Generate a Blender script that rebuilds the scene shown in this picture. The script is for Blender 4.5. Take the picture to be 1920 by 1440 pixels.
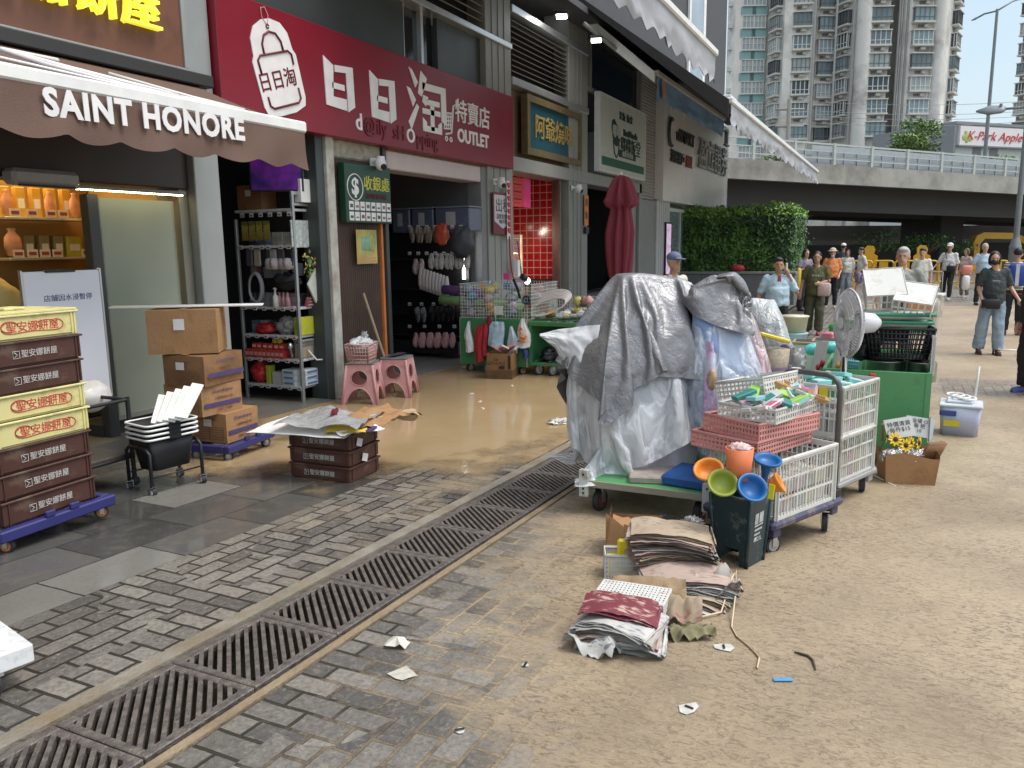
import bpy, bmesh, math, random
from mathutils import Vector, Matrix, noise
from math import sin, cos, pi, radians as R
random.seed(7)
for o in list(bpy.data.objects): bpy.data.objects.remove(o)
SC = bpy.context.scene
COL = SC.collection
# ------------------------------------------------------------------ camera
FPX, EYE = 1500.0, 1.8
DOWN = Vector((115, 8680, 1500)).normalized()
AX = Vector((730, -268, 1500)); AX -= DOWN * AX.dot(DOWN); AX.normalize()
AZ = -DOWN
AY = AZ.cross(AX)
def cam2w(v): return Vector((AX.dot(v), AY.dot(v), AZ.dot(v)))
cam = bpy.data.cameras.new('camera'); camo = bpy.data.objects.new('camera', cam); COL.objects.link(camo)
rx, dn, fw = cam2w(Vector((1,0,0))), cam2w(Vector((0,1,0))), cam2w(Vector((0,0,1)))
camo.matrix_world = Matrix(((rx.x,-dn.x,-fw.x,0),(rx.y,-dn.y,-fw.y,0),(rx.z,-dn.z,-fw.z,EYE),(0,0,0,1)))
cam.sensor_width = 36; cam.lens = FPX/1920*36; cam.clip_start = .05; cam.clip_end = 3000
SC.camera = camo
# ------------------------------------------------------------------ world, sun, exposure
SUN_EL, SUN_DIR = R(62), Vector((.25,-.80))
W = bpy.data.worlds.new('World'); SC.world = W; W.use_nodes = True
nt = W.node_tree; nt.nodes.clear()
def N(nt, t, **k):
    n = nt.nodes.new(t)
    for a, b in k.items(): setattr(n, a, b)
    return n
sky = N(nt,'ShaderNodeTexSky', sky_type='NISHITA', sun_disc=False, sun_elevation=SUN_EL, sun_rotation=math.atan2(SUN_DIR.x, SUN_DIR.y), air_density=1.3, dust_density=2.5)
tc = N(nt,'ShaderNodeTexCoord'); mp = N(nt,'ShaderNodeMapping'); mp.inputs['Scale'].default_value = (1,1,2.2)
nz = N(nt,'ShaderNodeTexNoise'); nz.inputs['Scale'].default_value = 2.3; nz.inputs['Detail'].default_value = 9; nz.inputs['Roughness'].default_value = .55
rmp = N(nt,'ShaderNodeMapRange'); rmp.inputs['From Min'].default_value = .42; rmp.inputs['From Max'].default_value = .62; rmp.inputs['To Min'].default_value = .30; rmp.inputs['To Max'].default_value = .85
mx = N(nt,'ShaderNodeMix', data_type='RGBA'); cl=N(nt,'ShaderNodeMix', data_type='RGBA'); cl.inputs['A'].default_value=(3.7,4.5,5.0,1); cl.inputs['B'].default_value=(9.2,9.5,9.8,1); sz=N(nt,'ShaderNodeSeparateXYZ'); hz=N(nt,'ShaderNodeMapRange'); hz.inputs['From Min'].default_value=.22; hz.inputs['From Max'].default_value=.6
bg = N(nt,'ShaderNodeBackground'); bg.inputs['Strength'].default_value = .115
ow = N(nt,'ShaderNodeOutputWorld')
L = nt.links.new
L(tc.outputs['Generated'], sz.inputs[0]); L(sz.outputs[2], hz.inputs['Value']); L(hz.outputs['Result'], cl.inputs['Factor']); L(cl.outputs['Result'], mx.inputs['B'])
L(tc.outputs['Generated'], mp.inputs['Vector']); L(mp.outputs['Vector'], nz.inputs['Vector']); L(nz.outputs['Fac'], rmp.inputs['Value'])
L(rmp.outputs['Result'], mx.inputs['Factor']); L(sky.outputs['Color'], mx.inputs['A']); L(mx.outputs['Result'], bg.inputs['Color']); L(bg.outputs['Background'], ow.inputs['Surface'])
sun = bpy.data.lights.new('sun','SUN'); sun.energy = 1.5; sun.angle = R(28); sun.color = (1,.96,.9)
so = bpy.data.objects.new('sun', sun); COL.objects.link(so)
so.rotation_euler = Vector((-SUN_DIR.normalized().x*cos(SUN_EL), -SUN_DIR.normalized().y*cos(SUN_EL), -sin(SUN_EL))).to_track_quat('-Z','Y').to_euler()
SC.view_settings.view_transform = 'Standard'; SC.view_settings.look = 'None'; SC.view_settings.exposure = 0.75; SC.view_settings.gamma = 1
try: SC.cycles.max_bounces = 8; SC.cycles.transparent_max_bounces = 12; SC.cycles.use_denoising = True; SC.cycles.sample_clamp_indirect = 6
except Exception: pass
# ------------------------------------------------------------------ pixel -> place
def zg(x): return .035*max(0.0, 6.5-x)
def ray(px, py): return cam2w(Vector((px-960, py-720, FPX)))
def GZ(px, py, z):
    r = ray(px,py); return Vector((0,0,EYE)) + r*((z-EYE)/r.z)
def G(px, py):
    z = 0.0
    for _ in range(25): z = zg(GZ(px,py,z).x)
    p = GZ(px,py,z); return p
def FY(px, py, y=6.1):
    r = ray(px,py); return Vector((0,0,EYE)) + r*(y/r.y)
def FX(px, py, x):
    r = ray(px,py); return Vector((0,0,EYE)) + r*(x/r.x)
def DEP(px, py, d):            # a point d metres ahead
    return Vector((0,0,EYE)) + ray(px,py)*(d/FPX)
# ------------------------------------------------------------------ materials
MATS = {}
def M(name, col, rough=.6, metal=0, var=.12, vs=6, bump=0, bs=40, spec=.5, emit=0, trans=0, alpha=1, dirt=None, coat=0, ior=1.45, sss=0):
    if name in MATS: return MATS[name]
    m = bpy.data.materials.new(name); m.use_nodes = True; t = m.node_tree; L = t.links.new
    p = t.nodes['Principled BSDF']
    c = (col[0],col[1],col[2],1)
    co = N(t,'ShaderNodeTexCoord')
    n1 = N(t,'ShaderNodeTexNoise'); n1.inputs['Scale'].default_value = vs; n1.inputs['Detail'].default_value = 6
    L(co.outputs['Object'], n1.inputs['Vector'])
    mix = N(t,'ShaderNodeMix', data_type='RGBA')
    mix.inputs['A'].default_value = tuple(min(1,x*(1-var*1.6)) for x in col)+(1,); mix.inputs['B'].default_value = tuple(min(1,x*(1+var*1.6)) for x in col)+(1,)
    L(n1.outputs['Fac'], mix.inputs['Factor']); out = mix.outputs['Result']
    if dirt:
        dc, amt, ds = dirt
        n3 = N(t,'ShaderNodeTexNoise'); n3.inputs['Scale'].default_value = ds; n3.inputs['Detail'].default_value = 9; n3.inputs['Roughness'].default_value = .65
        L(co.outputs['Object'], n3.inputs['Vector'])
        mr = N(t,'ShaderNodeMapRange'); mr.inputs['From Min'].default_value = .62-amt*.35; mr.inputs['From Max'].default_value = .72
        L(n3.outputs['Fac'], mr.inputs['Value'])
        m2 = N(t,'ShaderNodeMix', data_type='RGBA'); m2.inputs['B'].default_value = (dc[0],dc[1],dc[2],1)
        L(mr.outputs['Result'], m2.inputs['Factor']); L(out, m2.inputs['A']); out = m2.outputs['Result']
    L(out, p.inputs['Base Color'])
    rr = N(t,'ShaderNodeMapRange'); rr.inputs['To Min'].default_value = max(.02,rough-.1); rr.inputs['To Max'].default_value = min(1,rough+.1)
    L(n1.outputs['Fac'], rr.inputs['Value']); L(rr.outputs['Result'], p.inputs['Roughness'])
    p.inputs['Metallic'].default_value = metal; p.inputs['Specular IOR Level'].default_value = spec
    p.inputs['IOR'].default_value = ior
    if trans: p.inputs['Transmission Weight'].default_value = trans
    if alpha < 1: p.inputs['Alpha'].default_value = alpha
    if coat: p.inputs['Coat Weight'].default_value = coat
    if sss: p.inputs['Subsurface Weight'].default_value = sss; p.inputs['Subsurface Scale'].default_value = .02
    if emit:
        L(out, p.inputs['Emission Color']); p.inputs['Emission Strength'].default_value = emit
    if bump:
        n2 = N(t,'ShaderNodeTexNoise'); n2.inputs['Scale'].default_value = bs; n2.inputs['Detail'].default_value = 5
        L(co.outputs['Object'], n2.inputs['Vector'])
        b = N(t,'ShaderNodeBump'); b.inputs['Strength'].default_value = bump; b.inputs['Distance'].default_value = .02
        L(n2.outputs['Fac'], b.inputs['Height']); L(b.outputs['Normal'], p.inputs['Normal'])
    MATS[name] = m; return m
def shader(name):
    m = bpy.data.materials.new(name); m.use_nodes = True; MATS[name] = m
    return m, m.node_tree, m.node_tree.nodes['Principled BSDF'], m.node_tree.links.new
MUD = (.30,.20,.105)
# ------------------------------------------------------------------ mesh builder
class MB:
    def __init__(s, mat=None):
        s.v=[]; s.f=[]; s.mi=[]; s.sm=[]; s.mats=[]; s.cur=0; s.T=Matrix()
        if mat: s.mat(mat)
    def mat(s, m):
        if m not in s.mats: s.mats.append(m)
        s.cur = s.mats.index(m); return s
    def at(s, loc=(0,0,0), rz=0, rx=0, ry=0, sc=1):
        s.T = Matrix.Translation(Vector(loc)) @ Matrix.Rotation(rz,4,'Z') @ Matrix.Rotation(ry,4,'Y') @ Matrix.Rotation(rx,4,'X') @ Matrix.Scale(sc,4); return s
    def add(s, vs, fs, smooth=False):
        b = len(s.v); T = s.T
        s.v += [T @ Vector(q) for q in vs]
        for f in fs:
            s.f.append([b+i for i in f]); s.mi.append(s.cur); s.sm.append(smooth)
        return s
    def box(s, c, d, ch=None, smooth=False):
        x,y,z = d[0]/2,d[1]/2,d[2]/2; cx,cy,cz = c
        if ch is None: ch = min(.004, min(x,y,z)*.3)
        if ch <= 0:
            vs=[(cx+i*x,cy+j*y,cz+k*z) for i in(-1,1) for j in(-1,1) for k in(-1,1)]
            return s.add(vs,[(0,1,3,2),(4,6,7,5),(0,4,5,1),(2,3,7,6),(0,2,6,4),(1,5,7,3)])
        ch = min(ch, x*.95, y*.95, z*.95)
        vs=[];idx={}
        for i in(-1,1):
            for j in(-1,1):
                for k in(-1,1):
                    idx[i,j,k]=len(vs)
                    vs += [(cx+i*x,cy+j*(y-ch),cz+k*(z-ch)),(cx+i*(x-ch),cy+j*y,cz+k*(z-ch)),(cx+i*(x-ch),cy+j*(y-ch),cz+k*z)]
        fs=[]
        def q(l,n):
            a,b_,c_=[Vector(vs[i]) for i in l[:3]]
            fs.append(l if (b_-a).cross(c_-a).dot(Vector(n))>0 else l[::-1])
        for i in(-1,1):
            q([idx[i,-1,-1],idx[i,1,-1],idx[i,1,1],idx[i,-1,1]],(i,0,0))
            q([idx[-1,i,-1]+1,idx[1,i,-1]+1,idx[1,i,1]+1,idx[-1,i,1]+1],(0,i,0))
            q([idx[-1,-1,i]+2,idx[1,-1,i]+2,idx[1,1,i]+2,idx[-1,1,i]+2],(0,0,i))
            for j in(-1,1):
                q([idx[i,j,-1],idx[i,j,1],idx[i,j,1]+1,idx[i,j,-1]+1],(i,j,0))
                q([idx[i,-1,j],idx[i,1,j],idx[i,1,j]+2,idx[i,-1,j]+2],(i,0,j))
                q([idx[-1,i,j]+1,idx[1,i,j]+1,idx[1,i,j]+2,idx[-1,i,j]+2],(0,i,j))
                for k in(-1,1): q([idx[i,j,k],idx[i,j,k]+1,idx[i,j,k]+2],(i,j,k))
        return s.add(vs,fs,smooth)
    def bx(s, x0,x1,y0,y1,z0,z1,ch=None): return s.box(((x0+x1)/2,(y0+y1)/2,(z0+z1)/2),(abs(x1-x0),abs(y1-y0),abs(z1-z0)),ch)
    def cyl(s, a, b, ra, rb=None, n=12, caps=True, smooth=True):
        a=Vector(a);b=Vector(b); rb = ra if rb is None else rb
        d=(b-a).normalized(); u=d.orthogonal().normalized(); w=d.cross(u)
        vs=[a+(u*cos(2*pi*i/n)+w*sin(2*pi*i/n))*ra for i in range(n)]+[b+(u*cos(2*pi*i/n)+w*sin(2*pi*i/n))*rb for i in range(n)]
        s.add(vs,[(i,(i+1)%n,n+(i+1)%n,n+i) for i in range(n)],smooth)
        if caps:
            s.add(vs[:n],[tuple(range(n))[::-1]]); s.add(vs[n:],[tuple(range(n))])
        return s
    def tube(s, pts, r, n=8, closed=False, flat=1.0):
        pts=[Vector(p) for p in pts]; m=len(pts); vs=[]; u=None
        for i,p in enumerate(pts):
            if closed: d=pts[(i+1)%m]-pts[i-1]
            else: d=pts[min(i+1,m-1)]-pts[max(i-1,0)]
            if d.length<1e-9: d=Vector((0,0,1))
            d.normalize()
            u = d.orthogonal().normalized() if u is None else (u-d*u.dot(d)).normalized()
            w=d.cross(u); rr = r[i] if isinstance(r,(list,tuple)) else r
            vs+=[p+(u*cos(2*pi*k/n)+w*sin(2*pi*k/n)*flat)*rr for k in range(n)]
        fs=[]
        for i in range(m if closed else m-1):
            j=(i+1)%m
            fs+=[(i*n+k,i*n+(k+1)%n,j*n+(k+1)%n,j*n+k) for k in range(n)]
        if not closed: fs+=[tuple(range(n))[::-1],tuple((m-1)*n+k for k in range(n))]
        return s.add(vs,fs,True)
    def lathe(s, prof, n=20, c=(0,0,0), smooth=True, sx=1, sy=1):
        vs=[];fs=[]
        for r,z in prof: vs+=[(c[0]+r*cos(2*pi*k/n)*sx,c[1]+r*sin(2*pi*k/n)*sy,c[2]+z) for k in range(n)]
        for i in range(len(prof)-1): fs+=[(i*n+k,i*n+(k+1)%n,(i+1)*n+(k+1)%n,(i+1)*n+k) for k in range(n)]
        return s.add(vs,fs,smooth)
    def ell(s, c, r, nu=14, nv=9):
        vs=[];fs=[]
        for j in range(nv+1):
            t=pi*j/nv
            for i in range(nu): vs.append((c[0]+r[0]*sin(t)*cos(2*pi*i/nu),c[1]+r[1]*sin(t)*sin(2*pi*i/nu),c[2]-r[2]*cos(t)))
        for j in range(nv): fs+=[(j*nu+i,j*nu+(i+1)%nu,(j+1)*nu+(i+1)%nu,(j+1)*nu+i) for i in range(nu)]
        return s.add(vs,fs,True)
    def cap(s, a, b, ra, rb=None, n=10):
        rb=ra if rb is None else rb
        s.cyl(a,b,ra,rb,n); s.ell(a,(ra,)*3,n,6); return s.ell(b,(rb,)*3,n,6)
    def poly(s, pts, y0, y1):      # outline in x,z; extruded along y
        n=len(pts); A=sum(pts[i][0]*pts[(i+1)%n][1]-pts[(i+1)%n][0]*pts[i][1] for i in range(n))
        if A<0: pts=pts[::-1]
        vs=[(p[0],y0,p[1]) for p in pts]+[(p[0],y1,p[1]) for p in pts]
        return s.add(vs,[tuple(range(n)),tuple(range(2*n-1,n-1,-1))]+[(i,n+i,n+(i+1)%n,(i+1)%n) for i in range(n)])
    def grid(s, fn, nu, nv, smooth=True, closed=False):
        vs=[fn(i/(nu if closed else nu-1),j/(nv-1)) for j in range(nv) for i in range(nu)]
        fs=[]
        for j in range(nv-1):
            for i in range(nu if closed else nu-1):
                k=(i+1)%nu
                fs.append((j*nu+i,j*nu+k,(j+1)*nu+k,(j+1)*nu+i))
        return s.add(vs,fs,smooth)
    def lattice(s, o, u, v, us, vs_, th=.004):   # us/vs_: list of (position 0..1, width m)
        o=Vector(o);u=Vector(u);v=Vector(v);n=u.cross(v).normalized();uu=u.normalized();vv=v.normalized()
        def bar(c,hu,hv,hn):
            P=[c+uu*(a*hu)+vv*(b*hv)+n*(g*hn) for a in(-1,1) for b in(-1,1) for g in(-1,1)]
            s.add(P,[(0,1,3,2),(4,6,7,5),(0,4,5,1),(2,3,7,6),(0,2,6,4),(1,5,7,3)])
        for p,w in us: bar(o+u*p+v*.5,w/2,v.length/2,th/2)
        for p,w in vs_: bar(o+u*.5+v*p,u.length/2,w/2,th*.44)
        return s
    def text(s, txt, size, M4=None, depth=0, align='CENTER', bold=0, sx=1.0, shear=0, spacing=1, va='CENTER'):
        key=(txt,size,depth,align,bold,shear,spacing,va)
        if key not in TXT:
            cu=bpy.data.curves.new('t','FONT'); cu.body=txt; cu.size=size; cu.extrude=depth/2; cu.align_x=align; cu.align_y=va; cu.offset=bold; cu.shear=shear; cu.space_character=spacing; cu.resolution_u=3
            ob=bpy.data.objects.new('t',cu); COL.objects.link(ob); dg=bpy.context.evaluated_depsgraph_get(); dg.update()
            me=bpy.data.meshes.new_from_object(ob.evaluated_get(dg))
            TXT[key]=([v.co.copy() for v in me.vertices],[tuple(p.vertices) for p in me.polygons])
            bpy.data.objects.remove(ob); bpy.data.curves.remove(cu); bpy.data.meshes.remove(me)
        vv,ff=TXT[key]; T=M4 or Matrix()
        return s.add([T @ Vector((p.x*sx,-p.z,p.y)) for p in vv],ff)
    def mesh(s, name):
        me=bpy.data.meshes.new(name); me.from_pydata([tuple(q) for q in s.v],[],s.f)
        for m in s.mats: me.materials.append(m)
        me.polygons.foreach_set('material_index',s.mi); me.polygons.foreach_set('use_smooth',s.sm); me.update(); return me
    def build(s, name, parent=None, label=None, me=None):
        ob=bpy.data.objects.new(name, me or s.mesh(name)); COL.objects.link(ob)
        if parent: ob.parent=parent
        if label: ob['label']=label
        return ob
TXT={}
def TM(loc, rz=0, rx=0, ry=0): return Matrix.Translation(Vector(loc)) @ Matrix.Rotation(rz,4,'Z') @ Matrix.Rotation(rx,4,'X') @ Matrix.Rotation(ry,4,'Y')
def thing(name,label,cat,loc=(0,0,0),rz=0,group=None):
    o=bpy.data.objects.new(name,None); COL.objects.link(o); o.location=loc; o.rotation_euler=(0,0,rz); o.empty_display_size=.1
    return tag(o,label,cat,group)
def tag(o,label=None,cat=None,group=None,kind=None):
    if label: o['label']=label
    if cat: o['category']=cat
    if group: o['group']=group
    if kind: o['kind']=kind
    return o
def struct(name,mb,label=None): return tag(mb.build(name),label,None,None,'structure')
def dup(root,loc=None,rz=None,label=None,group=None,parent=None):
    r=root.copy(); COL.objects.link(r)
    if parent: r.parent=parent
    if loc is not None: r.location=loc
    if rz is not None: r.rotation_euler=(0,0,rz)
    if label: r['label']=label
    if group: r['group']=group
    for c in list(root.children): dup(c,parent=r)
    return r
def remesh(mb, name, vox=.014, smooth=4, disp=None):
    me=mb.mesh('tmp'); ob=bpy.data.objects.new('tmp',me); COL.objects.link(ob)
    m=ob.modifiers.new('r','REMESH'); m.mode='VOXEL'; m.voxel_size=vox; m.use_smooth_shade=True
    if smooth: k=ob.modifiers.new('s','SMOOTH'); k.iterations=smooth; k.factor=.5
    dg=bpy.context.evaluated_depsgraph_get(); dg.update()
    out=bpy.data.meshes.new_from_object(ob.evaluated_get(dg)); out.name=name
    bpy.data.objects.remove(ob); bpy.data.meshes.remove(me)
    out.materials.clear()
    for q in mb.mats: out.materials.append(q)
    out.polygons.foreach_set('material_index',[0]*len(out.polygons)); out.polygons.foreach_set('use_smooth',[True]*len(out.polygons))
    if disp:
        for v in out.vertices: v.co += disp(v.co, v.normal)
    out.update(); return out
def fbm(p,o=4,h=1.0): return noise.fractal(Vector(p),h,2.0,o)
def ridge(p): return 1-abs(noise.noise(Vector(p)))*2
def rnd(a,b): return random.uniform(a,b)
# ------------------------------------------------------------------ ground and paving
WH=M('white_paint',(.78,.78,.76),.45); BLK=M('black_plastic',(.018,.018,.02),.45); STEEL=M('brushed_steel',(.55,.56,.57),.32,1,.1); GREYPL=M('grey_plastic',(.3,.3,.31),.5)
def paving(name, mode):
    m,t,p,L=shader(name)
    geo=N(t,'ShaderNodeNewGeometry'); pos=geo.outputs['Position']
    def noi(s,d=6,r=.6,vec=None,dist=0):
        n=N(t,'ShaderNodeTexNoise'); n.inputs['Scale'].default_value=s; n.inputs['Detail'].default_value=d; n.inputs['Roughness'].default_value=r; n.inputs['Distortion'].default_value=dist
        L(vec or pos,n.inputs['Vector']); return n.outputs['Fac']
    def mr(v,a,b,c=0,d=1,cl=True):
        n=N(t,'ShaderNodeMapRange'); n.clamp=cl
        for k,x in zip(('From Min','From Max','To Min','To Max'),(a,b,c,d)): n.inputs[k].default_value=x
        L(v,n.inputs['Value']); return n.outputs['Result']
    def ma(op,a,b=None,cl=False):
        n=N(t,'ShaderNodeMath',operation=op,use_clamp=cl)
        for i,x in enumerate((a,b)):
            if x is None: continue
            if isinstance(x,(int,float)): n.inputs[i].default_value=x
            else: L(x,n.inputs[i])
        return n.outputs['Value']
    def mixc(f,a,b):
        n=N(t,'ShaderNodeMix',data_type='RGBA')
        if isinstance(f,float): n.inputs['Factor'].default_value=f
        else: L(f,n.inputs['Factor'])
        for k,x in (('A',a),('B',b)):
            if isinstance(x,tuple): n.inputs[k].default_value=x+(1,)
            else: L(x,n.inputs[k])
        return n.outputs['Result']
    sep=N(t,'ShaderNodeSeparateXYZ'); L(pos,sep.inputs[0]); X,Y=sep.outputs[0],sep.outputs[1]
    def brick(bw,rh,mort,rot=0,off=.5,c1=(0,0,0),c2=(1,1,1),loc=(0,0,0)):
        mp=N(t,'ShaderNodeMapping'); mp.inputs['Rotation'].default_value=(0,0,rot); mp.inputs['Location'].default_value=loc
        L(wob,mp.inputs['Vector'])
        b=N(t,'ShaderNodeTexBrick'); b.offset=off; b.inputs['Scale'].default_value=1; b.inputs['Brick Width'].default_value=bw; b.inputs['Row Height'].default_value=rh
        b.inputs['Mortar Size'].default_value=mort; b.inputs['Mortar Smooth'].default_value=.35
        b.inputs['Color1'].default_value=c1+(1,); b.inputs['Color2'].default_value=c2+(1,); b.inputs['Mortar'].default_value=(.5,.5,.5,1)
        L(mp.outputs[0],b.inputs['Vector']); return b
    wn=N(t,'ShaderNodeTexNoise'); wn.inputs['Scale'].default_value=7; L(pos,wn.inputs['Vector'])
    wv=N(t,'ShaderNodeVectorMath',operation='SCALE'); L(wn.outputs['Color'],wv.inputs[0]); wv.inputs['Scale'].default_value=.012
    wa=N(t,'ShaderNodeVectorMath',operation='ADD'); L(pos,wa.inputs[0]); L(wv.outputs[0],wa.inputs[1]); wob=wa.outputs[0]
    fine=noi(45,8,.7); mid=noi(9,7,.65); big=noi(1.6,5,.55,dist=.6)
    if mode=='slab':
        b=brick(.62,.42,.006,0,.37,loc=(.08,.35,0)); rv=b.outputs['Color']
        tone=N(t,'ShaderNodeSeparateColor'); L(rv,tone.inputs[0]); tv=tone.outputs[0]
        c=mixc(mr(tv,.0,.9),(.043,.042,.039),(.12,.117,.107)); c=mixc(mr(tv,.84,.87),c,(.20,.195,.175))
        c=mixc(mr(fine,.3,.75,0,.5),c,mixc(.5,c,(.02,.02,.02)))
        c=mixc(ma('MULTIPLY',mr(mid,.5,.68),.35),c,(.17,.15,.11))
        c=mixc(ma('MULTIPLY',b.outputs['Fac'],.8),c,(.022,.02,.017))
        wet=mr(big,.38,.62); rough=mr(wet,0,1,.42,.1)
        h=ma('SUBTRACT',ma('MULTIPLY',fine,mr(wet,0,1,.25,.04)),ma('MULTIPLY',b.outputs['Fac'],.8))
        mud=ma('MULTIPLY',mr(noi(2.2,8,.65),.5,.7),mr(X,3.9,5.4)); bd=.006
    else:
        # sett bricks; two bonds patched together for the mixed laying of the photo
        bA=brick(.215,.108,.009,pi/2,.5); bB=brick(.205,.11,.009,0,.5,loc=(.03,.02,0)); 
        if mode=='strip': sel=ma('MAXIMUM',ma('LESS_THAN',Y,2.86),ma('GREATER_THAN',noi(2.1,1,.4),.53))
        else: sel=ma('MAXIMUM',ma('MULTIPLY',ma('GREATER_THAN',Y,1.83),ma('LESS_THAN',Y,2.3)),ma('GREATER_THAN',noi(.9,1,.4),.56))
        sc=N(t,'ShaderNodeMix',data_type='RGBA'); L(sel,sc.inputs['Factor']); L(bB.outputs['Color'],sc.inputs['A']); L(bA.outputs['Color'],sc.inputs['B'])
        sf=N(t,'ShaderNodeMix',data_type='FLOAT'); L(sel,sf.inputs['Factor']); L(bB.outputs['Fac'],sf.inputs['A']); L(bA.outputs['Fac'],sf.inputs['B'])
        F=sf.outputs['Result']; tn=N(t,'ShaderNodeSeparateColor'); L(sc.outputs['Result'],tn.inputs[0]); tv=tn.outputs[0]
        c=mixc(mr(tv,0,1),(.095,.09,.085),(.27,.25,.22))
        scuff=noi(24,9,.75,dist=1.5)
        c=mixc(ma('MULTIPLY',mr(scuff,.5,.66),.6),c,(.36,.32,.25)); c=mixc(ma('MULTIPLY',mr(fine,.42,.66),.55),c,(.045,.042,.038))
        c=mixc(ma('MULTIPLY',F,.95),c,(.03,.026,.02))
        wet=mr(big,.4,.6); 
        if mode=='strip':
            mud=ma('MULTIPLY',mr(noi(1.9,9,.68),.46,.66),mr(X,2.8,5.0)); rough=mr(wet,0,1,.40,.12)
        else:
            dens=ma('ADD',mr(Y,1.95,.0,.0,.50),mr(X,2.2,5.2,-.02,.28)); dens=ma('SUBTRACT',dens,mr(Y,2.1,1.75,.12,0))
            mud=mr(ma('ADD',ma('ADD',ma('MULTIPLY',noi(2.6,9,.66,dist=.8),.62),ma('MULTIPLY',F,mr(Y,.0,1.9,.09,.15))),dens),.40,.60); rough=mr(wet,0,1,.55,.3)
        h=ma('SUBTRACT',ma('MULTIPLY',scuff,.35),F); bd=.012
    if mode=='far':
        far=ma('MULTIPLY',mr(X,9,11.5),mr(ma('ADD',Y,ma('MULTIPLY',noi(.5,5),1.2)),1.2,1.75)); far=ma('MAXIMUM',far,mr(ma('ADD',X,ma('MULTIPLY',noi(.4,4),4)),27.5,29.5))
        patch=ma('MULTIPLY',ma('MULTIPLY',mr(X,10.6,10.75),mr(X,12.0,11.8)),ma('MULTIPLY',mr(Y,-.4,-.6),mr(Y,-1.9,-1.6)))
        mud=ma('MULTIPLY',mud,ma('SUBTRACT',1.0,ma('MULTIPLY',far,.93))); mud=ma('MULTIPLY',mud,ma('SUBTRACT',1.0,ma('MULTIPLY',patch,.55)))
    # trodden mud: ragged little ridges
    st=N(t,'ShaderNodeMapping'); st.inputs['Scale'].default_value=(1.2,.55,1); st.inputs['Rotation'].default_value=(0,0,.45); L(pos,st.inputs['Vector'])
    tread=noi(42,7,.7,vec=st.outputs[0],dist=1.3); lum=noi(.8,6,.6)
    mc=mixc(mr(lum,.37,.63),(.30,.232,.15),(.46,.36,.235)); mc=mixc(ma('MULTIPLY',mr(tread,.51,.585),mr(noi(1.7,3),.3,.65,.3,.8)),mc,(.115,.082,.05)); mc=mixc(ma('MULTIPLY',mr(tread,.42,.30),.45),mc,(.50,.41,.29))
    c=mixc(ma('MULTIPLY',mud,.96),c,mc)
    rg=N(t,'ShaderNodeMix',data_type='FLOAT'); L(mud,rg.inputs['Factor']); L(rough,rg.inputs['A']); L(mr(lum,.35,.65,.62,.4),rg.inputs['B'])
    hh=N(t,'ShaderNodeMix',data_type='FLOAT'); L(ma('MULTIPLY',mud,1.0),hh.inputs['Factor']); L(h,hh.inputs['A']); L(ma('MULTIPLY',tread,.9),hh.inputs['B'])
    bp=N(t,'ShaderNodeBump'); bp.inputs['Strength'].default_value=.85; bp.inputs['Distance'].default_value=bd; L(hh.outputs['Result'],bp.inputs['Height'])
    L(c,p.inputs['Base Color']); L(rg.outputs['Result'],p.inputs['Roughness']); L(bp.outputs['Normal'],p.inputs['Normal'])
    return m
PV_F,PV_SL,PV_ST=paving('muddy_brick_paving','far'),paving('wet_slab_paving','slab'),paving('brick_strip_paving','strip')
DARK=M('drain_dark',(.012,.011,.01),.9)
xs=[-700,-60,-8,-2]+[i*.5 for i in range(-3,19)]+[12,20,40,90,250,700]
zg0=zg
def zg(x): return sum(zg0(max(x,-8)+d) for d in (-.8,-.4,0,.4,.8))/5
def sheet(mb,x_list,y_list,dz,zf=None):
    vs=[(x,y,zg(x)+dz+(zf(y) if zf else 0)) for y in y_list for x in x_list]; n=len(x_list)
    mb.add(vs,[(j*n+i,j*n+i+1,(j+1)*n+i+1,(j+1)*n+i) for j in range(len(y_list)-1) for i in range(n-1)],True)
mb=MB(PV_F); sheet(mb,xs,[-700,-60,-12,-4,-1,.5,1.5,2.03],0)
mb.mat(DARK); sheet(mb,xs,[2.03,2.05],0,lambda y:0 if y==2.03 else -.35); sheet(mb,xs,[2.05,2.60],-.35); sheet(mb,xs,[2.60,2.66],0,lambda y:-.35 if y==2.60 else 0)
mb.mat(PV_F); sheet(mb,xs,[2.66,6.6,14,60,700],-.004)
struct('ground',mb,'muddy street ground of brown silt over brick pavers')
X2=[i*.5 for i in range(-8,26)]
mb=MB(PV_ST); sheet(mb,X2,[2.66,3.1,3.48],.003); struct('brick_paving',mb,'strip of grey brick pavers between slabs and drain')
mb=MB(PV_SL); sheet(mb,X2,[3.48,4.5,6.02],.004); struct('slab_paving',mb,'wet dark stone slab paving along the shopfronts')
CONC2=M('drain_kerb_muddy',(.25,.19,.12),.6,0,.3,9,.5,50,dirt=((.30,.24,.16),.5,4)); CONC=M('drain_kerb_concrete',(.24,.22,.18),.6,0,.3,9,.4,60,dirt=((.2,.15,.09),.5,3))
mb=MB(CONC)
for x in [i*.5 for i in range(-4,30)]:
    for y,w in ((2.62,.08),(2.06,.04)):
        z0,z1=zg(x),zg(x+.5); mb.mat(CONC if y>2.3 else CONC2)
        mb.add([(x,y-w/2,z0+.006),(x+.5,y-w/2,z1+.006),(x+.5,y+w/2,z1+.006),(x,y+w/2,z0+.006),(x,y-w/2,z0-.36),(x+.5,y-w/2,z1-.36),(x+.5,y+w/2,z1-.36),(x,y+w/2,z0-.36)],[(0,1,2,3),(4,5,1,0),(3,2,6,7)])
struct('drain_kerb',mb,'pale concrete kerb strips along both sides of the drain')
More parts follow.
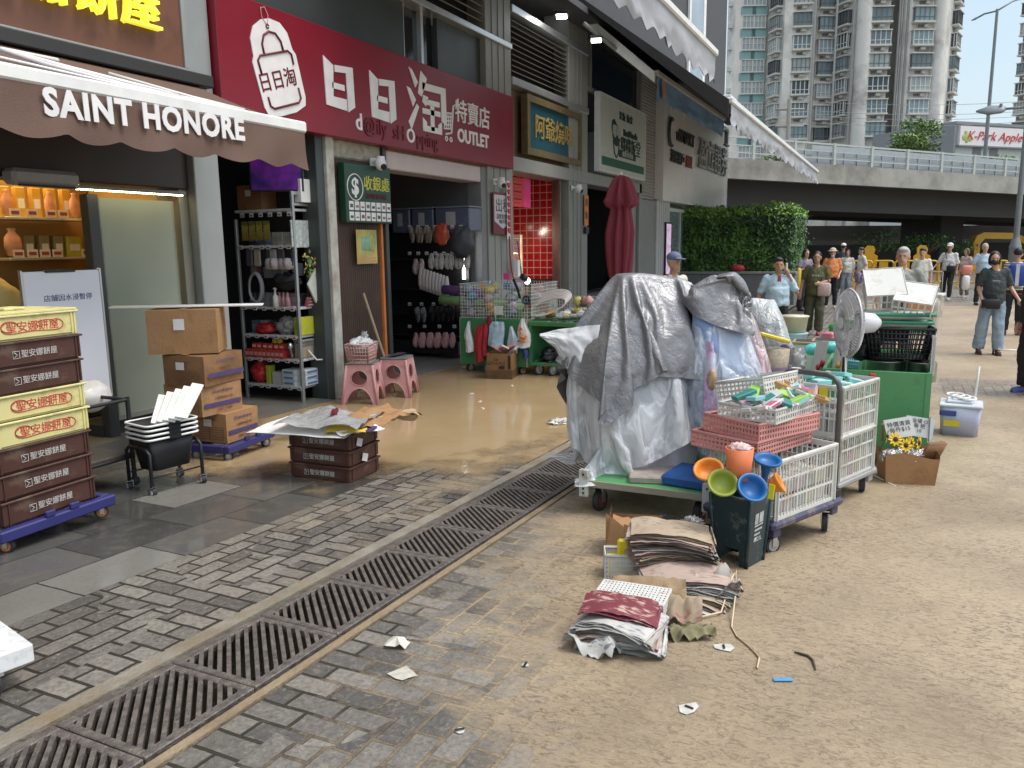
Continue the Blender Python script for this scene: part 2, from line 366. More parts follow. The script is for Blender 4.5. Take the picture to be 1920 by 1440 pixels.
# muddy flood water, a sheet of its own with a ragged edge
m,t,p,L=shader('flood_water')
geo=N(t,'ShaderNodeNewGeometry'); n1=N(t,'ShaderNodeTexNoise'); n1.inputs['Scale'].default_value=1.1; n1.inputs['Detail'].default_value=9; n1.inputs['Roughness'].default_value=.62; L(geo.outputs['Position'],n1.inputs['Vector'])
at=N(t,'ShaderNodeAttribute',attribute_name='depth')
ad=N(t,'ShaderNodeMath',operation='ADD'); L(n1.outputs['Fac'],ad.inputs[0]); L(at.outputs['Fac'],ad.inputs[1])
mr=N(t,'ShaderNodeMapRange'); mr.inputs['From Min'].default_value=.62; mr.inputs['From Max'].default_value=.86; L(ad.outputs[0],mr.inputs['Value'])
n2=N(t,'ShaderNodeTexNoise'); n2.inputs['Scale'].default_value=2.2; n2.inputs['Detail'].default_value=5; L(geo.outputs['Position'],n2.inputs['Vector'])
cm=N(t,'ShaderNodeMix',data_type='RGBA'); cm.inputs['A'].default_value=(.34,.24,.125,1); cm.inputs['B'].default_value=(.45,.33,.19,1); L(n2.outputs['Fac'],cm.inputs['Factor']); L(cm.outputs['Result'],p.inputs['Base Color'])
p.inputs['Roughness'].default_value=.07; p.inputs['IOR'].default_value=1.36
n3=N(t,'ShaderNodeTexNoise'); n3.inputs['Scale'].default_value=11; n3.inputs['Detail'].default_value=3; L(geo.outputs['Position'],n3.inputs['Vector'])
b=N(t,'ShaderNodeBump'); b.inputs['Strength'].default_value=.12; b.inputs['Distance'].default_value=.01; L(n3.outputs['Fac'],b.inputs['Height']); L(b.outputs['Normal'],p.inputs['Normal'])
L(mr.outputs['Result'],p.inputs['Alpha'])
def wdepth(x,y):
    e=1-math.hypot((x-8.7)/4.5,(y-4.3)/2.3)
    return max(-.3,min(.75,e*1.25+.12))
mb=MB(m); nx,ny=70,34; vs=[];dv=[]
for j in range(ny):
    for i in range(nx):
        x=4.2+9.5*i/(nx-1); y=2.67+3.35*j/(ny-1); vs.append((x,y,zg(x)+.010)); dv.append(wdepth(x,y))
mb.add(vs,[(j*nx+i,j*nx+i+1,(j+1)*nx+i+1,(j+1)*nx+i) for j in range(ny-1) for i in range(nx-1)],True)
me=mb.mesh('flood_water'); a=me.attributes.new('depth','FLOAT','POINT'); a.data.foreach_set('value',dv)
tag(mb.build('flood_water',me=me),'brown muddy flood water pooled in front of the red-sign shop',None,None,'structure')
# drain grates
IRON=M('cast_iron',(.115,.10,.095),.45,.3,.35,14,.5,90,dirt=((.26,.23,.19),.6,22))
mb=MB(IRON); L_,W_=.494,.448; h=.035
def clip_bar(c,w):        # bar along the 45 degree diagonal, clipped to the inner rectangle
    x0,x1,y0,y1=-L_/2+.03,L_/2-.03,-W_/2+.035,W_/2-.035
    poly=[(-9,-9+c-w),(9,9+c-w),(9,9+c+w),(-9,-9+c+w)]
    for ax,lim,sg in ((0,x0,1),(0,x1,-1),(1,y0,1),(1,y1,-1)):
        out=[]
        for i in range(len(poly)):
            a,b=poly[i],poly[(i+1)%len(poly)]; da,db=(a[ax]-lim)*sg,(b[ax]-lim)*sg
            if da>=0: out.append(a)
            if da*db<0:
                k=da/(da-db); out.append((a[0]+(b[0]-a[0])*k,a[1]+(b[1]-a[1])*k))
        poly=out
        if len(poly)<3: return None
    return poly
k=-.9; pitch=.0505
while k<.9:
    q=clip_bar(k,.0125)
    if q:
        n=len(q); mb.add([(a,b,0) for a,b in q]+[(a,b,-h) for a,b in q],[tuple(range(n)),tuple(range(2*n-1,n-1,-1))]+[(i,n+i,n+(i+1)%n,(i+1)%n) for i in range(n)])
    k+=pitch
mb.bx(-L_/2,L_/2,-W_/2,-W_/2+.04,-h,.001); mb.bx(-L_/2,L_/2,W_/2-.04,W_/2,-h,.001); mb.bx(-L_/2,-L_/2+.034,-W_/2+.038,W_/2-.038,-h,.001); mb.bx(L_/2-.034,L_/2,-W_/2+.038,W_/2-.038,-h,.001)
for q in ((-.165,.14),(.165,-.14)): pass
g0=None
for i in range(47):
    x=.85+.5*i; me_l='cast iron drain grate with slanted slots set in the long drain line'
    if g0 is None: g0=mb.build('drain_grate'); o=g0; tag(o,me_l,'drain grate','drain grates in a row across the paving')
    else: o=g0.copy(); COL.objects.link(o)
    o.location=(x,2.338,zg(x)+.001); o.rotation_euler=(0,math.atan2(zg(x-.25)-zg(x+.25),.5),0)
# ------------------------------------------------------------------ the shop building
GREYM=M('painted_grey_metal',(.27,.275,.255),.45,.1,.07,1.2,dirt=((.2,.19,.16),.12,2))
GREYL=M('pale_grey_metal',(.33,.35,.35),.4,.3,.1,3)
DGREY=M('dark_panel',(.055,.065,.065),.4,.1,.15,2)
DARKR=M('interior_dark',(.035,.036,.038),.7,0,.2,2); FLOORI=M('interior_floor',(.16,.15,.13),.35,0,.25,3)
SOFF=M('soffit',(.07,.07,.075),.6); ALU=M('aluminium',(.62,.64,.64),.35,.8,.08)
CHAR=M('charcoal_tile',(.06,.058,.06),.6,0,.25,4,.2,20)
FW=6.1
B=thing('shop_building','long grey shop building with a row of open shopfronts and dark upper wall','building',(0,0,0))
def part(nm,fn,mat,par=B,lab=None):
    mb=MB(mat); fn(mb); return mb.build(nm,par,lab)
def pil(x0,x1,z1=6.2,y0=6.03,y1=6.55,mat=GREYM,z0=0.0):
    def f(mb):
        mb.bx(x0,x1,y0,y1,z0,z1,.008); 
        w=x1-x0
        if w>.5:
            for k in range(1,int(w/.22)): mb.bx(x0+k*.22-.008,x0+k*.22+.008,y0-.012,y0+.02,z0,z1-.01,0)
    return part('pillar',f,mat)
pil(5.67,5.98,5.1,6.0,6.5,GREYL); pil(7.66,7.80,3.1,6.02,6.4,M('dirty_white_jamb',(.55,.55,.5),.6,dirt=((.3,.26,.2),.6,5)))
pil(7.52,7.655,3.1,6.06,6.4,DGREY); pil(8.86,8.93,3.1,6.06,6.4,DGREY)
pil(11.55,11.72,3.1,6.06,6.5,M('door_track',(.2,.2,.2),.5)); pil(11.72,12.64); pil(15.25,16.3); pil(20.05,20.24,3.3,6.02,6.5); pil(21.62,22.95,3.0,6.0,6.6,M('white_column',(.5,.5,.49),.5)); pil(27.75,28.1,3.0,5.98,6.4,M('white_trim',(.72,.72,.70),.45))
part('beam',lambda mb:mb.bx(12.645,20.24,6.02,6.5,3.06,3.30,.01),GREYM)
part('upper_panel',lambda mb:(mb.bx(5.985,9.55,6.13,6.2,4.0,4.99,0),mb.bx(10.42,12.44,6.13,6.2,4.0,4.99,0),mb.bx(9.55,10.42,6.13,6.2,4.0,4.28,0)),DGREY)
WIN=M('dark_glass',(.015,.018,.022),.08,0,.1,2)
wd=part('window',lambda mb:mb.bx(9.56,10.41,6.22,6.25,4.29,4.99,0),WIN)
part('frame',lambda mb:(mb.bx(10.02,10.08,6.15,6.23,4.29,4.99),mb.bx(9.56,9.60,6.15,6.23,4.29,4.99)),ALU,wd)
part('ledge',lambda mb:(mb.bx(5.985,12.6,5.98,6.4,4.99,5.08,.01),mb.bx(12.645,16.3,6.0,6.4,4.46,4.58,.01),mb.bx(12.645,16.3,6.0,6.4,5.60,5.72,.01)),ALU)
LOUV=M('louvre_metal',(.30,.30,.28),.4,.5)
def louv(x0,x1,z0,z1,n):
    def f(mb):
        mb.mat(DARKR); mb.bx(x0,x1,6.35,6.38,z0,z1,0); mb.mat(LOUV)
        for k in range(n):
            z=z0+(z1-z0)*(k+.5)/n
            mb.add([(x0,6.06,z-.035),(x1,6.06,z-.035),(x1,6.2,z+.035),(x0,6.2,z+.035),(x0,6.07,z-.045),(x1,6.07,z-.045),(x1,6.21,z+.025),(x0,6.21,z+.025)],[(0,1,2,3),(7,6,5,4),(4,5,1,0)])
    part('louvre',f,LOUV)
louv(6.0,12.6,5.1,6.1,9); louv(12.75,16.15,4.6,5.58,11)
# bay above shop D: dark window, trim
part('window',lambda mb:mb.bx(16.35,20.1,6.15,6.2,5.05,6.0,0),WIN)
part('frame',lambda mb:(mb.bx(16.32,20.2,6.05,6.14,4.96,5.05),mb.bx(16.55,16.6,6.05,6.14,5.05,6.0),mb.bx(20.05,20.2,6.05,6.14,5.05,6.0)),GREYM)
def corr(mb):
    mb.bx(20.25,21.6,6.1,6.5,2.95,6.0,0)
    for k in range(38): mb.cyl((20.27,6.1,2.98+k*.08),(21.58,6.1,2.98+k*.08),.034,n=8)
part('ribbed_column',corr,M('ribbed_silver',(.50,.47,.45),.35,.6))
part('lower_column',lambda mb:mb.bx(20.25,21.6,6.06,6.5,0,2.94,.01),GREYM)
part('upper_wall',lambda mb:(mb.bx(-6,31.2,6.2,18,6.2,24,0)),CHAR)
part('side_wall',lambda mb:(mb.bx(31.0,31.2,6.6,18,0,6.19,0)),M('side_wall_mat',(.3,.3,.3),.6))
part('window',lambda mb:mb.bx(25.5,27.2,6.16,6.19,6.9,12,0),M('upper_window',(.35,.45,.55),.1,0,.1,1))
part('frame',lambda mb:(mb.bx(27.2,27.5,6.12,6.19,6.9,12),mb.bx(25.3,25.5,6.12,6.19,6.9,12)),WH)
part('soffit',lambda mb:(mb.bx(12.7,31,5.55,6.02,6.05,6.17,0),mb.bx(5.99,12.7,6.02,6.2,6.12,6.17,0)),SOFF)
part('vent_cowl',lambda mb:[mb.bx(29.8,30.9,5.7,6.15,6.3+.24*k,6.45+.24*k,.02) for k in range(3)],WH)
# bakery header, interior rooms
BRN=M('brown_shopfront',(.045,.032,.025),.45,0,.1,2)
part('header',lambda mb:mb.bx(-6,5.665,6.08,6.4,2.36,3.32,.01),BRN)
part('upper_wall',lambda mb:mb.bx(-6,5.66,6.12,6.4,3.33,6.19,0),BRN)
def room(x0,x1,y1,z1,wall,floor=FLOORI,z0=.02,back=None,dz=0):
    def f(mb):
        mb.add([(x0,6.3,z0),(x0,y1,z0),(x0,y1,z1),(x0,6.3,z1)],[(0,1,2,3)]); mb.add([(x1,6.3,z0),(x1,y1,z0),(x1,y1,z1),(x1,6.3,z1)],[(3,2,1,0)])
        mb.add([(x0,6.3,z1),(x1,6.3,z1),(x1,y1,z1),(x0,y1,z1)],[(0,1,2,3)])
        mb.mat(back or wall); mb.add([(x0,y1,z0),(x1,y1,z0),(x1,y1,z1),(x0,y1,z1)],[(0,1,2,3)])
        mb.mat(floor); mb.bx(x0,x1,6.0,y1,-.12,z0+dz,0)
    part('room',f,wall)
WARM=M('warm_wall',(.50,.30,.10),.6,0,.2,2)
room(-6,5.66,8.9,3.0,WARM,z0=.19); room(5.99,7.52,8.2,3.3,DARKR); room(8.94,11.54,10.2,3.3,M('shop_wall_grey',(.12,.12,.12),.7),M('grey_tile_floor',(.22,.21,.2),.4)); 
# red tiled room
m,t,p,L=shader('red_tiles'); co=N(t,'ShaderNodeTexCoord'); sx=N(t,'ShaderNodeSeparateXYZ'); L(co.outputs['Object'],sx.inputs[0]); ax=N(t,'ShaderNodeMath',operation='ADD'); L(sx.outputs[0],ax.inputs[0]); L(sx.outputs[1],ax.inputs[1]); mp=N(t,'ShaderNodeCombineXYZ'); L(ax.outputs[0],mp.inputs[0]); L(sx.outputs[2],mp.inputs[1])
bk=N(t,'ShaderNodeTexBrick'); bk.offset=0; bk.inputs['Scale'].default_value=1; bk.inputs['Brick Width'].default_value=.15; bk.inputs['Row Height'].default_value=.15; bk.inputs['Mortar Size'].default_value=.007; bk.inputs['Color1'].default_value=(.36,.012,.018,1); bk.inputs['Color2'].default_value=(.29,.01,.015,1); bk.inputs['Mortar'].default_value=(.6,.4,.38,1)
L(mp.outputs[0],bk.inputs['Vector']); L(bk.outputs['Color'],p.inputs['Base Color']); p.inputs['Roughness'].default_value=.18; REDT=m
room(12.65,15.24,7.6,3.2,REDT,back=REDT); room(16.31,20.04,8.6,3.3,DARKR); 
part('counter_front',lambda mb:(mb.bx(13.4,15.2,7.3,7.58,.05,.95,.01),mb.bx(15.17,15.235,6.35,7.29,.05,.95,.01)),M('wood_counter',(.22,.10,.035),.5,0,.3,5))
part('rail_stripe',lambda mb:(mb.bx(13.4,15.2,7.28,7.59,.96,1.12,.005),mb.bx(15.16,15.236,6.36,7.27,.96,1.12,.005)),BLK)
part('door_frame',lambda mb:[mb.bx(14.95+.05*k,14.99+.05*k,6.1+.05*k,6.16+.05*k,.05,3.05) for k in range(5)],M('anodised_frame',(.16,.13,.12),.4,.5))
part('shutter_box',lambda mb:(mb.bx(8.94,11.54,6.06,6.4,2.80,3.04,.015)),M('pinkish_shutter',(.56,.47,.47),.5,0,.08))
part('shutter_track',lambda mb:(mb.bx(8.94,11.70,6.04,6.1,3.041,3.09,.005)),M('rusty',(.16,.10,.07),.7))
part('bare_cement',lambda mb:(mb.bx(7.85,8.86,6.1,6.3,2.86,3.08,.02)),M('bare_cement_mat',(.42,.40,.33),.9,0,.4,12,.6,20))
# folding door of dark brown slats
fd=thing('folding_door','dark brown corrugated folding door with orange edge strips, closed','folding door',(7.86,6.09,.03))
mb=MB(M('brown_slats',(.075,.045,.035),.5,0,.2,5))
for k in range(22): mb.cyl((.03+k*.0415,.05,0),(.03+k*.0415,.05,2.85),.023,n=6)
mb.build('slats',fd)
for x in (.0,.95): mb=MB(M('orange_strip',(.62,.20,.05),.5)); mb.bx(x-.02,x+.025,.0,.09,0,2.2); mb.build('edge_strip',fd)
# ---------------- signs
def board(nm,lab,x0,x1,z0,z1,yf,mat,th=.10,cat='sign',frame=None,tilt=0):
    o=thing(nm,lab,cat,(x0,yf,z0)); mb=MB(mat); mb.bx(0,x1-x0,0,th,0,z1-z0,.006); mb.build('panel',o)
    if frame:
        fm,fw,fd_=frame; mb=MB(fm); w,h=x1-x0,z1-z0
        mb.bx(-fw,w+fw,-fd_,th,h,h+fw); mb.bx(-fw,w+fw,-fd_,th,-fw,0); mb.bx(-fw,0,-fd_,th,0,h); mb.bx(w,w+fw,-fd_,th,0,h); mb.build('frame',o)
    return o
def letters(o,txt,size,x,z,mat,depth=.012,y=-.006,bold=0,sx=1,nm='lettering',align='CENTER',ry=0,shear=0,sz=1,spacing=1,va='CENTER'):
    mb=MB(mat); mb.text(txt,size,TM((x,y,z),0,0,ry)@Matrix.Diagonal((1,1,sz,1)),depth,align,bold,sx,shear,spacing,va); return mb.build(nm,o)
YEL=M('yellow_letters',(.85,.78,.06),.4,emit=.55); CREAM=M('cream_white',(.78,.77,.70),.5)  # yellow plastic letters are given a slight added glow
s=board('shop_sign','big brown board sign with yellow tube characters over the bakery awning',-1.0,5.6,3.42,4.9,5.95,M('brown_sign_metal',(.155,.065,.038),.45,0,.15,2,dirt=((.08,.035,.02),.25,2)),frame=(GREYL,.045,.02))
for ch,x in (('安',4.90),('娜',5.32),('餅',5.72),('屋',6.13)): letters(s,ch,.43,x,.40,YEL,.07,-.06,.0,.95)
REDS=M('crimson_sign',(.205,.008,.022),.38,0,.06,2)
s=board('shop_sign','wide crimson fascia sign with white characters and a hanging price tag emblem',6.0,12.46,3.06,4.22,5.92,REDS,.16)
LW=M('sign_white',(.76,.74,.74),.4)
def poly(o,pl,nm='lettering',mat=LW,y0=-.012,y1=-.001):
    mb=MB(mat)
    for q in pl: mb.poly(q,y0,y1)
    return mb.build(nm,o)
def ri(x0,z0,w,h):       # the blocky "sun" character drawn as two bent strokes
    t=.15*w/.55
    return [[(x0,z0+h),(x0+t*1.15,z0+h*.86),(x0+t*1.0,z0+t*.85),(x0+w*.72,z0+t*.85),(x0+w*.72,z0),(x0+.02,z0+.02)],
            [(x0+w*.36,z0+h*.88),(x0+w*.97,z0+h*.93),(x0+w,z0+.06),(x0+w*.76,z0-.01),(x0+w*.74,z0+h*.78),(x0+w*.36,z0+h*.74)],
            [(x0+t*.9,z0+h*.52),(x0+w*.66,z0+h*.52),(x0+w*.66,z0+h*.40),(x0+t*.9,z0+h*.40)]]
poly(s,ri(1.55,.31,.55,.54)); poly(s,ri(2.42,.29,.55,.56))
tx,tz,tw,th_=3.24,.27,1.05,.78
def T_(q): return [(tx+a*tw,tz+b*th_) for a,b in q]
poly(s,[T_(q) for q in ([(.06,1),(.13,.97),(.26,.80),(.2,.70)],[(0,.68),(.08,.66),(.2,.50),(.13,.38)],[(.02,.12),(.08,0),(.27,.40),(.22,.44)],
  [(.34,1),(.48,.9),(.34,.58),(.26,.62)],[(.36,.82),(.95,.84),(.96,.18),(.83,.26),(.83,.72),(.36,.70)],[(.38,.62),(.50,.60),(.44,.44),(.36,.50)],[(.46,.56),(.78,.57),(.78,.48),(.46,.47)],
  [(.36,.40),(.80,.41),(.80,.32),(.36,.31)],[(.55,.48),(.64,.48),(.64,.05),(.55,.05)],[(.36,.24),(.45,.18),(.45,.12),(.74,.12),(.74,.18),(.83,.24),(.83,.02),(.36,.02)])])
mb=MB(LW); ox,oz=4.15,.22
mb.tube([(ox+.34,-.01,oz+.52),(ox+.29,-.01,oz+.50),(ox+.22,-.01,oz+.12),(ox+.06,-.01,oz+.09)],.016,6)
mb.lattice((ox+.02,-.01,oz+.16),(.22,0,.02),(.04,0,.22),[(k/4,.018) for k in range(5)],[(k/4,.018) for k in range(5)],.008)
for k in (.07,.2): mb.lathe([(.015,-.004),(.03,-.004),(.03,.004),(.015,.004)],12,(0,0,0)); 
mb.build('cart_emblem',s)
mb=MB(LW)
for k in (.08,.21):
    mb.tube([(ox+k+.03*cos(a),-.008,oz+.03+.03*sin(a)) for a in [2*pi*i/12 for i in range(12)]],.011,5,True)
mb.build('cart_wheels',s)
letters(s,'特賣店',.34,5.05,.66,LW,bold=.003,sx=1.08); letters(s,'OUTLET',.26,5.05,.33,LW,bold=.008,sx=1.02)
DKR=M('dark_maroon',(.13,.012,.022),.5)
BL_='BOTTOM_BASELINE'
for tx_,sz_,x_,z_,m_ in (('d',.27,2.17,.13,LW),('@',.24,2.38,.125,DKR),('ily',.26,2.64,.12,DKR),('sH',.25,3.02,.11,DKR),('O',.25,3.30,.10,LW),('pping',.26,3.72,.09,DKR)): letters(s,tx_,sz_,x_,z_,m_,bold=.004 if m_ is LW else .001,va=BL_)
# tag emblem
def rot(q,a,c): return [(c[0]+(x*cos(a)-z*sin(a)),c[1]+(x*sin(a)+z*cos(a))) for x,z in q]
tc_=(.80,.55); an=R(17)
out=[(-.13,-.42),(-.30,-.38),(-.33,-.30),(-.335,.12),(-.30,.17),(-.28,.33),(-.20,.43),(-.06,.48),(.06,.48),(.20,.43),(.28,.33),(.30,.17),(.335,.12),(.33,-.30),(.30,-.38),(.13,-.42)]
out=[(x*1.02,z*1.03) for x,z in out]
poly(s,[rot(out,an,tc_)],'tag_emblem')
mb=MB(DKR)
def stroke(q,r=.012): mb.tube([(a,-.016,b) for a,b in rot(q,an,tc_)],r,6)
stroke([(-.26,-.0),(-.265,.13),(-.22,.17),(.22,.17),(.265,.13),(.26,.03)]); stroke([(-.15,.17),(-.145,.27),(-.09,.35),(0,.375),(.09,.35),(.145,.27),(.15,.17)])
stroke([(-.25,-.22),(-.25,-.31),(-.20,-.345),(.20,-.345),(.25,-.31),(.25,-.2)]); stroke([(.02*cos(a),.425+.02*sin(a)) for a in [i*.7 for i in range(9)]],.007)
mb.build('bag_outline',s)
mb=MB(DKR); mb.text('日日淘',.2,TM((tc_[0]-.01,-.014,tc_[1]-.10),0,0,-an),.006,'CENTER',.0015,1.0); mb.build('lettering',s)
mb=MB(M('tag_string',(.7,.45,.4),.6)); mb.tube([(a,-.014,b) for a,b in rot([(0,.43),(-.05,.52),(-.03,.60),(.03,.60),(.05,.52),(0,.43)],an,tc_)],.004,5); mb.build('tag_string',s)
# cashier sign
GRN=M('dark_green_sign',(.012,.055,.035),.4); 
s=board('cashier_sign','dark green cashier board with a dollar symbol and rows of white payment icons','0' and 7.93,8.88,2.10,2.80,5.98,GRN,.10)
mb=MB(LW); mb.tube([(.19+.155*cos(a),-.004,.42+.155*sin(a)) for a in [2*pi*i/28 for i in range(28)]],.007,6,True); mb.text('$',.27,TM((.19,-.004,.42)),.006,'CENTER',.008); mb.build('dollar_symbol',s)
letters(s,'收銀處',.185,.64,.47,M('lime_letters',(.55,.55,.08),.5),bold=.001,y=-.004,depth=.006); letters(s,'請到此處付款',.075,.62,.325,DKR,y=-.004,depth=.004)
for r_ in range(2):
    for k in range(8):
        mb=MB(LW); mb.bx(.055+k*.112,.145+k*.112,-.006,-.0005,.15-r_*.125,.255-r_*.125,.002); mb.mat(M('icon_%d'%((k*3+r_*5)%5),[(.05,.1,.06),(.3,.05,.08),(.04,.05,.12),(.2,.2,.2),(.12,.16,.12)][(k*3+r_*5)%5],.5))
        mb.bx(.072+k*.112,.128+k*.112,-.008,-.006,.18-r_*.125,.222-r_*.125-.012*((k+r_)%3),0); mb.build('payment_icon',s)
s=board('poster','square yellow and green paper poster taped on the folding door',8.17,8.60,1.60,2.02,6.03,M('poster_yellow',(.50,.42,.12),.6,0,.5,4),.006)
mb=MB(M('poster_teal',(.22,.42,.30),.6,0,.4,9)); mb.bx(.10,.28,-.003,-.001,.16,.34,0); mb.tube([(.32+.07*cos(a),-.002,.27+.11*sin(a)) for a in [2*pi*i/16 for i in range(16)]],.006,4,True); mb.build('poster_print',s)
mb=MB(M('poster_orange',(.6,.32,.16),.6)); mb.bx(.02,.40,-.003,-.001,.02,.045,0); mb.bx(.02,.40,-.003,-.001,.06,.08,0); mb.build('text_lines',s)
# plaque
GOLD=M('gold_letters',(.34,.25,.08),.45); PLB=M('teal_plaque',(.012,.07,.095),.4,0,.1,3)
part('plaque_recess',lambda mb:mb.bx(12.75,16.2,6.2,6.3,3.31,4.45,0),M('brown_recess',(.14,.10,.07),.6))
s=board('carved_plaque','teal plaque with gilt characters in a dark golden frame over the roast meat stall',13.32,15.75,3.50,4.28,6.04,PLB,.08,frame=(M('old_gilt_frame',(.16,.125,.06),.5,.3,.3,14),.12,.05))
letters(s,'阿爺燒味',.44,1.2,.38,GOLD,.02,-.012,.004,1.08)
# green and white sign
WG=M('white_green_sign',(.56,.62,.58),.4); GS=M('sign_green',(.03,.13,.09),.5); DGS=M('sign_dark',(.025,.06,.055),.5)
s=board('shop_sign','white signboard with a green bowl emblem and green bottom stripe',16.72,20.05,3.40,4.93,5.90,WG,.12,frame=(M('pale_edge',(.66,.68,.66),.4),.05,.01))
mb=MB(GS); mb.bx(.1,3.25,-.004,-.0008,.10,.28,0); mb.build('green_stripe',s)
bowl=[(.72,.95),(.78,1.10),(.92,1.14),(1.05,1.05),(1.2,.98),(1.32,.9),(1.34,.75),(1.22,.60),(1.05,.56),(.9,.62),(.8,.75)]
poly(s,[bowl],'bowl_emblem',DGS); mb=MB(DGS); mb.tube([(.84,-.006,.68),(.92,-.006,.42),(1.06,-.006,.32),(1.2,-.006,.42),(1.26,-.006,.62)],.016,6); mb.build('bowl_outline',s)
letters(s,'嘟嘟',.3,1.06,.86,WG,y=-.016)
letters(s,'米飯 麵食',.2,1.75,1.25,DGS,bold=.001,sx=1.2); letters(s,'Rice&Noodle',.2,2.1,.92,DGS,bold=.008); letters(s,'嘟嘟飯堂',.40,2.15,.62,DGS,bold=0,sx=.98)
mb=MB(DGS); mb.bx(1.25,2.55,-.004,-.001,.36,.52,0); mb.build('caption_bar',s); letters(s,'燉湯 煲仔飯',.13,1.9,.44,WG,y=-.01,sx=1.2)
# white fascia sign
s=board('shop_sign','large plain white fascia sign with raised dark characters at the end shop',21.62,30.4,2.95,5.85,5.84,M('white_fascia',(.80,.79,.77),.25,.1,.06,1),.25)
DK=M('raised_dark',(.05,.05,.055),.4); RD=M('raised_red',(.35,.06,.05),.4)
letters(s,'uSMART',.50,2.25,1.84,DK,.04,-.03,.002,1.2); letters(s,'港股開戶',.36,1.35,1.20,DK,.04,-.03,.0,1.1); letters(s,'抽獎',.36,2.72,1.20,RD,.04,-.03,.004,1.1); letters(s,'盈立證券',1.05,6.1,1.55,M('raised_grey',(.34,.34,.35),.35),.06,-.05,.0,1.08)
mb=MB(DK); mb.tube([(.55+.28*cos(a),-.06,1.82+.36*sin(a)) for a in [R(70+i*22) for i in range(11)]],.045,6); mb.build('ring_emblem',s)
# glazing of end shop
def glass(nm,tint=(.7,.8,.78),al=.25):
    m,t,p,L=shader(nm); p.inputs['Base Color'].default_value=tint+(1,); p.inputs['Roughness'].default_value=.03; p.inputs['Alpha'].default_value=al; p.inputs['Specular IOR Level'].default_value=.9; return m
GL=glass('clear_glass',(.45,.55,.53),.35)
def doorway(nm,lab,x0,x1,z1,y,n,mat,fr):
    o=thing(nm,lab,'door',(x0,y,0)); w=x1-x0
    mb=MB(fr); mb.bx(0,w,-.03,.05,z1,z1+.10); mb.bx(0,w,-.03,.05,.0,.08)
    for k in range(n+1): mb.bx(k*w/n-.025,k*w/n+.025,-.025,.045,.08,z1)
    mb.build('frame',o); mb=MB(mat)
    for k in range(n): mb.bx(k*w/n+.026,(k+1)*w/n-.026,.0,.012,.081,z1-.001,0)
    mb.build('pane',o); return o
doorway('glass_shopfront','tall glass shopfront with white posts under the white fascia sign',22.97,27.74,2.72,6.1,3,GL,M('light_frame',(.6,.62,.6),.4))
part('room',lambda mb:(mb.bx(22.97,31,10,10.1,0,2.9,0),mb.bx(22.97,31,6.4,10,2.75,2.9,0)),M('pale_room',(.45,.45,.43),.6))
s=board('display_screen','slim upright screen with purple flower picture on the white column',22.35,22.9,.95,2.35,5.93,M('screen_purple',(.55,.35,.60),.3,0,.7,6,emit=.5),.05,'screen',frame=(BLK,.04,.01))
s=board('window_poster','white poster with dark characters inside the end shop glass',24.6,26.4,.9,1.7,6.2,WH,.01,'poster'); letters(s,'港股大賽',.45,.9,.5,DK,y=-.008)
# ------------------------------------------------------------------ bakery awning
AWB=M('brown_canvas',(.135,.082,.062),.8,0,.10,3,.3,180); BAR=M('white_awning_bar',(.74,.74,.72),.4)
aw=thing('awning','brown canvas bakery awning with white front bar and scalloped valance','awning',(0,0,0))
ax0,ax1=1.2,5.77; yw,zw,yb,zb=6.0,3.30,4.80,2.87
mb=MB(AWB); mb.grid(lambda u,v:(ax0+(ax1-ax0)*u, yw+(yb-yw)*v, zw+(zb-zw)*v-.03*sin(pi*v)),40,8)
mb.grid(lambda u,v:(ax0+(ax1-ax0)*u, yw+(yb-yw)*v, zw+(zb-zw)*v-.03*sin(pi*v)-.006),40,8); mb.build('canvas',aw)
mb=MB(BAR); mb.bx(ax0,ax1+.03,yb-.05,yb+.03,zb-.075,zb+.02,.015); mb.build('front_bar',aw)
mb=MB(BAR); mb.tube([(ax0,yw-.3,2.75),(3.2,yb+.1,2.8)],.02); mb.build('folding_arm',aw)
def val(u,v):
    x=ax0+(ax1-ax0)*u; hm=.285+.045*abs(sin(pi*(x-ax1)/.42+pi/2))-.01
    return (x, yb-.04-.02*sin(x*7.3+v*2)*v-.012*sin(x*17)*v-.03*v, zb-.075-hm*v)
mb=MB(AWB); mb.grid(val,150,8); mb.grid(lambda u,v:tuple(Vector(val(u,v))+Vector((0,.006,0))),150,8); mb.build('valance',aw)
mb=MB(LW)
T0=Matrix.Translation(Vector((4.17,yb-.075,zb-.165)))@Matrix.Rotation(R(-1.0),4,'Y')
mb.text('SAINT HONORE',.225,T0,.006,'CENTER',.009,.93,0,1.12); mb.build('lettering',aw)
mb=MB(LW); 
def onaw(x,v,up=.012): return (x,yw+(yb-yw)*v,zw+(zb-zw)*v-.03*sin(pi*v)+up)
mb.tube([onaw(2.4,.2),onaw(3.2,.5),onaw(4.2,.78),onaw(4.75,.86),onaw(5.0,.80)],.012,5); mb.tube([onaw(4.55,.30),onaw(5.0,.62),onaw(5.35,.80),onaw(4.95,.80),onaw(4.4,.72)],.016,5)
mb.tube([onaw(3.75,.25),onaw(4.1,.40),onaw(4.5,.55),onaw(4.75,.68),onaw(4.7,.80),onaw(4.3,.72),onaw(3.9,.45),onaw(3.75,.25),onaw(4.2,.22)],.02,5); mb.build('emblem',aw)
part('awning_cassette',lambda mb:mb.bx(-1,5.9,5.90,6.07,3.29,3.40,.01),M('dark_cassette',(.03,.03,.028),.5))
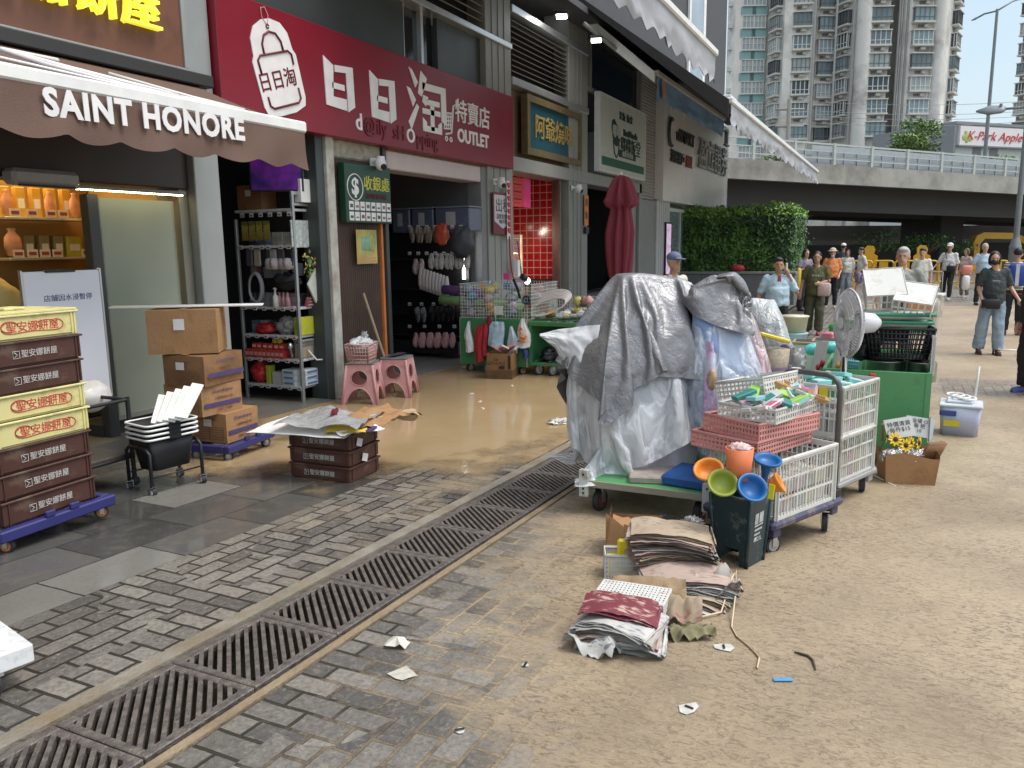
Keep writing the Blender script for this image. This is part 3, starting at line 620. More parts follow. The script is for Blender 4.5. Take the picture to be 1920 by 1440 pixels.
# bakery door glass, LED, interior
m,t,p,L=shader('etched_glass'); p.inputs['Base Color'].default_value=(.34,.38,.33,1); p.inputs['Roughness'].default_value=.10; p.inputs['Alpha'].default_value=.90
co=N(t,'ShaderNodeTexCoord'); ng=N(t,'ShaderNodeTexNoise'); ng.inputs['Scale'].default_value=1.2; L(co.outputs['Object'],ng.inputs[0]); cr=N(t,'ShaderNodeMix',data_type='RGBA'); cr.inputs['A'].default_value=(.25,.30,.25,1); cr.inputs['B'].default_value=(.42,.45,.36,1); L(ng.outputs['Fac'],cr.inputs['Factor']); L(cr.outputs['Result'],p.inputs['Base Color']); ETCH=m
d=thing('sliding_door','tall etched grey green glass sliding door of the bakery','door',(4.62,6.16,.13))
mb=MB(ETCH); mb.bx(.14,.92,0,.014,.24,2.12,0); mb.build('pane',d)
mb=MB(M('dark_rail',(.06,.065,.065),.4,.4)); mb.bx(.0,.1,-.04,.06,0,2.14); mb.build('post',d)
mb=MB(GREYM); mb.bx(.1,.95,-.02,.04,.19,.24); mb.build('bottom_rail',d)
mb=MB(GL); mb.bx(.1,.14,.0,.012,.25,2.12,0); mb.build('side_glass',d)
part('door_post',lambda mb:mb.bx(5.56,5.665,6.1,6.4,.05,2.36),M('door_post_mat',(.24,.23,.19),.4,.3))
part('plinth',lambda mb:mb.bx(4.6,5.66,6.2,6.5,.02,.30),M('plinth_dark',(.03,.03,.03),.6))
LEDM=M('led_glow',(1,.84,.42),.5,0,.02,emit=9)
o=thing('led_strip','glowing warm LED strip light under the bakery shopfront header','light',(4.45,6.02,2.285))
mb=MB(M('led_housing',(.2,.2,.2),.4)); mb.bx(0,1.12,0,.05,.018,.05); mb.build('housing',o)
for k in range(26): mb=MB(LEDM); mb.bx(.02+k*.042,.04+k*.042,.008,.03,.008,.018,0); mb.build('led',o)
o=thing('air_curtain','grey air curtain unit mounted over the bakery doorway','air curtain',(3.9,5.92,2.30)); mb=MB(GREYPL); mb.box((.26,.08,.06),(.55,.16,.12),.03); mb.build('casing',o); mb=MB(BLK); mb.bx(.03,.5,-.002,.03,-.012,.0); mb.build('vent',o)
def plight(nm,loc,en,col,size=.4,rot=(0,0,0)):
    l=bpy.data.lights.new(nm,'AREA'); l.energy=en; l.color=col; l.size=size; ob=bpy.data.objects.new(nm,l); COL.objects.link(ob); ob.location=loc; ob.rotation_euler=rot; return ob
o=thing('ceiling_lamp','warm glowing ceiling panel lamp inside the bakery','lamp',(4.6,7.4,2.92)); mb=MB(M('lamp_glow',(1,.75,.35),.5,emit=2.5)); mb.bx(-.8,.6,-.2,.2,0,.03); mb.build('diffuser',o); plight('bakery_lamp_light',(4.5,7.2,2.85),15,(1,.72,.36),1.2)
# bakery shelf
WOODW=M('warm_wood',(.36,.19,.06),.5,0,.2,5)
sh=thing('display_shelf','warm lit bakery display shelf with two shelf boards and mirrored back','shelf',(4.66,7.05,0))
mb=MB(WOODW); mb.bx(-.25,.98,.42,.46,1.0,2.75,.004); mb.build('back_panel',sh)
for z in (1.74,2.10): mb=MB(M('shelf_metal',(.55,.5,.4),.3,.5)); mb.bx(-.12,.72,.05,.41,z-.012,z+.012); mb.build('shelf_board',sh)
mb=MB(M('cabinet_dark',(.06,.05,.04),.5)); mb.bx(-.3,1.0,.0,.42,.2,1.35); mb.build('cabinet',sh)
def product(nm,lab,cat,grp,mb,loc,rz=0):
    o=mb.build(nm); o.location=loc; o.rotation_euler=(0,0,rz); return tag(o,lab,cat,grp)
first={}
def rep(key,mk,nm,lab,cat,grp,loc,rz=0,sc=None):
    if key not in first:
        o=mk().build(nm); first[key]=o
    else: o=first[key].copy(); COL.objects.link(o)
    o.location=loc; o.rotation_euler=(0,0,rz)
    if sc: o.scale=sc
    return tag(o,lab,cat,grp)
def mkpack(c,w=.07,d=.05,h=.2,nm=None):
    def f():
        mb=MB(M('pack_%d_%d_%d'%tuple(int(q*99) for q in c),c,.4,0,.15,20)); mb.box((0,0,h/2),(w,d,h),.006); mb.mat(CREAM); mb.bx(-w*.32,w*.32,-d/2-.002,-d/2+.001,h*.3,h*.62,0); return mb
    return f
for i,x in enumerate((-.02,.12,.27,.42,.57)): rep('goldpack',mkpack((.62,.34,.05),.09,.06,.27),'tall_gift_pack','tall golden gift pack on the upper bakery shelf','pack','golden packs on the upper bakery shelf',(4.66+x,7.25,2.113))
def tagm():
    mb=MB(M('paper_tag',(.75,.62,.5),.6,0,.2,40)); mb.bx(-.05,.05,-.002,.002,0,.07,0); mb.mat(RD); mb.bx(-.035,.035,-.004,-.002,.02,.05,0); return mb
for i,x in enumerate((-.04,.12,.3,.42)): rep('ptag',tagm,'price_card','small printed price card on the edge of the upper bakery shelf','price card','price cards on the upper bakery shelf',(4.66+x,7.08,2.113))
for i,x in enumerate((-.05,.08,.2,.32,.62)): rep('ptag',tagm,'price_card','small printed price card on the edge of the lower bakery shelf','price card','price cards on the lower bakery shelf',(4.66+x,7.08,1.753))
def fishpack():
    mb=MB(M('salmon_pack',(.66,.30,.16),.4,0,.3,12)); mb.lathe([(.0,0),(.04,.02),(.055,.09),(.05,.16),(.02,.21),(.03,.235),(0,.24)],12,sy=.5); return mb
for x,z in ((-.05,2.113),(.35,2.113),(.60,2.113)): rep('fpack',fishpack,'pouch','slim salmon coloured pouch among the golden packs on the upper shelf','pouch','salmon pouches on the upper bakery shelf',(4.66+x,7.16,z))
rep('fpack',fishpack,'pouch','pink and orange pouch alone on the lower bakery shelf','pouch',None,(4.62,7.16,1.753),0,(1.5,1.5,1.1))
for i,x in enumerate((.15,.30,.44)): rep('jarpk',mkpack((.30,.24,.12),.1,.07,.2),'cookie_box','olive cookie box on the lower bakery shelf','box','cookie boxes on the lower bakery shelf',(4.66+x,7.25,1.753))
rep('limep',mkpack((.50,.48,.05),.16,.07,.19),'cookie_box','lime yellow box at the right of the lower bakery shelf','box',None,(5.26,7.25,1.753))
o=thing('towel_dispenser','rounded cream paper towel dispenser beside the bakery shelves','dispenser',(5.26,6.9,1.95)); mb=MB(M('cream_plastic',(.75,.62,.36),.4)); mb.box((.06,.06,.1),(.2,.14,.28),.045,True); mb.build('casing',o); mb=MB(BLK); mb.bx(.0,.15,-.02,.13,-.08,-.045); mb.build('slot',o)
o=thing('hand_basin_pipe','dark wall fixture hanging below the towel dispenser','fixture',(5.42,6.9,1.25)); mb=MB(BLK); mb.bx(0,.1,0,.1,.0,.6); mb.bx(-.03,.13,-.03,.1,.1,.22); mb.build('body',o)
# bread sacks and cat-like bun display behind crates
def sack(nm,lab,loc,r,mat,sc=(1,1,1),cat='sack',seed=0):
    mb=MB(mat); mb.ell((0,0,r*.8),(r,r*.8,r*.8),28,18); me=mb.mesh(nm)
    for v in me.vertices: v.co+=v.co.normalized()*(.12*r*fbm(v.co*(3/r)+Vector((seed,0,0)))+.05*r*fbm(v.co*(9/r)))
    o=mb.build(nm,me=me); o.location=loc; o.scale=sc; return tag(o,lab,cat)
sack('flour_sack','pale yellow wrapped bundle in the bakery window behind the white board',(3.98,6.7,1.18),.3,M('yellow_wrap',(.6,.45,.16),.3),(1.2,.6,.9))
sack('white_bag','greyish white plastic sack beside the bakery crates',(3.9,5.35,.62),.14,M('white_wrap',(.6,.58,.54),.35),(1.1,1,1.05),'bag')
# LED downlights, cameras
def cctv(loc,lab,rz=0):
    o=thing('security_camera',lab,'camera',loc,rz); w=M('camera_white',(.72,.72,.70),.4)
    mb=MB(w); mb.bx(-.05,.05,-.02,.0,-.05,.05); mb.cyl((0,-.02,0),(0,-.10,-.01),.022); mb.build('bracket',o)
    mb=MB(w); mb.ell((0,-.15,-.03),(.07,.075,.085),16,10); mb.cyl((0,-.15,-.03),(0,-.16,.06),.06,.05); mb.build('dome',o)
    mb=MB(BLK); mb.cyl((0,-.19,-.06),(0,-.225,-.085),.042,.034); mb.build('lens',o)
cctv((8.62,6.06,2.86),'white dome camera on the bare cement above the cashier sign',R(-15)); cctv((11.95,6.02,2.83),'white dome camera on the pillar beside the crimson sign corner',R(-20)); cctv((15.35,6.02,2.93),'small white camera on the pillar right of the red tiled stall',R(10))
# rental sign, garland, orange strip
s=board('rental_sign','grey and maroon rental notice board hung on the pillar','0' and 11.78,12.44,1.98,2.66,5.97,M('maroon_board',(.16,.03,.045),.5),.02)
poly(s,[[(.03,.64),(.62,.64),(.62,.2),(.33,.1),(.03,.22)]],'notice_face',M('notice_grey',(.52,.50,.52),.5),-.004,-.001); letters(s,'出租',.24,.33,.46,DK,y=-.006,depth=.004,sx=1.1); letters(s,'請致電查詢',.09,.33,.29,DK,y=-.006,depth=.003); letters(s,'地產代理',.07,.33,.21,DK,y=-.006,depth=.003)
g=thing('heart_garland','string of red heart charms hanging from the camera on the pillar','garland',(12.28,5.93,2.86)); 
for k in range(8):
    mb=MB(M('heart_red',(.55,.03,.05),.4)); z=-.07-.105*k
    mb.poly([(0,z-.05),(.05,z),(.045,z+.035),(.02,z+.04),(0,z+.02),(-.02,z+.04),(-.045,z+.035),(-.05,z)],-.012,.006); mb.build('heart',g)
mb=MB(M('garland_white',(.7,.68,.66),.6)); mb.bx(-.06,.06,.008,.014,-.95,0,0); mb.build('ribbon',g)
mb=MB(M('red_cord',(.4,.02,.03),.6)); mb.tube([(0,0,-.9),(.01,0,-1.2),(.08,.0,-1.5),(.2,-.02,-1.75)],.012,6); mb.build('tail_cord',g)
s=board('paper_strip','orange paper strip with black writing on the pillar by the red stall',16.02,16.26,2.20,2.82,5.99,M('orange_paper',(.75,.25,.07),.6),.006); letters(s,'開',.17,.12,.46,DK,y=-.004,depth=.003); letters(s,'飯',.17,.12,.2,DK,y=-.004,depth=.003)
o=product('card_reader','small black card box under the orange paper strip','box',None,MB(BLK).box((0,0,0),(.2,.04,.14)),(16.15,5.99,2.10))
s=board('menu_board','red and pink menu paper hung in the roast meat stall',13.30,14.10,2.50,3.02,6.35,M('red_paper',(.65,.06,.05),.6),.01); mb=MB(M('pink_paper',(.72,.05,.22),.6)); mb.bx(.45,.79,-.004,-.001,.0,.52,0); mb.build('pink_sheet',s)
for k in range(7): mb=MB(DKR if k%2 else RD); mb.bx(.05,.38,-.004,-.001,.06+k*.065,.085+k*.065,0); mb.build('text_line',s)
s=board('menu_board','black chalk menu board behind glass at left of the roast stall',12.72,13.28,1.98,2.42,6.5,M('chalk',(.05,.05,.05),.6,0,.6,20),.02); letters(s,'燒味飯',.18,.28,.22,LW,y=-.004,depth=.003)
# roast display case
cs=thing('display_case','glass roast meat display case with metal posts and a shelf','display case',(12.75,6.35,0))
mb=MB(ALU); 
for x in (.0,.95): mb.bx(x-.02,x+.02,0,.04,.9,2.0); mb.bx(x-.03,x+.03,0,.06,.05,.9)
mb.bx(-.02,.97,0,.5,1.22,1.26); mb.bx(-.02,.97,0,.5,.86,.9); mb.build('frame',cs)
mb=MB(glass('case_glass',(.8,.85,.8),.12)); mb.bx(.0,.95,-.005,.003,.9,2.0,0); mb.build('pane',cs)
ROAST=M('roast_skin',(.42,.13,.025),.2,0,.4,9)
def duck():
    mb=MB(ROAST); mb.lathe([(0,-.02),(.06,.0),(.085,.08),(.075,.18),(.04,.26),(.022,.33),(.03,.38),(0,.41)],14,sy=.8); mb.tube([(0,0,.41),(0,0,.47)],.006); return mb
for i,(x,y,z) in enumerate(((.12,.2,1.52),(.27,.22,1.50),(.2,.35,1.52),(.45,.25,1.5))): rep('duck',duck,'roast_duck','glazed roast duck hanging in the stall display case','roast duck','roast ducks hanging in the display case',(12.75+x,6.35+y,z),i)
for x in (.12,.26,.36): rep('duck2',lambda:MB(ROAST).lathe([(0,0),(.05,.03),(.06,.1),(.03,.18),(0,.2)],12),'roast_cut','glazed roast cut on the lower shelf of the display case','roast meat','roast cuts on the lower shelf',(12.75+x,6.5,.98))
o=thing('heat_lamp','glowing heat lamp inside the roast stall case','lamp',(13.5,6.55,1.9)); mb=MB(M('heat_glow',(1,.62,.25),.5,emit=12)); mb.ell((0,0,0),(.05,.05,.06)); mb.build('bulb',o); mb=MB(BLK); mb.cyl((0,0,.06),(0,0,.12),.03); mb.build('socket',o); plight('heat_lamp_light',(13.4,6.4,1.75),14,(1,.6,.25),.2,(R(60),0,0))
o=thing('spot_lamp','small lit spotlight on the red tiled wall','lamp',(14.35,7.3,2.18)); mb=MB(BLK); mb.cyl((0,.1,.14),(0,0,.03),.05); mb.build('housing',o); mb=MB(M('spot_glow',(1,.85,.65),.5,emit=10)); mb.ell((0,-.02,0),(.06,.05,.035)); mb.build('bulb',o); plight('spot_light',(14.3,7.0,2.1),5,(1,.85,.7),.15,(R(-50),0,0))
o=thing('clip_lamp','black clip lamp with lit white bulb hanging on a cable at the stall corner','lamp',(12.68,5.9,1.28)); mb=MB(BLK); mb.cyl((0,0,.0),(.1,-.03,-.06),.05,.06); mb.tube([(0,0,0),(-.05,0,.25),(-.1,.02,.6)],.01); mb.build('housing',o); mb=MB(M('bulb_glow',(1,.95,.85),.5,emit=5)); mb.ell((.14,-.045,-.09),(.06,.05,.06)); mb.build('bulb',o)
o=thing('white_adapter','white plug adapter box hanging with the clip lamp','adapter',(12.5,5.9,1.34)); mb=MB(WH); mb.box((0,0,.08),(.1,.08,.28)); mb.build('casing',o)
for i,(x,z) in enumerate(((14.55,1.18),(14.72,1.18))): rep('sw',lambda:MB(WH).box((0,0,0),(.13,.03,.13)),'wall_socket','white wall socket box under the red tiles','socket','wall sockets under the red tiles',(x,7.26,z))
o=thing('plug_socket','cream plug socket with a black plug and cable at the stall front','socket',(14.75,6.2,.62)); mb=MB(CREAM); mb.box((0,0,0),(.2,.05,.16)); mb.bx(-.06,.1,-.02,.03,.1,.24); mb.build('plate',o); mb=MB(BLK); mb.cyl((-.03,-.03,0),(-.03,-.09,0),.04); mb.build('plug',o); mb=MB(WH); mb.tube([(0,-.08,0),(.1,-.1,-.15),(.3,-.1,-.25)],.01); mb.build('cable',o)
for i,(x,w) in enumerate(((13.62,.2),(13.9,.4))):
    s=board('paper_notice',('narrow white note pinned on the red tiles','white note with an orange print pinned on the red tiles')[i],x,x+w,1.72,2.02,7.5,CREAM,.006,'notice')
    if i: mb=MB(M('print_orange',(.7,.25,.1),.6)); mb.bx(.03,.3,-.003,-.001,.16,.28,0); mb.build('print',s)
# shop D: dark storage boxes and counter
for i in range(3): rep('dbox',lambda:MB(M('storage_dark',(.10,.075,.05),.6)).box((0,0,.24),(1.5,.6,.46),.02),'storage_box','dark brown box stacked inside the dark shop behind the umbrella','box','dark boxes stacked inside the umbrella shop',(17.6,7.4,.75+.5*i))
for n,(x,w) in enumerate(((16.35,1.9),(18.3,1.7))): part('low_counter',lambda mb:mb.bx(x,x+w,6.3,6.7,.02,.72+.02*n,.01),M('counter_dark',(.05,.05,.05),.5))
mb=MB(GREYM); part('door_leaf',lambda mb:mb.bx(19.3,20.03,6.1,6.16,.05,3.0),GREYM)
# ------------------------------------------------------------------ street awnings
GCAN=M('grey_canvas',(.34,.35,.37),.75,0,.12,3,.25,120); NAVY=M('navy_canvas',(.05,.15,.30),.6,0,.2,3); LBL=M('light_painted_canvas',(.78,.86,.92),.55); BLUEV=M('blue_valance',(.22,.38,.58),.6,0,.35,2)  # very pale blue on the awning side stands for light through the fabric
def awning(lab,x0,x1,yw,zw,yb,zb,drop,can,valm,barm,zig,edge,ez=.28,seed=0,side=True,ez0=.12):
    o=thing('street_awning',lab,'awning',(0,0,0))
    f=lambda u,v:(x0+(x1-x0)*u,yw+(yb-yw)*v,zw+(zb-zw)*v-.06*sin(pi*v)+.02*fbm((u*9,v*4,seed)))
    mb=MB(can); mb.grid(f,60,14); mb.grid(lambda u,v:tuple(Vector(f(u,v))-Vector((0,0,.008))),60,14); mb.build('canvas',o)
    mb=MB(barm); mb.bx(x0-.02,x1+.02,yb-.07,yb+.05,zb-.05,zb+.06,.02); mb.build('front_bar',o)
    def g(u,v):
        x=x0+(x1-x0)*u; ph=((x/zig)%1.0) if zig else .5
        h=drop+(.10*(1-abs(2*ph-1)) if zig else 0)
        return (x,yb-.03+.03*fbm((x*.8,v*1.5,seed))*v*2-.012*sin(x*5)*v,zb-.05-h*v)
    n=int((x1-x0)*20); mb=MB(valm); mb.grid(g,n,10); mb.grid(lambda u,v:tuple(Vector(g(u,v))+Vector((0,.008,0))),n,10); mb.build('valance',o)
    if side:
        L_=math.hypot(yb-yw,zb-zw); mb=MB(edge)
        P=[Vector((x0-.06,yw,zw+.08)),Vector((x0-.06,yb,zb+.02))]
        mb.add([P[0],P[1],P[1]-Vector((0,0,ez)),P[0]-Vector((0,0,ez0)),P[0]+Vector((.10,0,0)),P[1]+Vector((.10,0,0)),P[1]+Vector((.10,0,-ez)),P[0]+Vector((.10,0,-ez0))],[(0,1,2,3),(7,6,5,4),(0,4,5,1),(3,2,6,7),(1,5,6,2)]); mb.build('side_arm',o)
    return o
BLKM=M('black_beam',(.035,.034,.036),.5)
awning('long grey street awning stretched far out past the end shop, dark side beam',15.05,31.5,6.05,6.55,2.9,4.28,.30,GCAN,GCAN,BAR,.62,BLKM,.30,1,True,.06)
awning('grey street awning with wavy scalloped hem high over the middle shops',8.0,13.65,6.05,6.95,2.9,4.80,.36,GCAN,GCAN,BAR,.50,GCAN,.10,5,False)
o=awning('blue street awning with pale bar and pictured valance over the end shops',15.75,22.3,6.05,6.35,4.45,5.02,.40,NAVY,BLUEV,M('sandy_bar',(.52,.50,.45),.5),0,LBL,.20,9,True,.24)
mb=MB(M('valance_orange',(.55,.30,.2),.6)); mb.poly([(15.9,4.95),(16.15,4.9),(16.25,4.6),(16.0,4.58)],4.36,4.362); mb.build('valance_print',o)
part('soffit_trim',lambda mb:mb.tube([FY(1095,44,5.6),FY(1228,152,4.75)],.045,6),GREYM)
for i,(px,py,y) in enumerate(((1053,30,5.7),(1118,75,5.35))):
    q=FY(px,py,y); o=thing('downlight','lit square downlight under the dark canopy, '+('nearer of the pair' if i==0 else 'farther of the pair'),'lamp',q,R(20)); mb=MB(M('downlight_glow',(1,.97,.9),.5,emit=14)); mb.bx(-.12,.12,-.09,.09,-.02,.0); mb.build('diffuser',o); mb=MB(BLKM); mb.bx(-.15,.15,-.12,.12,.0,.05); mb.build('housing',o)
o=thing('speaker_bracket','small black bracket fixture at the outer corner of the blue awning','bracket',(15.1,2.95,3.55)); mb=MB(BLKM); mb.bx(0,.06,-.03,.03,0,.25); mb.bx(-.1,.2,-.03,.03,-.03,.0); mb.bx(-.12,.1,-.03,.03,.2,.23); mb.build('bracket_body',o)
# ------------------------------------------------------------------ overpass, towers, far things
CONCR=M('old_concrete',(.36,.35,.31),.8,0,.25,.6,.2,8,dirt=((.15,.14,.12),.45,.5)); CONCD=M('shade_painted_concrete',(.075,.072,.068),.85,0,.15,.5)  # second concrete is darkened to stand for the shade below the deck
PL,PR=DEP(1335,300,36),DEP(1960,356,45)
PL.z,PR.z=5.28,4.75
ud=(PR-PL); ud.z=0; ud.normalize(); nb=Vector((-ud.y,ud.x,0)); nb = nb if nb.x>0 else -nb
LNG=(Vector((PR.x,PR.y,0))-Vector((PL.x,PL.y,0))).length
ov=thing('overpass','grey concrete road overpass crossing behind the square','overpass',(PL.x,PL.y,0)); ang=math.atan2(ud.y,ud.x)
ov.rotation_euler=(0,0,ang)      # local x along the deck, local y away
sl=(PR.z-PL.z)/LNG
def zd(x): return PL.z+sl*x
def deck(mb,y0,y1,h0,h1,x0=-14,x1=None):
    x1=LNG+30 if x1 is None else x1
    mb.add([(x,y,zd(x)+h) for x in (x0,x1) for y in (y0,y1) for h in (h0,h1)],[(0,1,3,2),(4,6,7,5),(0,4,5,1),(2,3,7,6),(0,2,6,4),(1,5,7,3)])
mb=MB(CONCR); deck(mb,0,.35,-.55,.35); mb.build('parapet',ov)
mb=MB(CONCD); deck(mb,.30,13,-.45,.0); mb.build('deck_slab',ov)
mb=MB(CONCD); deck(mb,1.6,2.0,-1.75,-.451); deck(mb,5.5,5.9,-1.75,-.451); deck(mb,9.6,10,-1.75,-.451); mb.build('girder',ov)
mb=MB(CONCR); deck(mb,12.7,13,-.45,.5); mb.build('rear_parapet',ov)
RAILM=M('rail_galvanised',(.50,.52,.48),.45,.3)
mb=MB(RAILM); 
for k in range(26): mb.bx(k*2.45-.07,k*2.45+.07,.12,.26,zd(k*2.45)+.34,zd(k*2.45)+1.38,0)
deck(mb,.14,.22,1.28,1.36,0,LNG+20); deck(mb,.16,.20,.95,1.0,0,LNG+20); deck(mb,.16,.20,.62,.67,0,LNG+20); mb.build('railing',ov)
mb=MB(M('crash_barrier',(.33,.37,.39),.5,.2)); deck(mb,.75,.80,.86,1.06,5,LNG+20); deck(mb,.75,.80,.52,.76,5,LNG+20)
mb.build('crash_barrier',ov)
mb=MB(M('barrier_panel',(.40,.44,.46),.5,.1)); deck(mb,1.3,1.4,.2,1.42,7,LNG+20)
for k in range(44): mb.bx(6+k*.85,6.06+k*.85,.70,.749,zd(6+k*.85)+.3,zd(6+k*.85)+1.12,0)
mb.build('noise_panel',ov)
inv=Matrix.Rotation(-ang,4,'Z')
def ovl(p): q=inv@(Vector(p)-Vector((PL.x,PL.y,0))); return q
# pier with lighter right face
pq=ovl(DEP(1553,500,38.5)); mb=MB(M('pier_concrete',(.22,.215,.20),.8,0,.1,.8)); mb.bx(pq.x-1.2,pq.x+1.0,4.2,7.2,-.2,3.9,.05); mb.build('pier',ov)
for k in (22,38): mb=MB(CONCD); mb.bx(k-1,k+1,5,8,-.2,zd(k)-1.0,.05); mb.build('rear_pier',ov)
rw=thing('retaining_wall','long pale concrete wall, its face darkened as shade under the overpass','wall',(PL.x,PL.y,0)); rw.rotation_euler=(0,0,ang)
mb=MB(M('shade_painted_wall',(.16,.155,.145),.8,0,.2,.4)); mb.bx(2,LNG+25,13.6,13.9,-.2,2.9,0); mb.build('wall_face',rw); mb=MB(M('wall_coping',(.42,.41,.38),.8)); mb.bx(8,LNG+25,13.35,14.0,1.55,1.85,0); mb.build('coping',rw)  # wall face colour carries the shade under the overpass
tag(mb.build('slope',None),None) if False else None
# hedge and planter
hx,hy=G(1325,572),G(1508,566)
pl=thing('planter','long grey tiled planter wall below the clipped hedge','planter',(24.6,2.72,0)); mb=MB(M('planter_stone',(.16,.165,.16),.6,0,.15,5)); mb.bx(0,.3,0,5.2,0,.88,.01); mb.bx(.3,4.5,0,.3,0,.88,.01); mb.bx(.3,4.5,4.9,5.2,0,.88,.01); mb.build('stone_wall',pl); mb=MB(M('planter_cap',(.24,.245,.235),.5)); mb.bx(-.05,.36,-.04,5.24,.881,.95,.01); mb.build('coping',pl)
for k in range(12): pass
mb=MB(M('soil',(.05,.035,.02),.9)); mb.bx(.31,4.49,.31,4.89,.0,.84,0); mb.build('soil',pl)
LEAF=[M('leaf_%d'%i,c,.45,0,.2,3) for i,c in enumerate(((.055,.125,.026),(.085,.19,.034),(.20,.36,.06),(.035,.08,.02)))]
def leafcard(mb,p,n,s,rs):
    n=Vector(n).normalized(); u=n.orthogonal().normalized(); u=Matrix.Rotation(rs.uniform(0,6.3),3,n)@u; w=n.cross(u)
    p=Vector(p); mb.add([p-u*s,p-w*s*.45+n*s*.12,p+u*s,p+w*s*.45+n*s*.12],[(0,1,2,3)])
rs=random.Random(3)
hd=thing('hedge','dense clipped green hedge with top leaves painted brighter as sunlight in the planter','hedge',(24.75,2.85,.86))
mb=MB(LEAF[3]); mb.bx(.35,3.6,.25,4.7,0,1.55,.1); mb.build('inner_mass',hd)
mb=MB(LEAF[0])
def topz(y): return 1.92+.10*fbm((0,y*.9,3))
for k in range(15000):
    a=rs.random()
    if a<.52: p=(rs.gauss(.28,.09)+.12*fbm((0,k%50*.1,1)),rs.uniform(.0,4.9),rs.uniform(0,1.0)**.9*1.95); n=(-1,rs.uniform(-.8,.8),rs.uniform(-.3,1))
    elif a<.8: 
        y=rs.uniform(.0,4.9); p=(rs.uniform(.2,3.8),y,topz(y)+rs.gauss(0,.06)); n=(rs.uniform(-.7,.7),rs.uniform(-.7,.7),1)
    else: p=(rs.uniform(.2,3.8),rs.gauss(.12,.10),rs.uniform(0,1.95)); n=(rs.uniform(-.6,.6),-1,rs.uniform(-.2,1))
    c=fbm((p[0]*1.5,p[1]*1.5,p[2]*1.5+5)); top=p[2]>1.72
    mb.mat(LEAF[2] if (top and rs.random()<.7) else LEAF[1] if c>.05 else LEAF[0] if c>-.25 else LEAF[3])  # brighter leaf near the top stands for sunlight on the hedge
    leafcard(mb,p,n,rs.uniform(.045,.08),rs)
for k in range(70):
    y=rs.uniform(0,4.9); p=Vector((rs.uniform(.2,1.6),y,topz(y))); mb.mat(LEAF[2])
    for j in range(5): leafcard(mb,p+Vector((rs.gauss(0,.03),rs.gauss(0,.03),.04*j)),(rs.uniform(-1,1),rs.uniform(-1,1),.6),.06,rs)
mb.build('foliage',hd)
# towers
WALLT=M('tower_wall',(.74,.72,.66),.8,0,.16,.15,dirt=((.25,.235,.21),.45,.12)); WALLD=M('tower_wall_grey',(.60,.59,.55),.8,0,.18,.2,dirt=((.2,.19,.17),.4,.2)); SLAB=M('tower_sill',(.55,.54,.50),.8)
PANES=[M('tower_pane_%d'%i,c,.15,0,.3,.8) for i,c in enumerate(((.14,.19,.20),(.33,.37,.36),(.05,.07,.08),(.22,.30,.32)))]; FRM=M('tower_frame',(.62,.62,.60),.5); FRD=M('tower_frame_dark',(.15,.15,.15),.5); ACM=M('ac_unit',(.55,.55,.52),.6)
def win_mb(w,h,d,i,bay=True):
    mb=MB(PANES[i%4]); mb.bx(-w/2+.05,w/2-.05,-d+.05,-.02,.02,h,0)
    mb.mat(SLAB); mb.bx(-w/2-.12,w/2+.12,-d-.12,0,-.22,0,0); mb.bx(-w/2-.12,w/2+.12,-d-.18,0,h,h+.12,0)
    mb.mat(FRM if i%3 else FRD)
    for k in range(5):
        x=-w/2+w*k/4; mb.bx(x-.05,x+.05,-d-.0,-d+.1,0,h,0)
    mb.bx(-w/2,w/2,-d-.02,-d+.08,h*.28,h*.28+.07,0)
    for y in (-d*.5,): mb.bx(-w/2-.02,-w/2+.05,y-.05,y+.05,0,h,0); mb.bx(w/2-.05,w/2+.02,y-.05,y+.05,0,h,0)
    if i%2==0: mb.mat(ACM); mb.bx(-.1,.5,-.45,0,h+.55,h+.9,0); mb.mat(FRD); mb.bx(-.7,-.2,-.08,0,h+.5,h+.85,0)
    else: mb.mat(FRD); mb.bx(-.5,.2,-.06,0,h+.5,h+.85,0); mb.mat(ACM); mb.bx(.25,.7,-.4,0,h+.5,h+.85,0)
    return mb
WCACHE={}
def window(parent,loc,rz,w=3.4,h=1.7,d=.75,i=0,mirror=False):
    k=(w,h,d,i%12)
    if k not in WCACHE: o=win_mb(w,h,d,i%12).build('window'); WCACHE[k]=o
    else: o=WCACHE[k].copy(); COL.objects.link(o)
    o.parent=parent; o.location=loc; o.rotation_euler=(0,0,rz); return o
def tower(lab,px0,px1,dist,facets,wallmats,z1=52,z0=-2,floor=2.82,base_z=16,nf=8,cols=None):
    """facets: list of (px, extra depth) corners seen from the street; each facet may carry a window column"""
    pts=[DEP(px,250,dist+e) for px,e in facets]
    t=thing('apartment_tower',lab,'tower',(pts[0].x,pts[0].y,0)); o=Vector((pts[0].x,pts[0].y,0)); q=[Vector((p.x,p.y,0))-o for p in pts]
    e0,e1=DEP(facets[0][0]+3,250,dist+14),DEP(facets[-1][0]-3,250,dist+14); bk=[Vector((e1.x,e1.y,0))-o,Vector((e0.x,e0.y,0))-o]
    n=len(q)
    for i in range(n-1):
        mb=MB(wallmats[i%len(wallmats)]); a,b=q[i],q[i+1]
        mb.add([(a.x,a.y,z0),(b.x,b.y,z0),(b.x,b.y,z1),(a.x,a.y,z1)],[(0,1,2,3)]); mb.build('wall',t)
    mb=MB(WALLD); al=q+bk
    for a,b in ((q[-1],bk[0]),(bk[0],bk[1]),(bk[1],q[0])): mb.add([(a.x,a.y,z0),(b.x,b.y,z0),(b.x,b.y,z1),(a.x,a.y,z1)],[(0,1,2,3)])
    mb.build('rear_wall',t); mb=MB(SLAB); mb.add([(p.x,p.y,z1) for p in al],[tuple(range(len(al)))]); mb.build('roof',t)
    return t,q
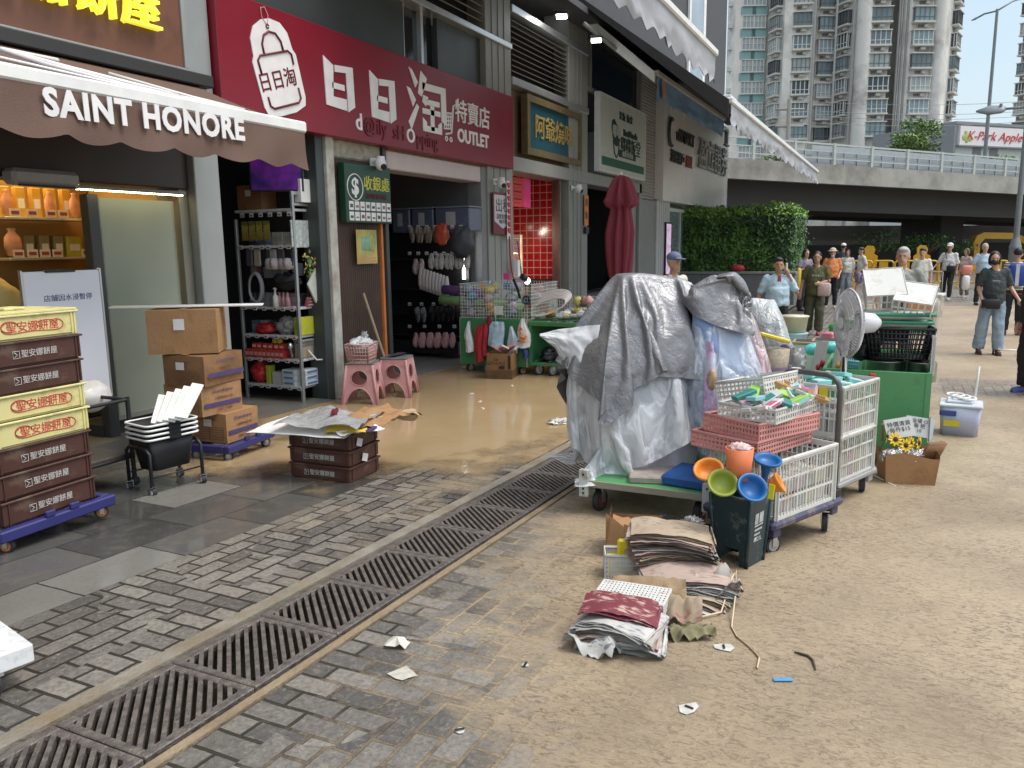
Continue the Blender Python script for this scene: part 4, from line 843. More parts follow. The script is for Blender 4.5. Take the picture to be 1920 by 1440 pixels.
T1=[(1425,4),(1440,3),(1462,0),(1478,-1.0),(1510,-1.2),(1522,.6),(1556,.8),(1562,0.2),(1588,-2.2),(1598,-2.8),(1618,-2.8),(1655,-2.9),(1658,2.5),(1674,2.8),(1676,-2.6),(1690,-2.8),(1696,-3.1),(1732,-3.0),(1758,-2.6),(1766,-1.5),(1782,2.4)]
tw,q=tower('tall weathered pale grey apartment tower with bay windows on every floor',0,0,108,T1,[WALLT,WALLD,WALLT])
def col(i,w,frac=.5,off=0,ii=0,nf=12,zb=15.2,fl=2.82,h=1.65,d=.7):
    a,b=q[i],q[i+1]; m=a.lerp(b,frac); dr=(b-a).normalized(); rz=math.atan2(dr.y,dr.x)
    for f in range(nf): window(tw,(m.x,m.y,zb+off+f*fl),rz,w,h,d,(f*5+ii*3+(f*f)//3)%12)
rs=random.Random(5)
for i,w,o,ii in ((1,2.0,.5,0),(3,2.2,.2,1),(5,2.3,.1,2),(7,2.2,.3,3),(10,2.6,.2,5),(16,2.5,.1,6),(19,2.6,.4,7)):
    col(i,w,.5,o,ii,nf=11)
for i in (9,17):
    mb=MB(WALLD); a=q[i].lerp(q[i+1],.5); mb.cyl((a.x,a.y,0),(a.x,a.y,52),1.0 if i==9 else .9,n=16); mb.build('round_stair_column',tw)
for px in (1520,1560,1592,1676,1684,1691):
    p=DEP(px,200,104.6); o=Vector((tw.location.x,tw.location.y,0)); p=Vector((p.x,p.y,0))-o; mb=MB(M('drain_pipes',(.30,.30,.29),.6)); mb.cyl((p.x,p.y,0),(p.x,p.y,52),.14,n=8); mb.build('drain_pipe',tw)
TEAL=M('teal_band',(.22,.36,.35),.7,0,.2,.3); PINKW=M('pinkish_wall',(.68,.64,.58),.8,0,.15,.3)
t2,q2=tower('slim apartment tower with teal bands between small windows behind the black beam',0,0,112,[(1358,3),(1372,0),(1384,-.8),(1428,-.8),(1442,3)],[WALLT,PINKW,PINKW,WALLD])
tw_,q_=tw,q; tw,q=t2,q2
def swin():
    mb=MB(PANES[1]); mb.bx(-.75,.75,-.1,0,0,1.5,0); mb.mat(FRM); 
    for x in (-.75,-.25,.25,.75): mb.bx(x-.05,x+.05,-.18,-.05,0,1.5,0)
    mb.bx(-.8,.8,-.3,0,-.15,0,0); mb.bx(-.8,.8,-.25,0,1.5,1.6,0); mb.bx(-.75,.75,-.18,-.06,.75,.82,0); return mb
sw0=None
for fr in (.26,.74):
    for f in range(13):
        m=q2[2].lerp(q2[3],fr); dr=(q2[3]-q2[2]).normalized()
        if sw0 is None: sw0=swin().build('window'); o=sw0
        else: o=sw0.copy(); COL.objects.link(o)
        o.parent=t2; o.location=(m.x,m.y,13.5+f*2.85); o.rotation_euler=(0,0,math.atan2(dr.y,dr.x))
for fr in (.26,.74):
    m=q2[2].lerp(q2[3],fr); dr=(q2[3]-q2[2]).normalized(); nn=Vector((dr.y,-dr.x,0))
    for f in range(13):
        z=13.5+f*2.85+1.62; a,b=m-dr*1.05+nn*.06,m+dr*1.05+nn*.06; mb=MB(TEAL); mb.add([(a.x,a.y,z),(b.x,b.y,z),(b.x,b.y,z+1.05),(a.x,a.y,z+1.05)],[(0,1,2,3)]); mb.build('teal_band',t2)
for f in range(13):
    mb=MB(ACM); m=q2[0].lerp(q2[1],.5); mb.bx(m.x-.5,m.x+.3,m.y-.4,m.y+.4,14+f*2.85,14.6+f*2.85,0); mb.build('air_conditioner',t2)
# far right tower edge
t3,q3=tower('beige apartment tower cut off at the right edge of the view',0,0,125,[(1902,0),(1990,-6),(2100,2)],[M('beige_wall',(.42,.37,.31),.8)],z1=44)
for f in range(8):
    m=q3[0].lerp(q3[1],.12); dr=(q3[1]-q3[0]).normalized(); window(t3,(m.x,m.y,18+f*2.9),math.atan2(dr.y,dr.x),1.9,1.6,.7,f)
# market hall with a red lettered sign
p0,p1=DEP(1794,268,90),DEP(1990,272,96); hb=thing('market_building','low white building with a long red lettered sign and dark windows behind the overpass','building',(p0.x,p0.y,0)); dx=(p1-p0); wl=math.hypot(dx.x,dx.y); hb.rotation_euler=(0,0,math.atan2(dx.y,dx.x))
WB=M('market_white',(.50,.54,.52),.7)
mb=MB(WB); mb.bx(0,wl,.3,12,0,14.6,0); mb.build('wall',hb)
mb=MB(M('market_trim',(.22,.23,.24),.6)); mb.bx(-.3,wl,0,12,14.61,14.9,0); mb.bx(-.35,-.01,.1,12,8,14.6,0); mb.build('roof',hb)
mb=MB(M('market_window',(.16,.16,.17),.4))
for k in (2.9,5.6): mb2=MB(M('market_window',(.16,.16,.17),.4)); mb2.bx(k,k+1.25,.22,.31,11.2,12.1,0); mb2.build('window',hb)
mb=MB(WH); 
for k in range(7): mb.bx(.2+k*1.75,.3+k*1.75,-.9,.3,10.0,10.2,0); mb.add([(.1+k*1.75,.28,10.9),(.3+k*1.75,.28,10.9),(.9+k*1.75,.05,10.2),(.7+k*1.75,.05,10.2)],[(0,1,2,3),(3,2,1,0)])
mb.build('canopy_strut',hb)
s=thing('roof_sign','long white rooftop sign with brush style red lettering','sign',(p0.x,p0.y,12.35)); s.rotation_euler=(0,0,hb.rotation_euler.z)
mb=MB(M('sign_board_white',(.72,.70,.70),.5)); mb.bx(.25,wl,-.15,.28,0,2.05,0); mb.build('panel',s); mb=MB(M('market_trim',(.22,.23,.24),.6)); mb.bx(.1,wl,-.2,.28,-.16,-.01,0); mb.build('frame',s)
RR=M('brush_red',(.50,.06,.06),.6)
letters(s,'K-Park Apple',1.35,5.6,1.02,RR,.05,-.2,.0,1.2,shear=.35,align='CENTER'); mb=MB(M('fruit_green',(.40,.45,.16),.6,0,.4,3)); 
for k,(a,b,r) in enumerate(((.9,.8,.35),(1.35,1.0,.4),(1.7,.7,.32),(1.3,.5,.3),(1.1,1.35,.25))): mb.lathe([(0,0),(r,.0),(r,.05),(0,.05)],10); 
mb=MB(M('fruit_green',(.40,.45,.16),.6,0,.4,3))
for a,b,r in ((.9,.8,.35),(1.35,1.0,.4),(1.75,.7,.32),(1.3,.5,.3),(1.1,1.35,.25)): mb.ell((a,-.16,b),(r,.04,r),10,8)
mb.build('fruit_picture',s)
# side shed next to it
p=DEP(1772,280,96); o=thing('annex_building','small beige annex with sloped roof left of the market building','building',(p.x,p.y,0),hb.rotation_euler.z); mb=MB(M('annex_wall',(.50,.47,.41),.8)); mb.poly([(-2.2,0),(1.3,0),(1.3,14.2),(-2.2,12.8)],1,8); mb.build('wall',o); mb=MB(M('annex_roof',(.40,.40,.38),.7)); mb.poly([(-2.6,12.8),(1.5,14.4),(1.5,14.75),(-2.6,13.15)],.6,8.2); mb.build('roof',o); mb=MB(PANES[2]); mb.bx(.1,.8,.9,1.01,11.2,12.9,0); mb.build('window',o)
# trees and shrubs on the deck and beyond
BARK=M('bark',(.10,.075,.05),.85)
def tree(lab,p,h,r,nl,seed,mats,sq=.6,size=.16,cat='tree'):
    t=thing('street_tree',lab,cat,p); rs=random.Random(seed); mb=MB(BARK); mb.tube([(0,0,-.3),(.05,.02,h*.35),(0,.05,h*.6)],[.13,.1,.06],8)
    tips=[]
    for k in range(7):
        a=rs.uniform(0,6.28); q_=Vector((cos(a)*r*rs.uniform(.4,.9),sin(a)*r*rs.uniform(.4,.9),h*rs.uniform(.62,.95))); mb.tube([(0,.03,h*.45),(q_.x*.5,q_.y*.5,h*.65),q_],[.05,.035,.015],6); tips.append(q_)
    mb.build('trunk',t); mb=MB(mats[0])
    cl=tips+[Vector((rs.gauss(0,r*.45),rs.gauss(0,r*.45),h*rs.uniform(.65,1.0))) for _ in range(10)]
    for k in range(nl):
        c=rs.choice(cl); d=Vector((rs.gauss(0,1),rs.gauss(0,1),rs.gauss(0,sq))); d=d.normalized()*rs.random()**.4*r*.38; d.z*=sq
        mb.mat(mats[(cl.index(c)+(rs.random()<.3))%len(mats)]); leafcard(mb,c+d,(rs.uniform(-1,1),rs.uniform(-1,1),rs.uniform(0,1.4)),size*rs.uniform(.6,1.2),rs)
    mb.build('crown',t); return t
BR=[M('bright_leaf_%d'%i,c,.5,0,.2,2) for i,c in enumerate(((.10,.17,.035),(.15,.24,.06),(.07,.13,.03)))]
p=DEP(1712,300,58); tree('spreading light green tree on the far side of the overpass',(p.x,p.y,4.0),p.z+1.9-4.0+.5,2.4,2400,11,BR)
p=DEP(1660,300,60); tree('low yellowish green shrub row left of the spreading tree',(p.x,p.y,6.3),1.9,2.4,1300,12,BR[1:]+BR[:1],.35,.15,'shrub')
p=DEP(1885,300,60); tree('dark green bush beside the tall street lamp behind the railing',(p.x,p.y,5.6),2.2,1.9,1500,13,LEAF[:3],.6,.14,'bush')
p=DEP(1478,275,60); tree('small green shrub behind the overpass railing below the tower',(p.x,p.y,6.7),1.6,1.6,700,14,BR,.45,.13,'shrub')
p=DEP(1548,275,62); tree('thin strip of green shrub behind the railing under the round stair column',(p.x,p.y,7.1),1.0,1.6,500,15,LEAF[1:3]+BR[:1],.4,.12,'shrub')
# lamps
LAMPM=M('lamp_grey',(.20,.22,.23),.5,.3)
def at(px,py,d): return DEP(px,py,d)
a,b=at(1846,300,50),at(1866,30,50); b=Vector((a.x,a.y,b.z)); tl=thing('street_lamp','tall double armed street lamp on the overpass against the sky','street lamp',(a.x,a.y,4))
o_=Vector((a.x,a.y,4)); mb=MB(LAMPM); mb.cyl((0,0,0),b-o_,.13,.08); mb.build('pole',tl)
l_=at(1822,38,50)-o_; r_=at(1925,-8,50)-o_; top=b-o_
for e,nm in ((l_,0),(r_,1)):
    mb=MB(LAMPM); mb.tube([top-Vector((0,0,.1)),top+(e-top)*.5+Vector((0,0,.05)),e+(top-e)*.2],.055,8); mb.build('arm',tl)
    mb=MB(LAMPM); d=(e-top).normalized(); mb.tube([e+(top-e)*.28,e+(top-e)*.15,e],[.08,.13,.06],8,flat=.5); mb.build('lamp_head',tl)
p=G(1903,492); p=DEP(1903,470,24); p.z=0; nl=thing('street_lamp','grey street lamp post at the right edge with a flat horizontal lamp head','street lamp',(p.x,p.y,0)); o_=Vector((p.x,p.y,0))
tp=DEP(1935,170,24); mb=MB(LAMPM); mb.cyl((0,0,1.5),(0,0,6.5),.085,.06); mb.build('pole',nl); mb=MB(LAMPM); mb.cyl((0,0,0),(0,0,1.55),.16,.16,8,smooth=False); mb.cyl((0,0,1.55),(0,0,1.85),.17,.09,8); mb.build('base',nl)
hd_=DEP(1830,208,24)-o_; j=DEP(1906,208,24)-o_; j=Vector((0,0,j.z))
d=(hd_-j); d.z=0; d.normalize(); hl=(hd_-j).length
mb=MB(LAMPM); mb.tube([j,j+d*(hl*.5)],.035,8); mb.build('arm',nl); mb=MB(LAMPM); mb.tube([j+d*(hl*.42),j+d*(hl*.5),j+d*(hl*.75),j+d*hl],[.08,.17,.2,.04],12,flat=.38); mb.cyl(j+d*(hl*.52),j+d*(hl*.52)+Vector((0,0,.16)),.04); mb.build('lamp_head',nl)
# utility pole and wires
p=DEP(1474,330,74); up=thing('utility_pole','wooden utility pole with crossarms in front of the pale tower','utility pole',(p.x,p.y,0)); zt=DEP(1478,190,74).z; mb=MB(M('pole_grey',(.33,.32,.28),.8)); mb.cyl((0,0,0),(0,0,zt),.28,.2); mb.build('pole',up); mb=MB(M('crossarm',(.28,.27,.25),.8))
sd=cam2w(Vector((1,0,0))); sd.z=0; sd.normalize()
for z in (zt-.9,zt-2.4): mb.tube([sd*-1.2+Vector((0,0,z)),sd*1.4+Vector((0,0,z))],.09,6)
mb.build('crossarm',up)
for i,(ya,yb) in enumerate(((186,186),(203,205),(213,214),(226,224))):
    a=DEP(1476,ya+2,74); b=DEP(1980,yb,80); o=thing('power_line','thin overhead power cable crossing the sky behind the lamp, strung from the utility pole','cable',a,0,'power cables from the utility pole'); mb=MB(M('cable_dark',(.25,.27,.29),.6)); mb.tube([(b-a)*t_-Vector((0,0,.5*sin(pi*t_))) for t_ in [k/10 for k in range(11)]],.022,5); mb.build('wire',o)
# yellow barriers
YB=M('barrier_yellow',(.68,.40,.03),.4,0,.1,4)
def barrier(px,py,n):
    pass
bar0=None; bl=G(1592,540); br=G(1850,541)
for i in range(9):
    k=i/8; p=Vector((35.2,2.1,0)).lerp(Vector((34.6,-4.0,0)),k)
    lab='yellow plastic crowd barrier panel in the line in front of the shaded wall'
    if bar0 is None:
        bar0=thing('crowd_barrier',lab,'barrier',p,R(-92),'yellow barriers in a line under the overpass'); mb=MB(YB)
        def rr(x0,x1,z0,z1,r): 
            q=[]
            for cx,cz,a0 in ((x1-r,z1-r,0),(x0+r,z1-r,90),(x0+r,z0+r,180),(x1-r,z0+r,270)): q+=[(cx+r*cos(R(a0+t)),0,cz+r*sin(R(a0+t))) for t in (0,30,60,90)]
            return q
        mb.tube(rr(-.36,.36,.22,1.02,.12),.035,6,True)
        for x in (-.13,.13): mb.bx(x-.03,x+.03,-.02,.02,.25,1.0)
        mb.bx(-.36,.36,-.02,.02,.58,.66); mb.build('frame',bar0)
        mb=MB(YB); mb.bx(-.12,.12,-.03,.03,.68,.98); mb.build('panel',bar0)
        for x in (-.28,.28): mb=MB(YB); mb.bx(x-.04,x+.04,-.22,.22,0,.07); mb.bx(x-.03,x+.03,-.03,.03,.07,.22); mb.build('foot',bar0)
        o=bar0
    else: o=dup(bar0,p)
for i,k in enumerate((.16,.47)):
    p=Vector((35.9,2.1,0)).lerp(Vector((35.3,-4.0,0)),k); o=thing('safety_marker','upright yellow safety board with rounded top behind the barriers, '+('left of the two' if i==0 else 'right of the two'),'safety board',p,R(-92)); mb=MB(YB); mb.poly([(-.28,.75),(.28,.75),(.30,1.2),(.16,1.28),(.2,1.45),(.12,1.6),(-.1,1.62),(-.2,1.5),(-.18,1.3),(-.3,1.2)],-.05,.05); mb.build('board',o); mb=MB(YB); mb.bx(-.05,.05,-.04,.04,.0,.75); mb.bx(-.25,.25,-.2,.2,0,.06); mb.build('stand',o)
# excavator in the shade
p=DEP(1862,500,46); p.z=-.35; ex=thing('excavator','yellow excavator with raised arm parked in the dark under the overpass','excavator',p,math.atan2(sd.y,sd.x)); YX=M('excavator_yellow',(.42,.24,.02),.4,0,.15,3); XD=M('excavator_dark',(.03,.03,.03),.6)  # yellow darkened to imitate the shade it stands in
mb=MB(YX); mb.poly([(-1.25,1.2),(-1.35,1.9),(-1.2,2.35),(-.8,2.55),(1.0,2.5),(2.1,2.0),(2.6,1.3),(2.4,1.2),(1.9,1.75),(.9,2.15),(-.7,2.2),(-.95,1.9),(-.95,1.2)],-.2,.2); mb.build('boom',ex)
mb=MB(YX); mb.poly([(-1.3,1.3),(-.95,1.3),(-.85,.3),(-1.15,.3)],-.15,.15); mb.build('dipper_arm',ex); mb=MB(XD); mb.poly([(-1.5,.3),(-.7,.3),(-.6,-.0),(-1.0,-.02),(-1.5,.1)],-.45,.45); mb.build('bucket',ex)
mb=MB(YX); mb.box((3.2,0,1.35),(2.4,2.2,1.1),.1); mb.build('body',ex); mb=MB(XD); mb.box((2.4,-.6,2.2),(1.1,1.0,1.3),.08); mb.build('cab',ex)
for y in (-.9,.9): mb=MB(XD); mb.box((3.0,y,.4),(3.2,.5,.8),.3); mb.build('track',ex)
# shaded plants under the deck
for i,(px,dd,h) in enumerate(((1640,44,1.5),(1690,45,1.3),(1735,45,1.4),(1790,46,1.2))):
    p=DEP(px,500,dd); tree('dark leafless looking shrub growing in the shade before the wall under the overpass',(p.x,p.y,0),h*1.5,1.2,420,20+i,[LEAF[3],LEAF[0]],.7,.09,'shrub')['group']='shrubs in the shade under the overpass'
# red flower bundle on planter
o=thing('red_bag','small red bag lying on the planter edge under the hedge','bag',(24.7,4.35,.95)); mb=MB(M('red_cloth',(.45,.04,.05),.6)); mb.ell((0,0,.1),(.12,.2,.11)); mb.build('bag_body',o)
# ------------------------------------------------------------------ bakery crates, dolly
CRM=M('cream_crate',(.66,.60,.27),.45,0,.06,5,dirt=((.4,.33,.15),.15,6)); CRB=M('brown_crate',(.075,.032,.024),.45,0,.1,5,dirt=((.15,.1,.07),.2,8)); DKB=M('dolly_blue',(.03,.03,.14),.5,0,.1,6); WHEEL=M('wheel_orange',(.45,.16,.05),.5); RUB=M('rubber',(.03,.03,.03),.7); LOGOR=M('crate_red',(.50,.04,.04),.5); LOGOW=M('crate_logo',(.50,.48,.45),.5)
def crate(lab,mat,w,d,h,loc,rz,logo,grp,sty):
    o=thing('bakery_crate',lab,'crate',loc,rz,grp); mb=MB(mat); t=.012
    mb.bx(-w/2,w/2,-d/2,-d/2+t,.012,h-.001,.003); mb.bx(-w/2,w/2,d/2-t,d/2,.012,h-.001,.003); mb.bx(-w/2,-w/2+t,-d/2+t,d/2-t,.012,h-.002,0); mb.bx(w/2-t,w/2,-d/2+t,d/2-t,.012,h-.002,0); mb.bx(-w/2+.012,w/2-.012,-d/2+.012,d/2-.012,0,.014,0)
    mb.bx(-w/2-.012,w/2+.012,-d/2-.012,-d/2-.001,h-.012,h,.003); mb.bx(-w/2-.012,w/2+.012,d/2+.001,d/2+.012,h-.012,h,.003); mb.bx(-w/2-.012,-w/2-.001,-d/2,d/2,h-.012,h,0); mb.bx(w/2+.001,w/2+.012,-d/2,d/2,h-.012,h,0)
    for x in (-w/2+.035,w/2-.035,w/2-.015): mb.bx(x-.004,x+.004,-d/2-.007,-d/2,.01,h-.013,0)
    for y in (-d/2+.04,d/2-.04): mb.bx(-w/2-.007,-w/2,y-.004,y+.004,.01,h-.013,0); mb.bx(w/2,w/2+.007,y-.004,y+.004,.01,h-.013,0)
    mb.build('shell',o)
    mb=MB(logo)
    if sty=='red':
        mb.text('聖安娜餅屋',.062,TM((.02,-d/2-.001,h*.5)),.002,'CENTER',0,1.05)
        mb.tube([(.02+.19*cos(a),-d/2-.002,h*.5+.035*sin(a)+.01*sin(3*a)) for a in [R(150+i*14) for i in range(19)]],.0025,4); mb.tube([(-.12+.05*cos(a),-d/2-.002,h*.55+.03*sin(a)) for a in [R(i*22) for i in range(14)]],.0025,4); mb.tube([(.1+.06*cos(a),-d/2-.002,h*.58+.02*sin(a)) for a in [R(i*22) for i in range(12)]],.002,4)
    else:
        mb.text('聖安娜餅屋',.046,TM((.025,-d/2-.001,h*.48)),.002,'CENTER',0,1.0)
        x=-.12; mb.tube([(x-.02,-d/2-.002,h*.48-.02),(x+.02,-d/2-.002,h*.48-.02),(x+.02,-d/2-.002,h*.48+.02),(x-.02,-d/2-.002,h*.48+.02)],.0025,4,True); mb.tube([(x-.012,-d/2-.002,h*.48+.014),(x+.006,-d/2-.002,h*.48),(x-.012,-d/2-.002,h*.48-.014)],.003,4)
    mb.build('printed_logo',o); return o
def caster(par,loc,r=.045,wm=None,rz=0,w=.028):
    mb=MB(STEEL); mb.T=Matrix.Translation(Vector(loc))@Matrix.Rotation(rz,4,'Z'); mb.bx(-w*.9,-w*.75,-r*.3,r*.3,-.01,r*1.25,0); mb.bx(w*.75,w*.9,-r*.3,r*.3,-.01,r*1.25,0); mb.bx(-w*.9,w*.9,-r*.5,r*.5,r*1.25,r*1.4,0); fk=mb.build('caster_fork',par)
    mb=MB(RUB); mb.T=Matrix.Translation(Vector(loc))@Matrix.Rotation(rz,4,'Z'); mb.cyl((-w*.6,0,0),(w*.6,0,0),r,n=18); mb.mat(wm or GREYPL); mb.cyl((-w*.64,0,0),(w*.64,0,0),r*.72,n=14); mb.build('wheel',fk)
def dolly(nm,lab,w,d,loc,rz,mat,wm,r=.04):
    o=thing(nm,lab,'dolly',loc,rz); mb=MB(mat); z=r*2-.005
    mb.bx(-w/2,w/2,-d/2,-d/2+.06,z,z+.065,.008); mb.bx(-w/2,w/2,d/2-.06,d/2,z,z+.065,.008); mb.bx(-w/2,-w/2+.06,-d/2+.061,d/2-.061,z,z+.064,.006); mb.bx(w/2-.06,w/2,-d/2+.061,d/2-.061,z,z+.064,.006); mb.bx(-.03,.03,-d/2+.061,d/2-.061,z,z+.05,0)
    mb.bx(-.10,-.04,-d/2-.004,-d/2+.02,z+.065,z+.10,.004); mb.bx(.06,.12,-d/2-.004,-d/2+.02,z+.065,z+.10,.004); mb.build('platform',o)
    for i in(-1,1):
        for j in(-1,1): caster(o,(i*(w/2-.07),j*(d/2-.06),r),r,wm,R(60 if i>0 else 25))
    return o
gx,gy=2.90,4.63; z0=zg(2.85)+.01
dolly('crate_dolly','dark blue dolly with orange wheels under the tall crate stack',.76,.50,(gx+.02,gy,z0),R(3),DKB,WHEEL)
zc=z0+.075+.066
order=[('b',1),('b',2),('b',3),('c',4),('c',5),('b',6),('b',7),('c',8)]
labs=['brown bakery crate at the bottom of the tall stack, on the blue dolly','brown bakery crate second from the bottom of the tall stack','brown bakery crate third from the bottom, just under two cream crates','cream bakery crate with red lettering, lower of the two together','cream bakery crate with red lettering, upper of the two together','brown bakery crate resting on the two cream crates','brown bakery crate just under the topmost cream crate','cream bakery crate with red lettering on top of the tall stack']
for k,(c,_) in enumerate(order):
    hh=.146; crate(labs[k],CRM if c=='c' else CRB,.60,.40,hh,(gx+rnd(-.008,.008),gy+rnd(-.006,.006),zc),R(3+rnd(-1.2,1.2)),LOGOR if c=='c' else LOGOW,'bakery crates in the tall stack','red' if c=='c' else 'w'); zc+=hh+.0015
o=thing('crate_cover','cream lid with a raised handle on the topmost crate','lid',(gx,gy,zc),R(3)); mb=MB(CRM); mb.bx(-.30,.30,-.2,.2,0,.012); mb.bx(-.05,.08,-.06,.06,.013,.03,.005); mb.build('cover',o)
# black rack, white board
o=thing('tube_rack','low black tube rack behind the tall crate stack','rack',(3.55,5.22,zg(3.6))); mb=MB(BLK)
for x in (-.5,.36):
    for y in (-.25,.3): mb.cyl((x,y,.03),(x,y,.66),.016)
for z in (.22,.64):
    for y in (-.25,.3): mb.cyl((-.5,y,z),(.36,y,z),.013)
    for x in (-.5,.36): mb.cyl((x,-.25,z),(x,.3,z),.013)
mb.build('frame',o)
for x,y in ((-.5,-.25),(.36,-.25),(.36,.3)): mb=MB(RUB); mb.ell((x,y,.035),(.035,.035,.035)); mb.build('foot',o)
mb=MB(M('rack_shelf',(.08,.07,.055),.5)); mb.bx(-.49,.35,-.24,.29,.23,.25); mb.build('shelf',o)
b=thing('white_board','white notice board with handwritten blue lines and a dark clip','notice board',(3.965,5.62,.62),R(1)); mb=MB(M('board_white',(.68,.69,.74),.35,0,.04,2)); mb.bx(-.31,.31,-.012,.012,.05,1.04,.004); mb.build('panel',b)
for x in(-.318,.318): mb=MB(ALU); mb.bx(x-.007,x+.007,-.016,.014,.04,1.05); mb.build('edge',b)
mb=MB(BLK); mb.bx(-.14,.1,-.025,.02,1.03,1.05); mb.build('clip',b); mb=MB(M('ink_blue',(.05,.06,.18),.6)); mb.text('店舖因水浸暫停',.052,TM((.03,-.014,.84)),.001,'CENTER',0,1.1); mb.text('營業',.052,TM((-.02,-.014,.72)),.001,'CENTER',0,1.2); mb.build('handwriting',b)
# basket trolley
o=thing('basket_trolley','black tube trolley on casters carrying a deep black basket','trolley',(4.02,4.77,zg(4)),R(-10)); mb=MB(BLK)
w,d=.40,.30
for x in (-w/2,w/2):
    mb.tube([(x,-d/2,.06),(x,-d/2,.30),(x,-d/2+.05,.335),(x,d/2-.05,.335),(x,d/2,.30),(x,d/2,.06)],.013,8)
for y in (-d/2,d/2): mb.tube([(-w/2,y,.13),(w/2,y,.13)],.007,6); mb.tube([(-w/2,y*.6,.33),(w/2,y*.6,.33)],.008,6)
mb.build('frame',o)
for x in(-w/2,w/2):
    for y in(-d/2,d/2): caster(o,(x,y,.028),.028,WH,R(40*x*y*10))
def hollow(mb,w,d,h,t=.006,taper=.85,z=0,r=.04):
    def ring(w,d,z,r=r):
        q=[]
        for sx,sy,a0 in((1,1,0),(-1,1,90),(-1,-1,180),(1,-1,270)):
            for t_ in(0,30,60,90): q.append((sx*(w/2-r)+r*cos(R(a0+t_)),sy*(d/2-r)+r*sin(R(a0+t_)),z))
        return q
    a,b,c,e=ring(w*taper,d*taper,z),ring(w,d,z+h),ring(w-2*t,d-2*t,z+h),ring(w*taper-2*t,d*taper-2*t,z+t); n=16
    mb.add(a+b+c+e,[tuple(range(n))[::-1]]+[(k*n+i,k*n+(i+1)%n,(k+1)*n+(i+1)%n,(k+1)*n+i) for k in range(3) for i in range(n)]+[tuple(3*n+i for i in range(n))],True)
    return b
mb=MB(BLK); hollow(mb,.37,.26,.24,taper=.8,z=.16); mb.build('basket',o)
zb_=zg(4)+.385
for k in range(4):
    s=thing('shopping_basket',('lowest','second','third','topmost')[k]+' white rimmed black shopping basket nested in the small trolley','basket',(4.02,4.77,zb_+k*.034),R(-10),'shopping baskets nested in the small trolley'); mb=MB(WH); q=hollow(MB(WH),.41,.30,.02); mb.tube([(x,y,.012) for x,y,z in q],.009,6,True); mb.build('rim',s); mb=MB(BLK); hollow(mb,.39,.28,.014,taper=.95,z=.0); mb.build('tray',s); mb=MB(BLK); mb.bx(-.04,.05,-.165,-.14,-.003,.030); mb.build('handle_clip',s)
zt=zb_+.15
for k in range(5): 
    o=MB(M('white_card',(.74,.74,.70),.6)).box((0,0,0),(.36,.085,.014),.002).build('card_sheet'); o.location=(4.04+.022*k,4.79-.05*k,zt+.035+.016*k); o.rotation_euler=(R(14),R(-24-2*k),R(38-4*k)); tag(o,'folded white card piled on the nested baskets, '+('lowest','second','middle','fourth','topmost')[k]+' in the pile','card','folded white cards on the baskets')
# cardboard boxes on dolly
CB=M('cardboard',(.36,.20,.09),.8,0,.14,4,.2,40,dirt=((.22,.11,.05),.35,4)); CB2=M('cardboard_dark',(.25,.13,.055),.8,0,.18,4,.2,40,dirt=((.15,.08,.04),.5,5)); TAPE=M('brown_tape',(.42,.25,.11),.3); PUR=M('print_purple',(.07,.05,.15),.6); PRT=M('print_brown',(.14,.07,.045),.7); LBL_=M('white_label',(.7,.68,.66),.5)
def carton(lab,w,d,h,loc,rz,mat,prints=True,sag=.0,grp=None,seed=0,tape=True,cat='cardboard box'):
    o=thing('cardboard_box',lab,cat,loc,rz,grp); mb=MB(mat)
    n=7
    def side(f,fl):
        mb.grid(f,n,n)
    def bulge(a,b,k): return sag*sin(pi*a)*sin(pi*b)*(.5+noise.noise(Vector((a*2,b*2,seed+k))))
    W,D=w/2,d/2
    side(lambda a,b:(-W+w*a,-D-bulge(a,b,1),h*b),0); side(lambda a,b:(W-w*a,D+bulge(a,b,2),h*b),0); side(lambda a,b:(W+bulge(a,b,3),-D+d*a,h*b),0); side(lambda a,b:(-W-bulge(a,b,4),D-d*a,h*b),0)
    side(lambda a,b:(-W+w*a,-D+d*b,h+bulge(a,b,5)*.5),0); side(lambda a,b:(-W+w*a,D-d*b,0),0); mb.build('carton',o)
    s=MB(LBL_); s.bx(-W-sag-.003,-W-sag-.001,D*.1-.05,D*.1+.035,h*.55,h*.8,0); s.build('label',o)
    if tape: s=MB(TAPE); s.bx(-W,W,-.025,.025,h+sag*.4,h+sag*.4+.002,0); s.build('tape',o)
    if prints:
        e=sag+.002; p=MB(PUR); p.bx(-W+.02,W-.02,-D-e-.001,-D-e+.001,h*.28,h*.42,0); p.text('Grandmere',h*.17,TM((.0,-D-e,h*.80)),.001,'CENTER',.0,1.15,.3); p.build('print_band',o)
        p=MB(PRT); p.text('上海餅屋食品公司',h*.10,TM((.01,-D-e,h*.56)),.001); p.text('品質第一 小心輕放',h*.08,TM((.02,-D-e,h*.16)),.001)
        Mx=TM((-W-e,.0,h*.80),R(-90)); p.text('GRANDMERE',h*.1,Mx,.001); p.text('上海餅屋',h*.09,TM((-W-e,.0,h*.66),R(-90)),.001)
        p.lattice((-W-e,D-.03,h*.12),(0,-d+.06,0),(0,0,h*.42),[(0,.003),(.5,.003),(1,.003)],[(k/5,.003) for k in range(6)],.002); p.build('print_text',o)
    return o
dx,dy=5.06,5.16; zd0=zg(5.1)+.005
dolly('box_dolly','indigo dolly with dark wheels under the cardboard boxes',.66,.44,(dx,dy,zd0),R(8),DKB,GREYPL,.04)
z=zd0+.075+.066
carton('printed cardboard box at the bottom of the stack on the indigo dolly',.40,.36,.25,(dx-.03,dy+.02,z),R(4),CB,True,.006,'cardboard boxes stacked on the indigo dolly',1); z+=.252
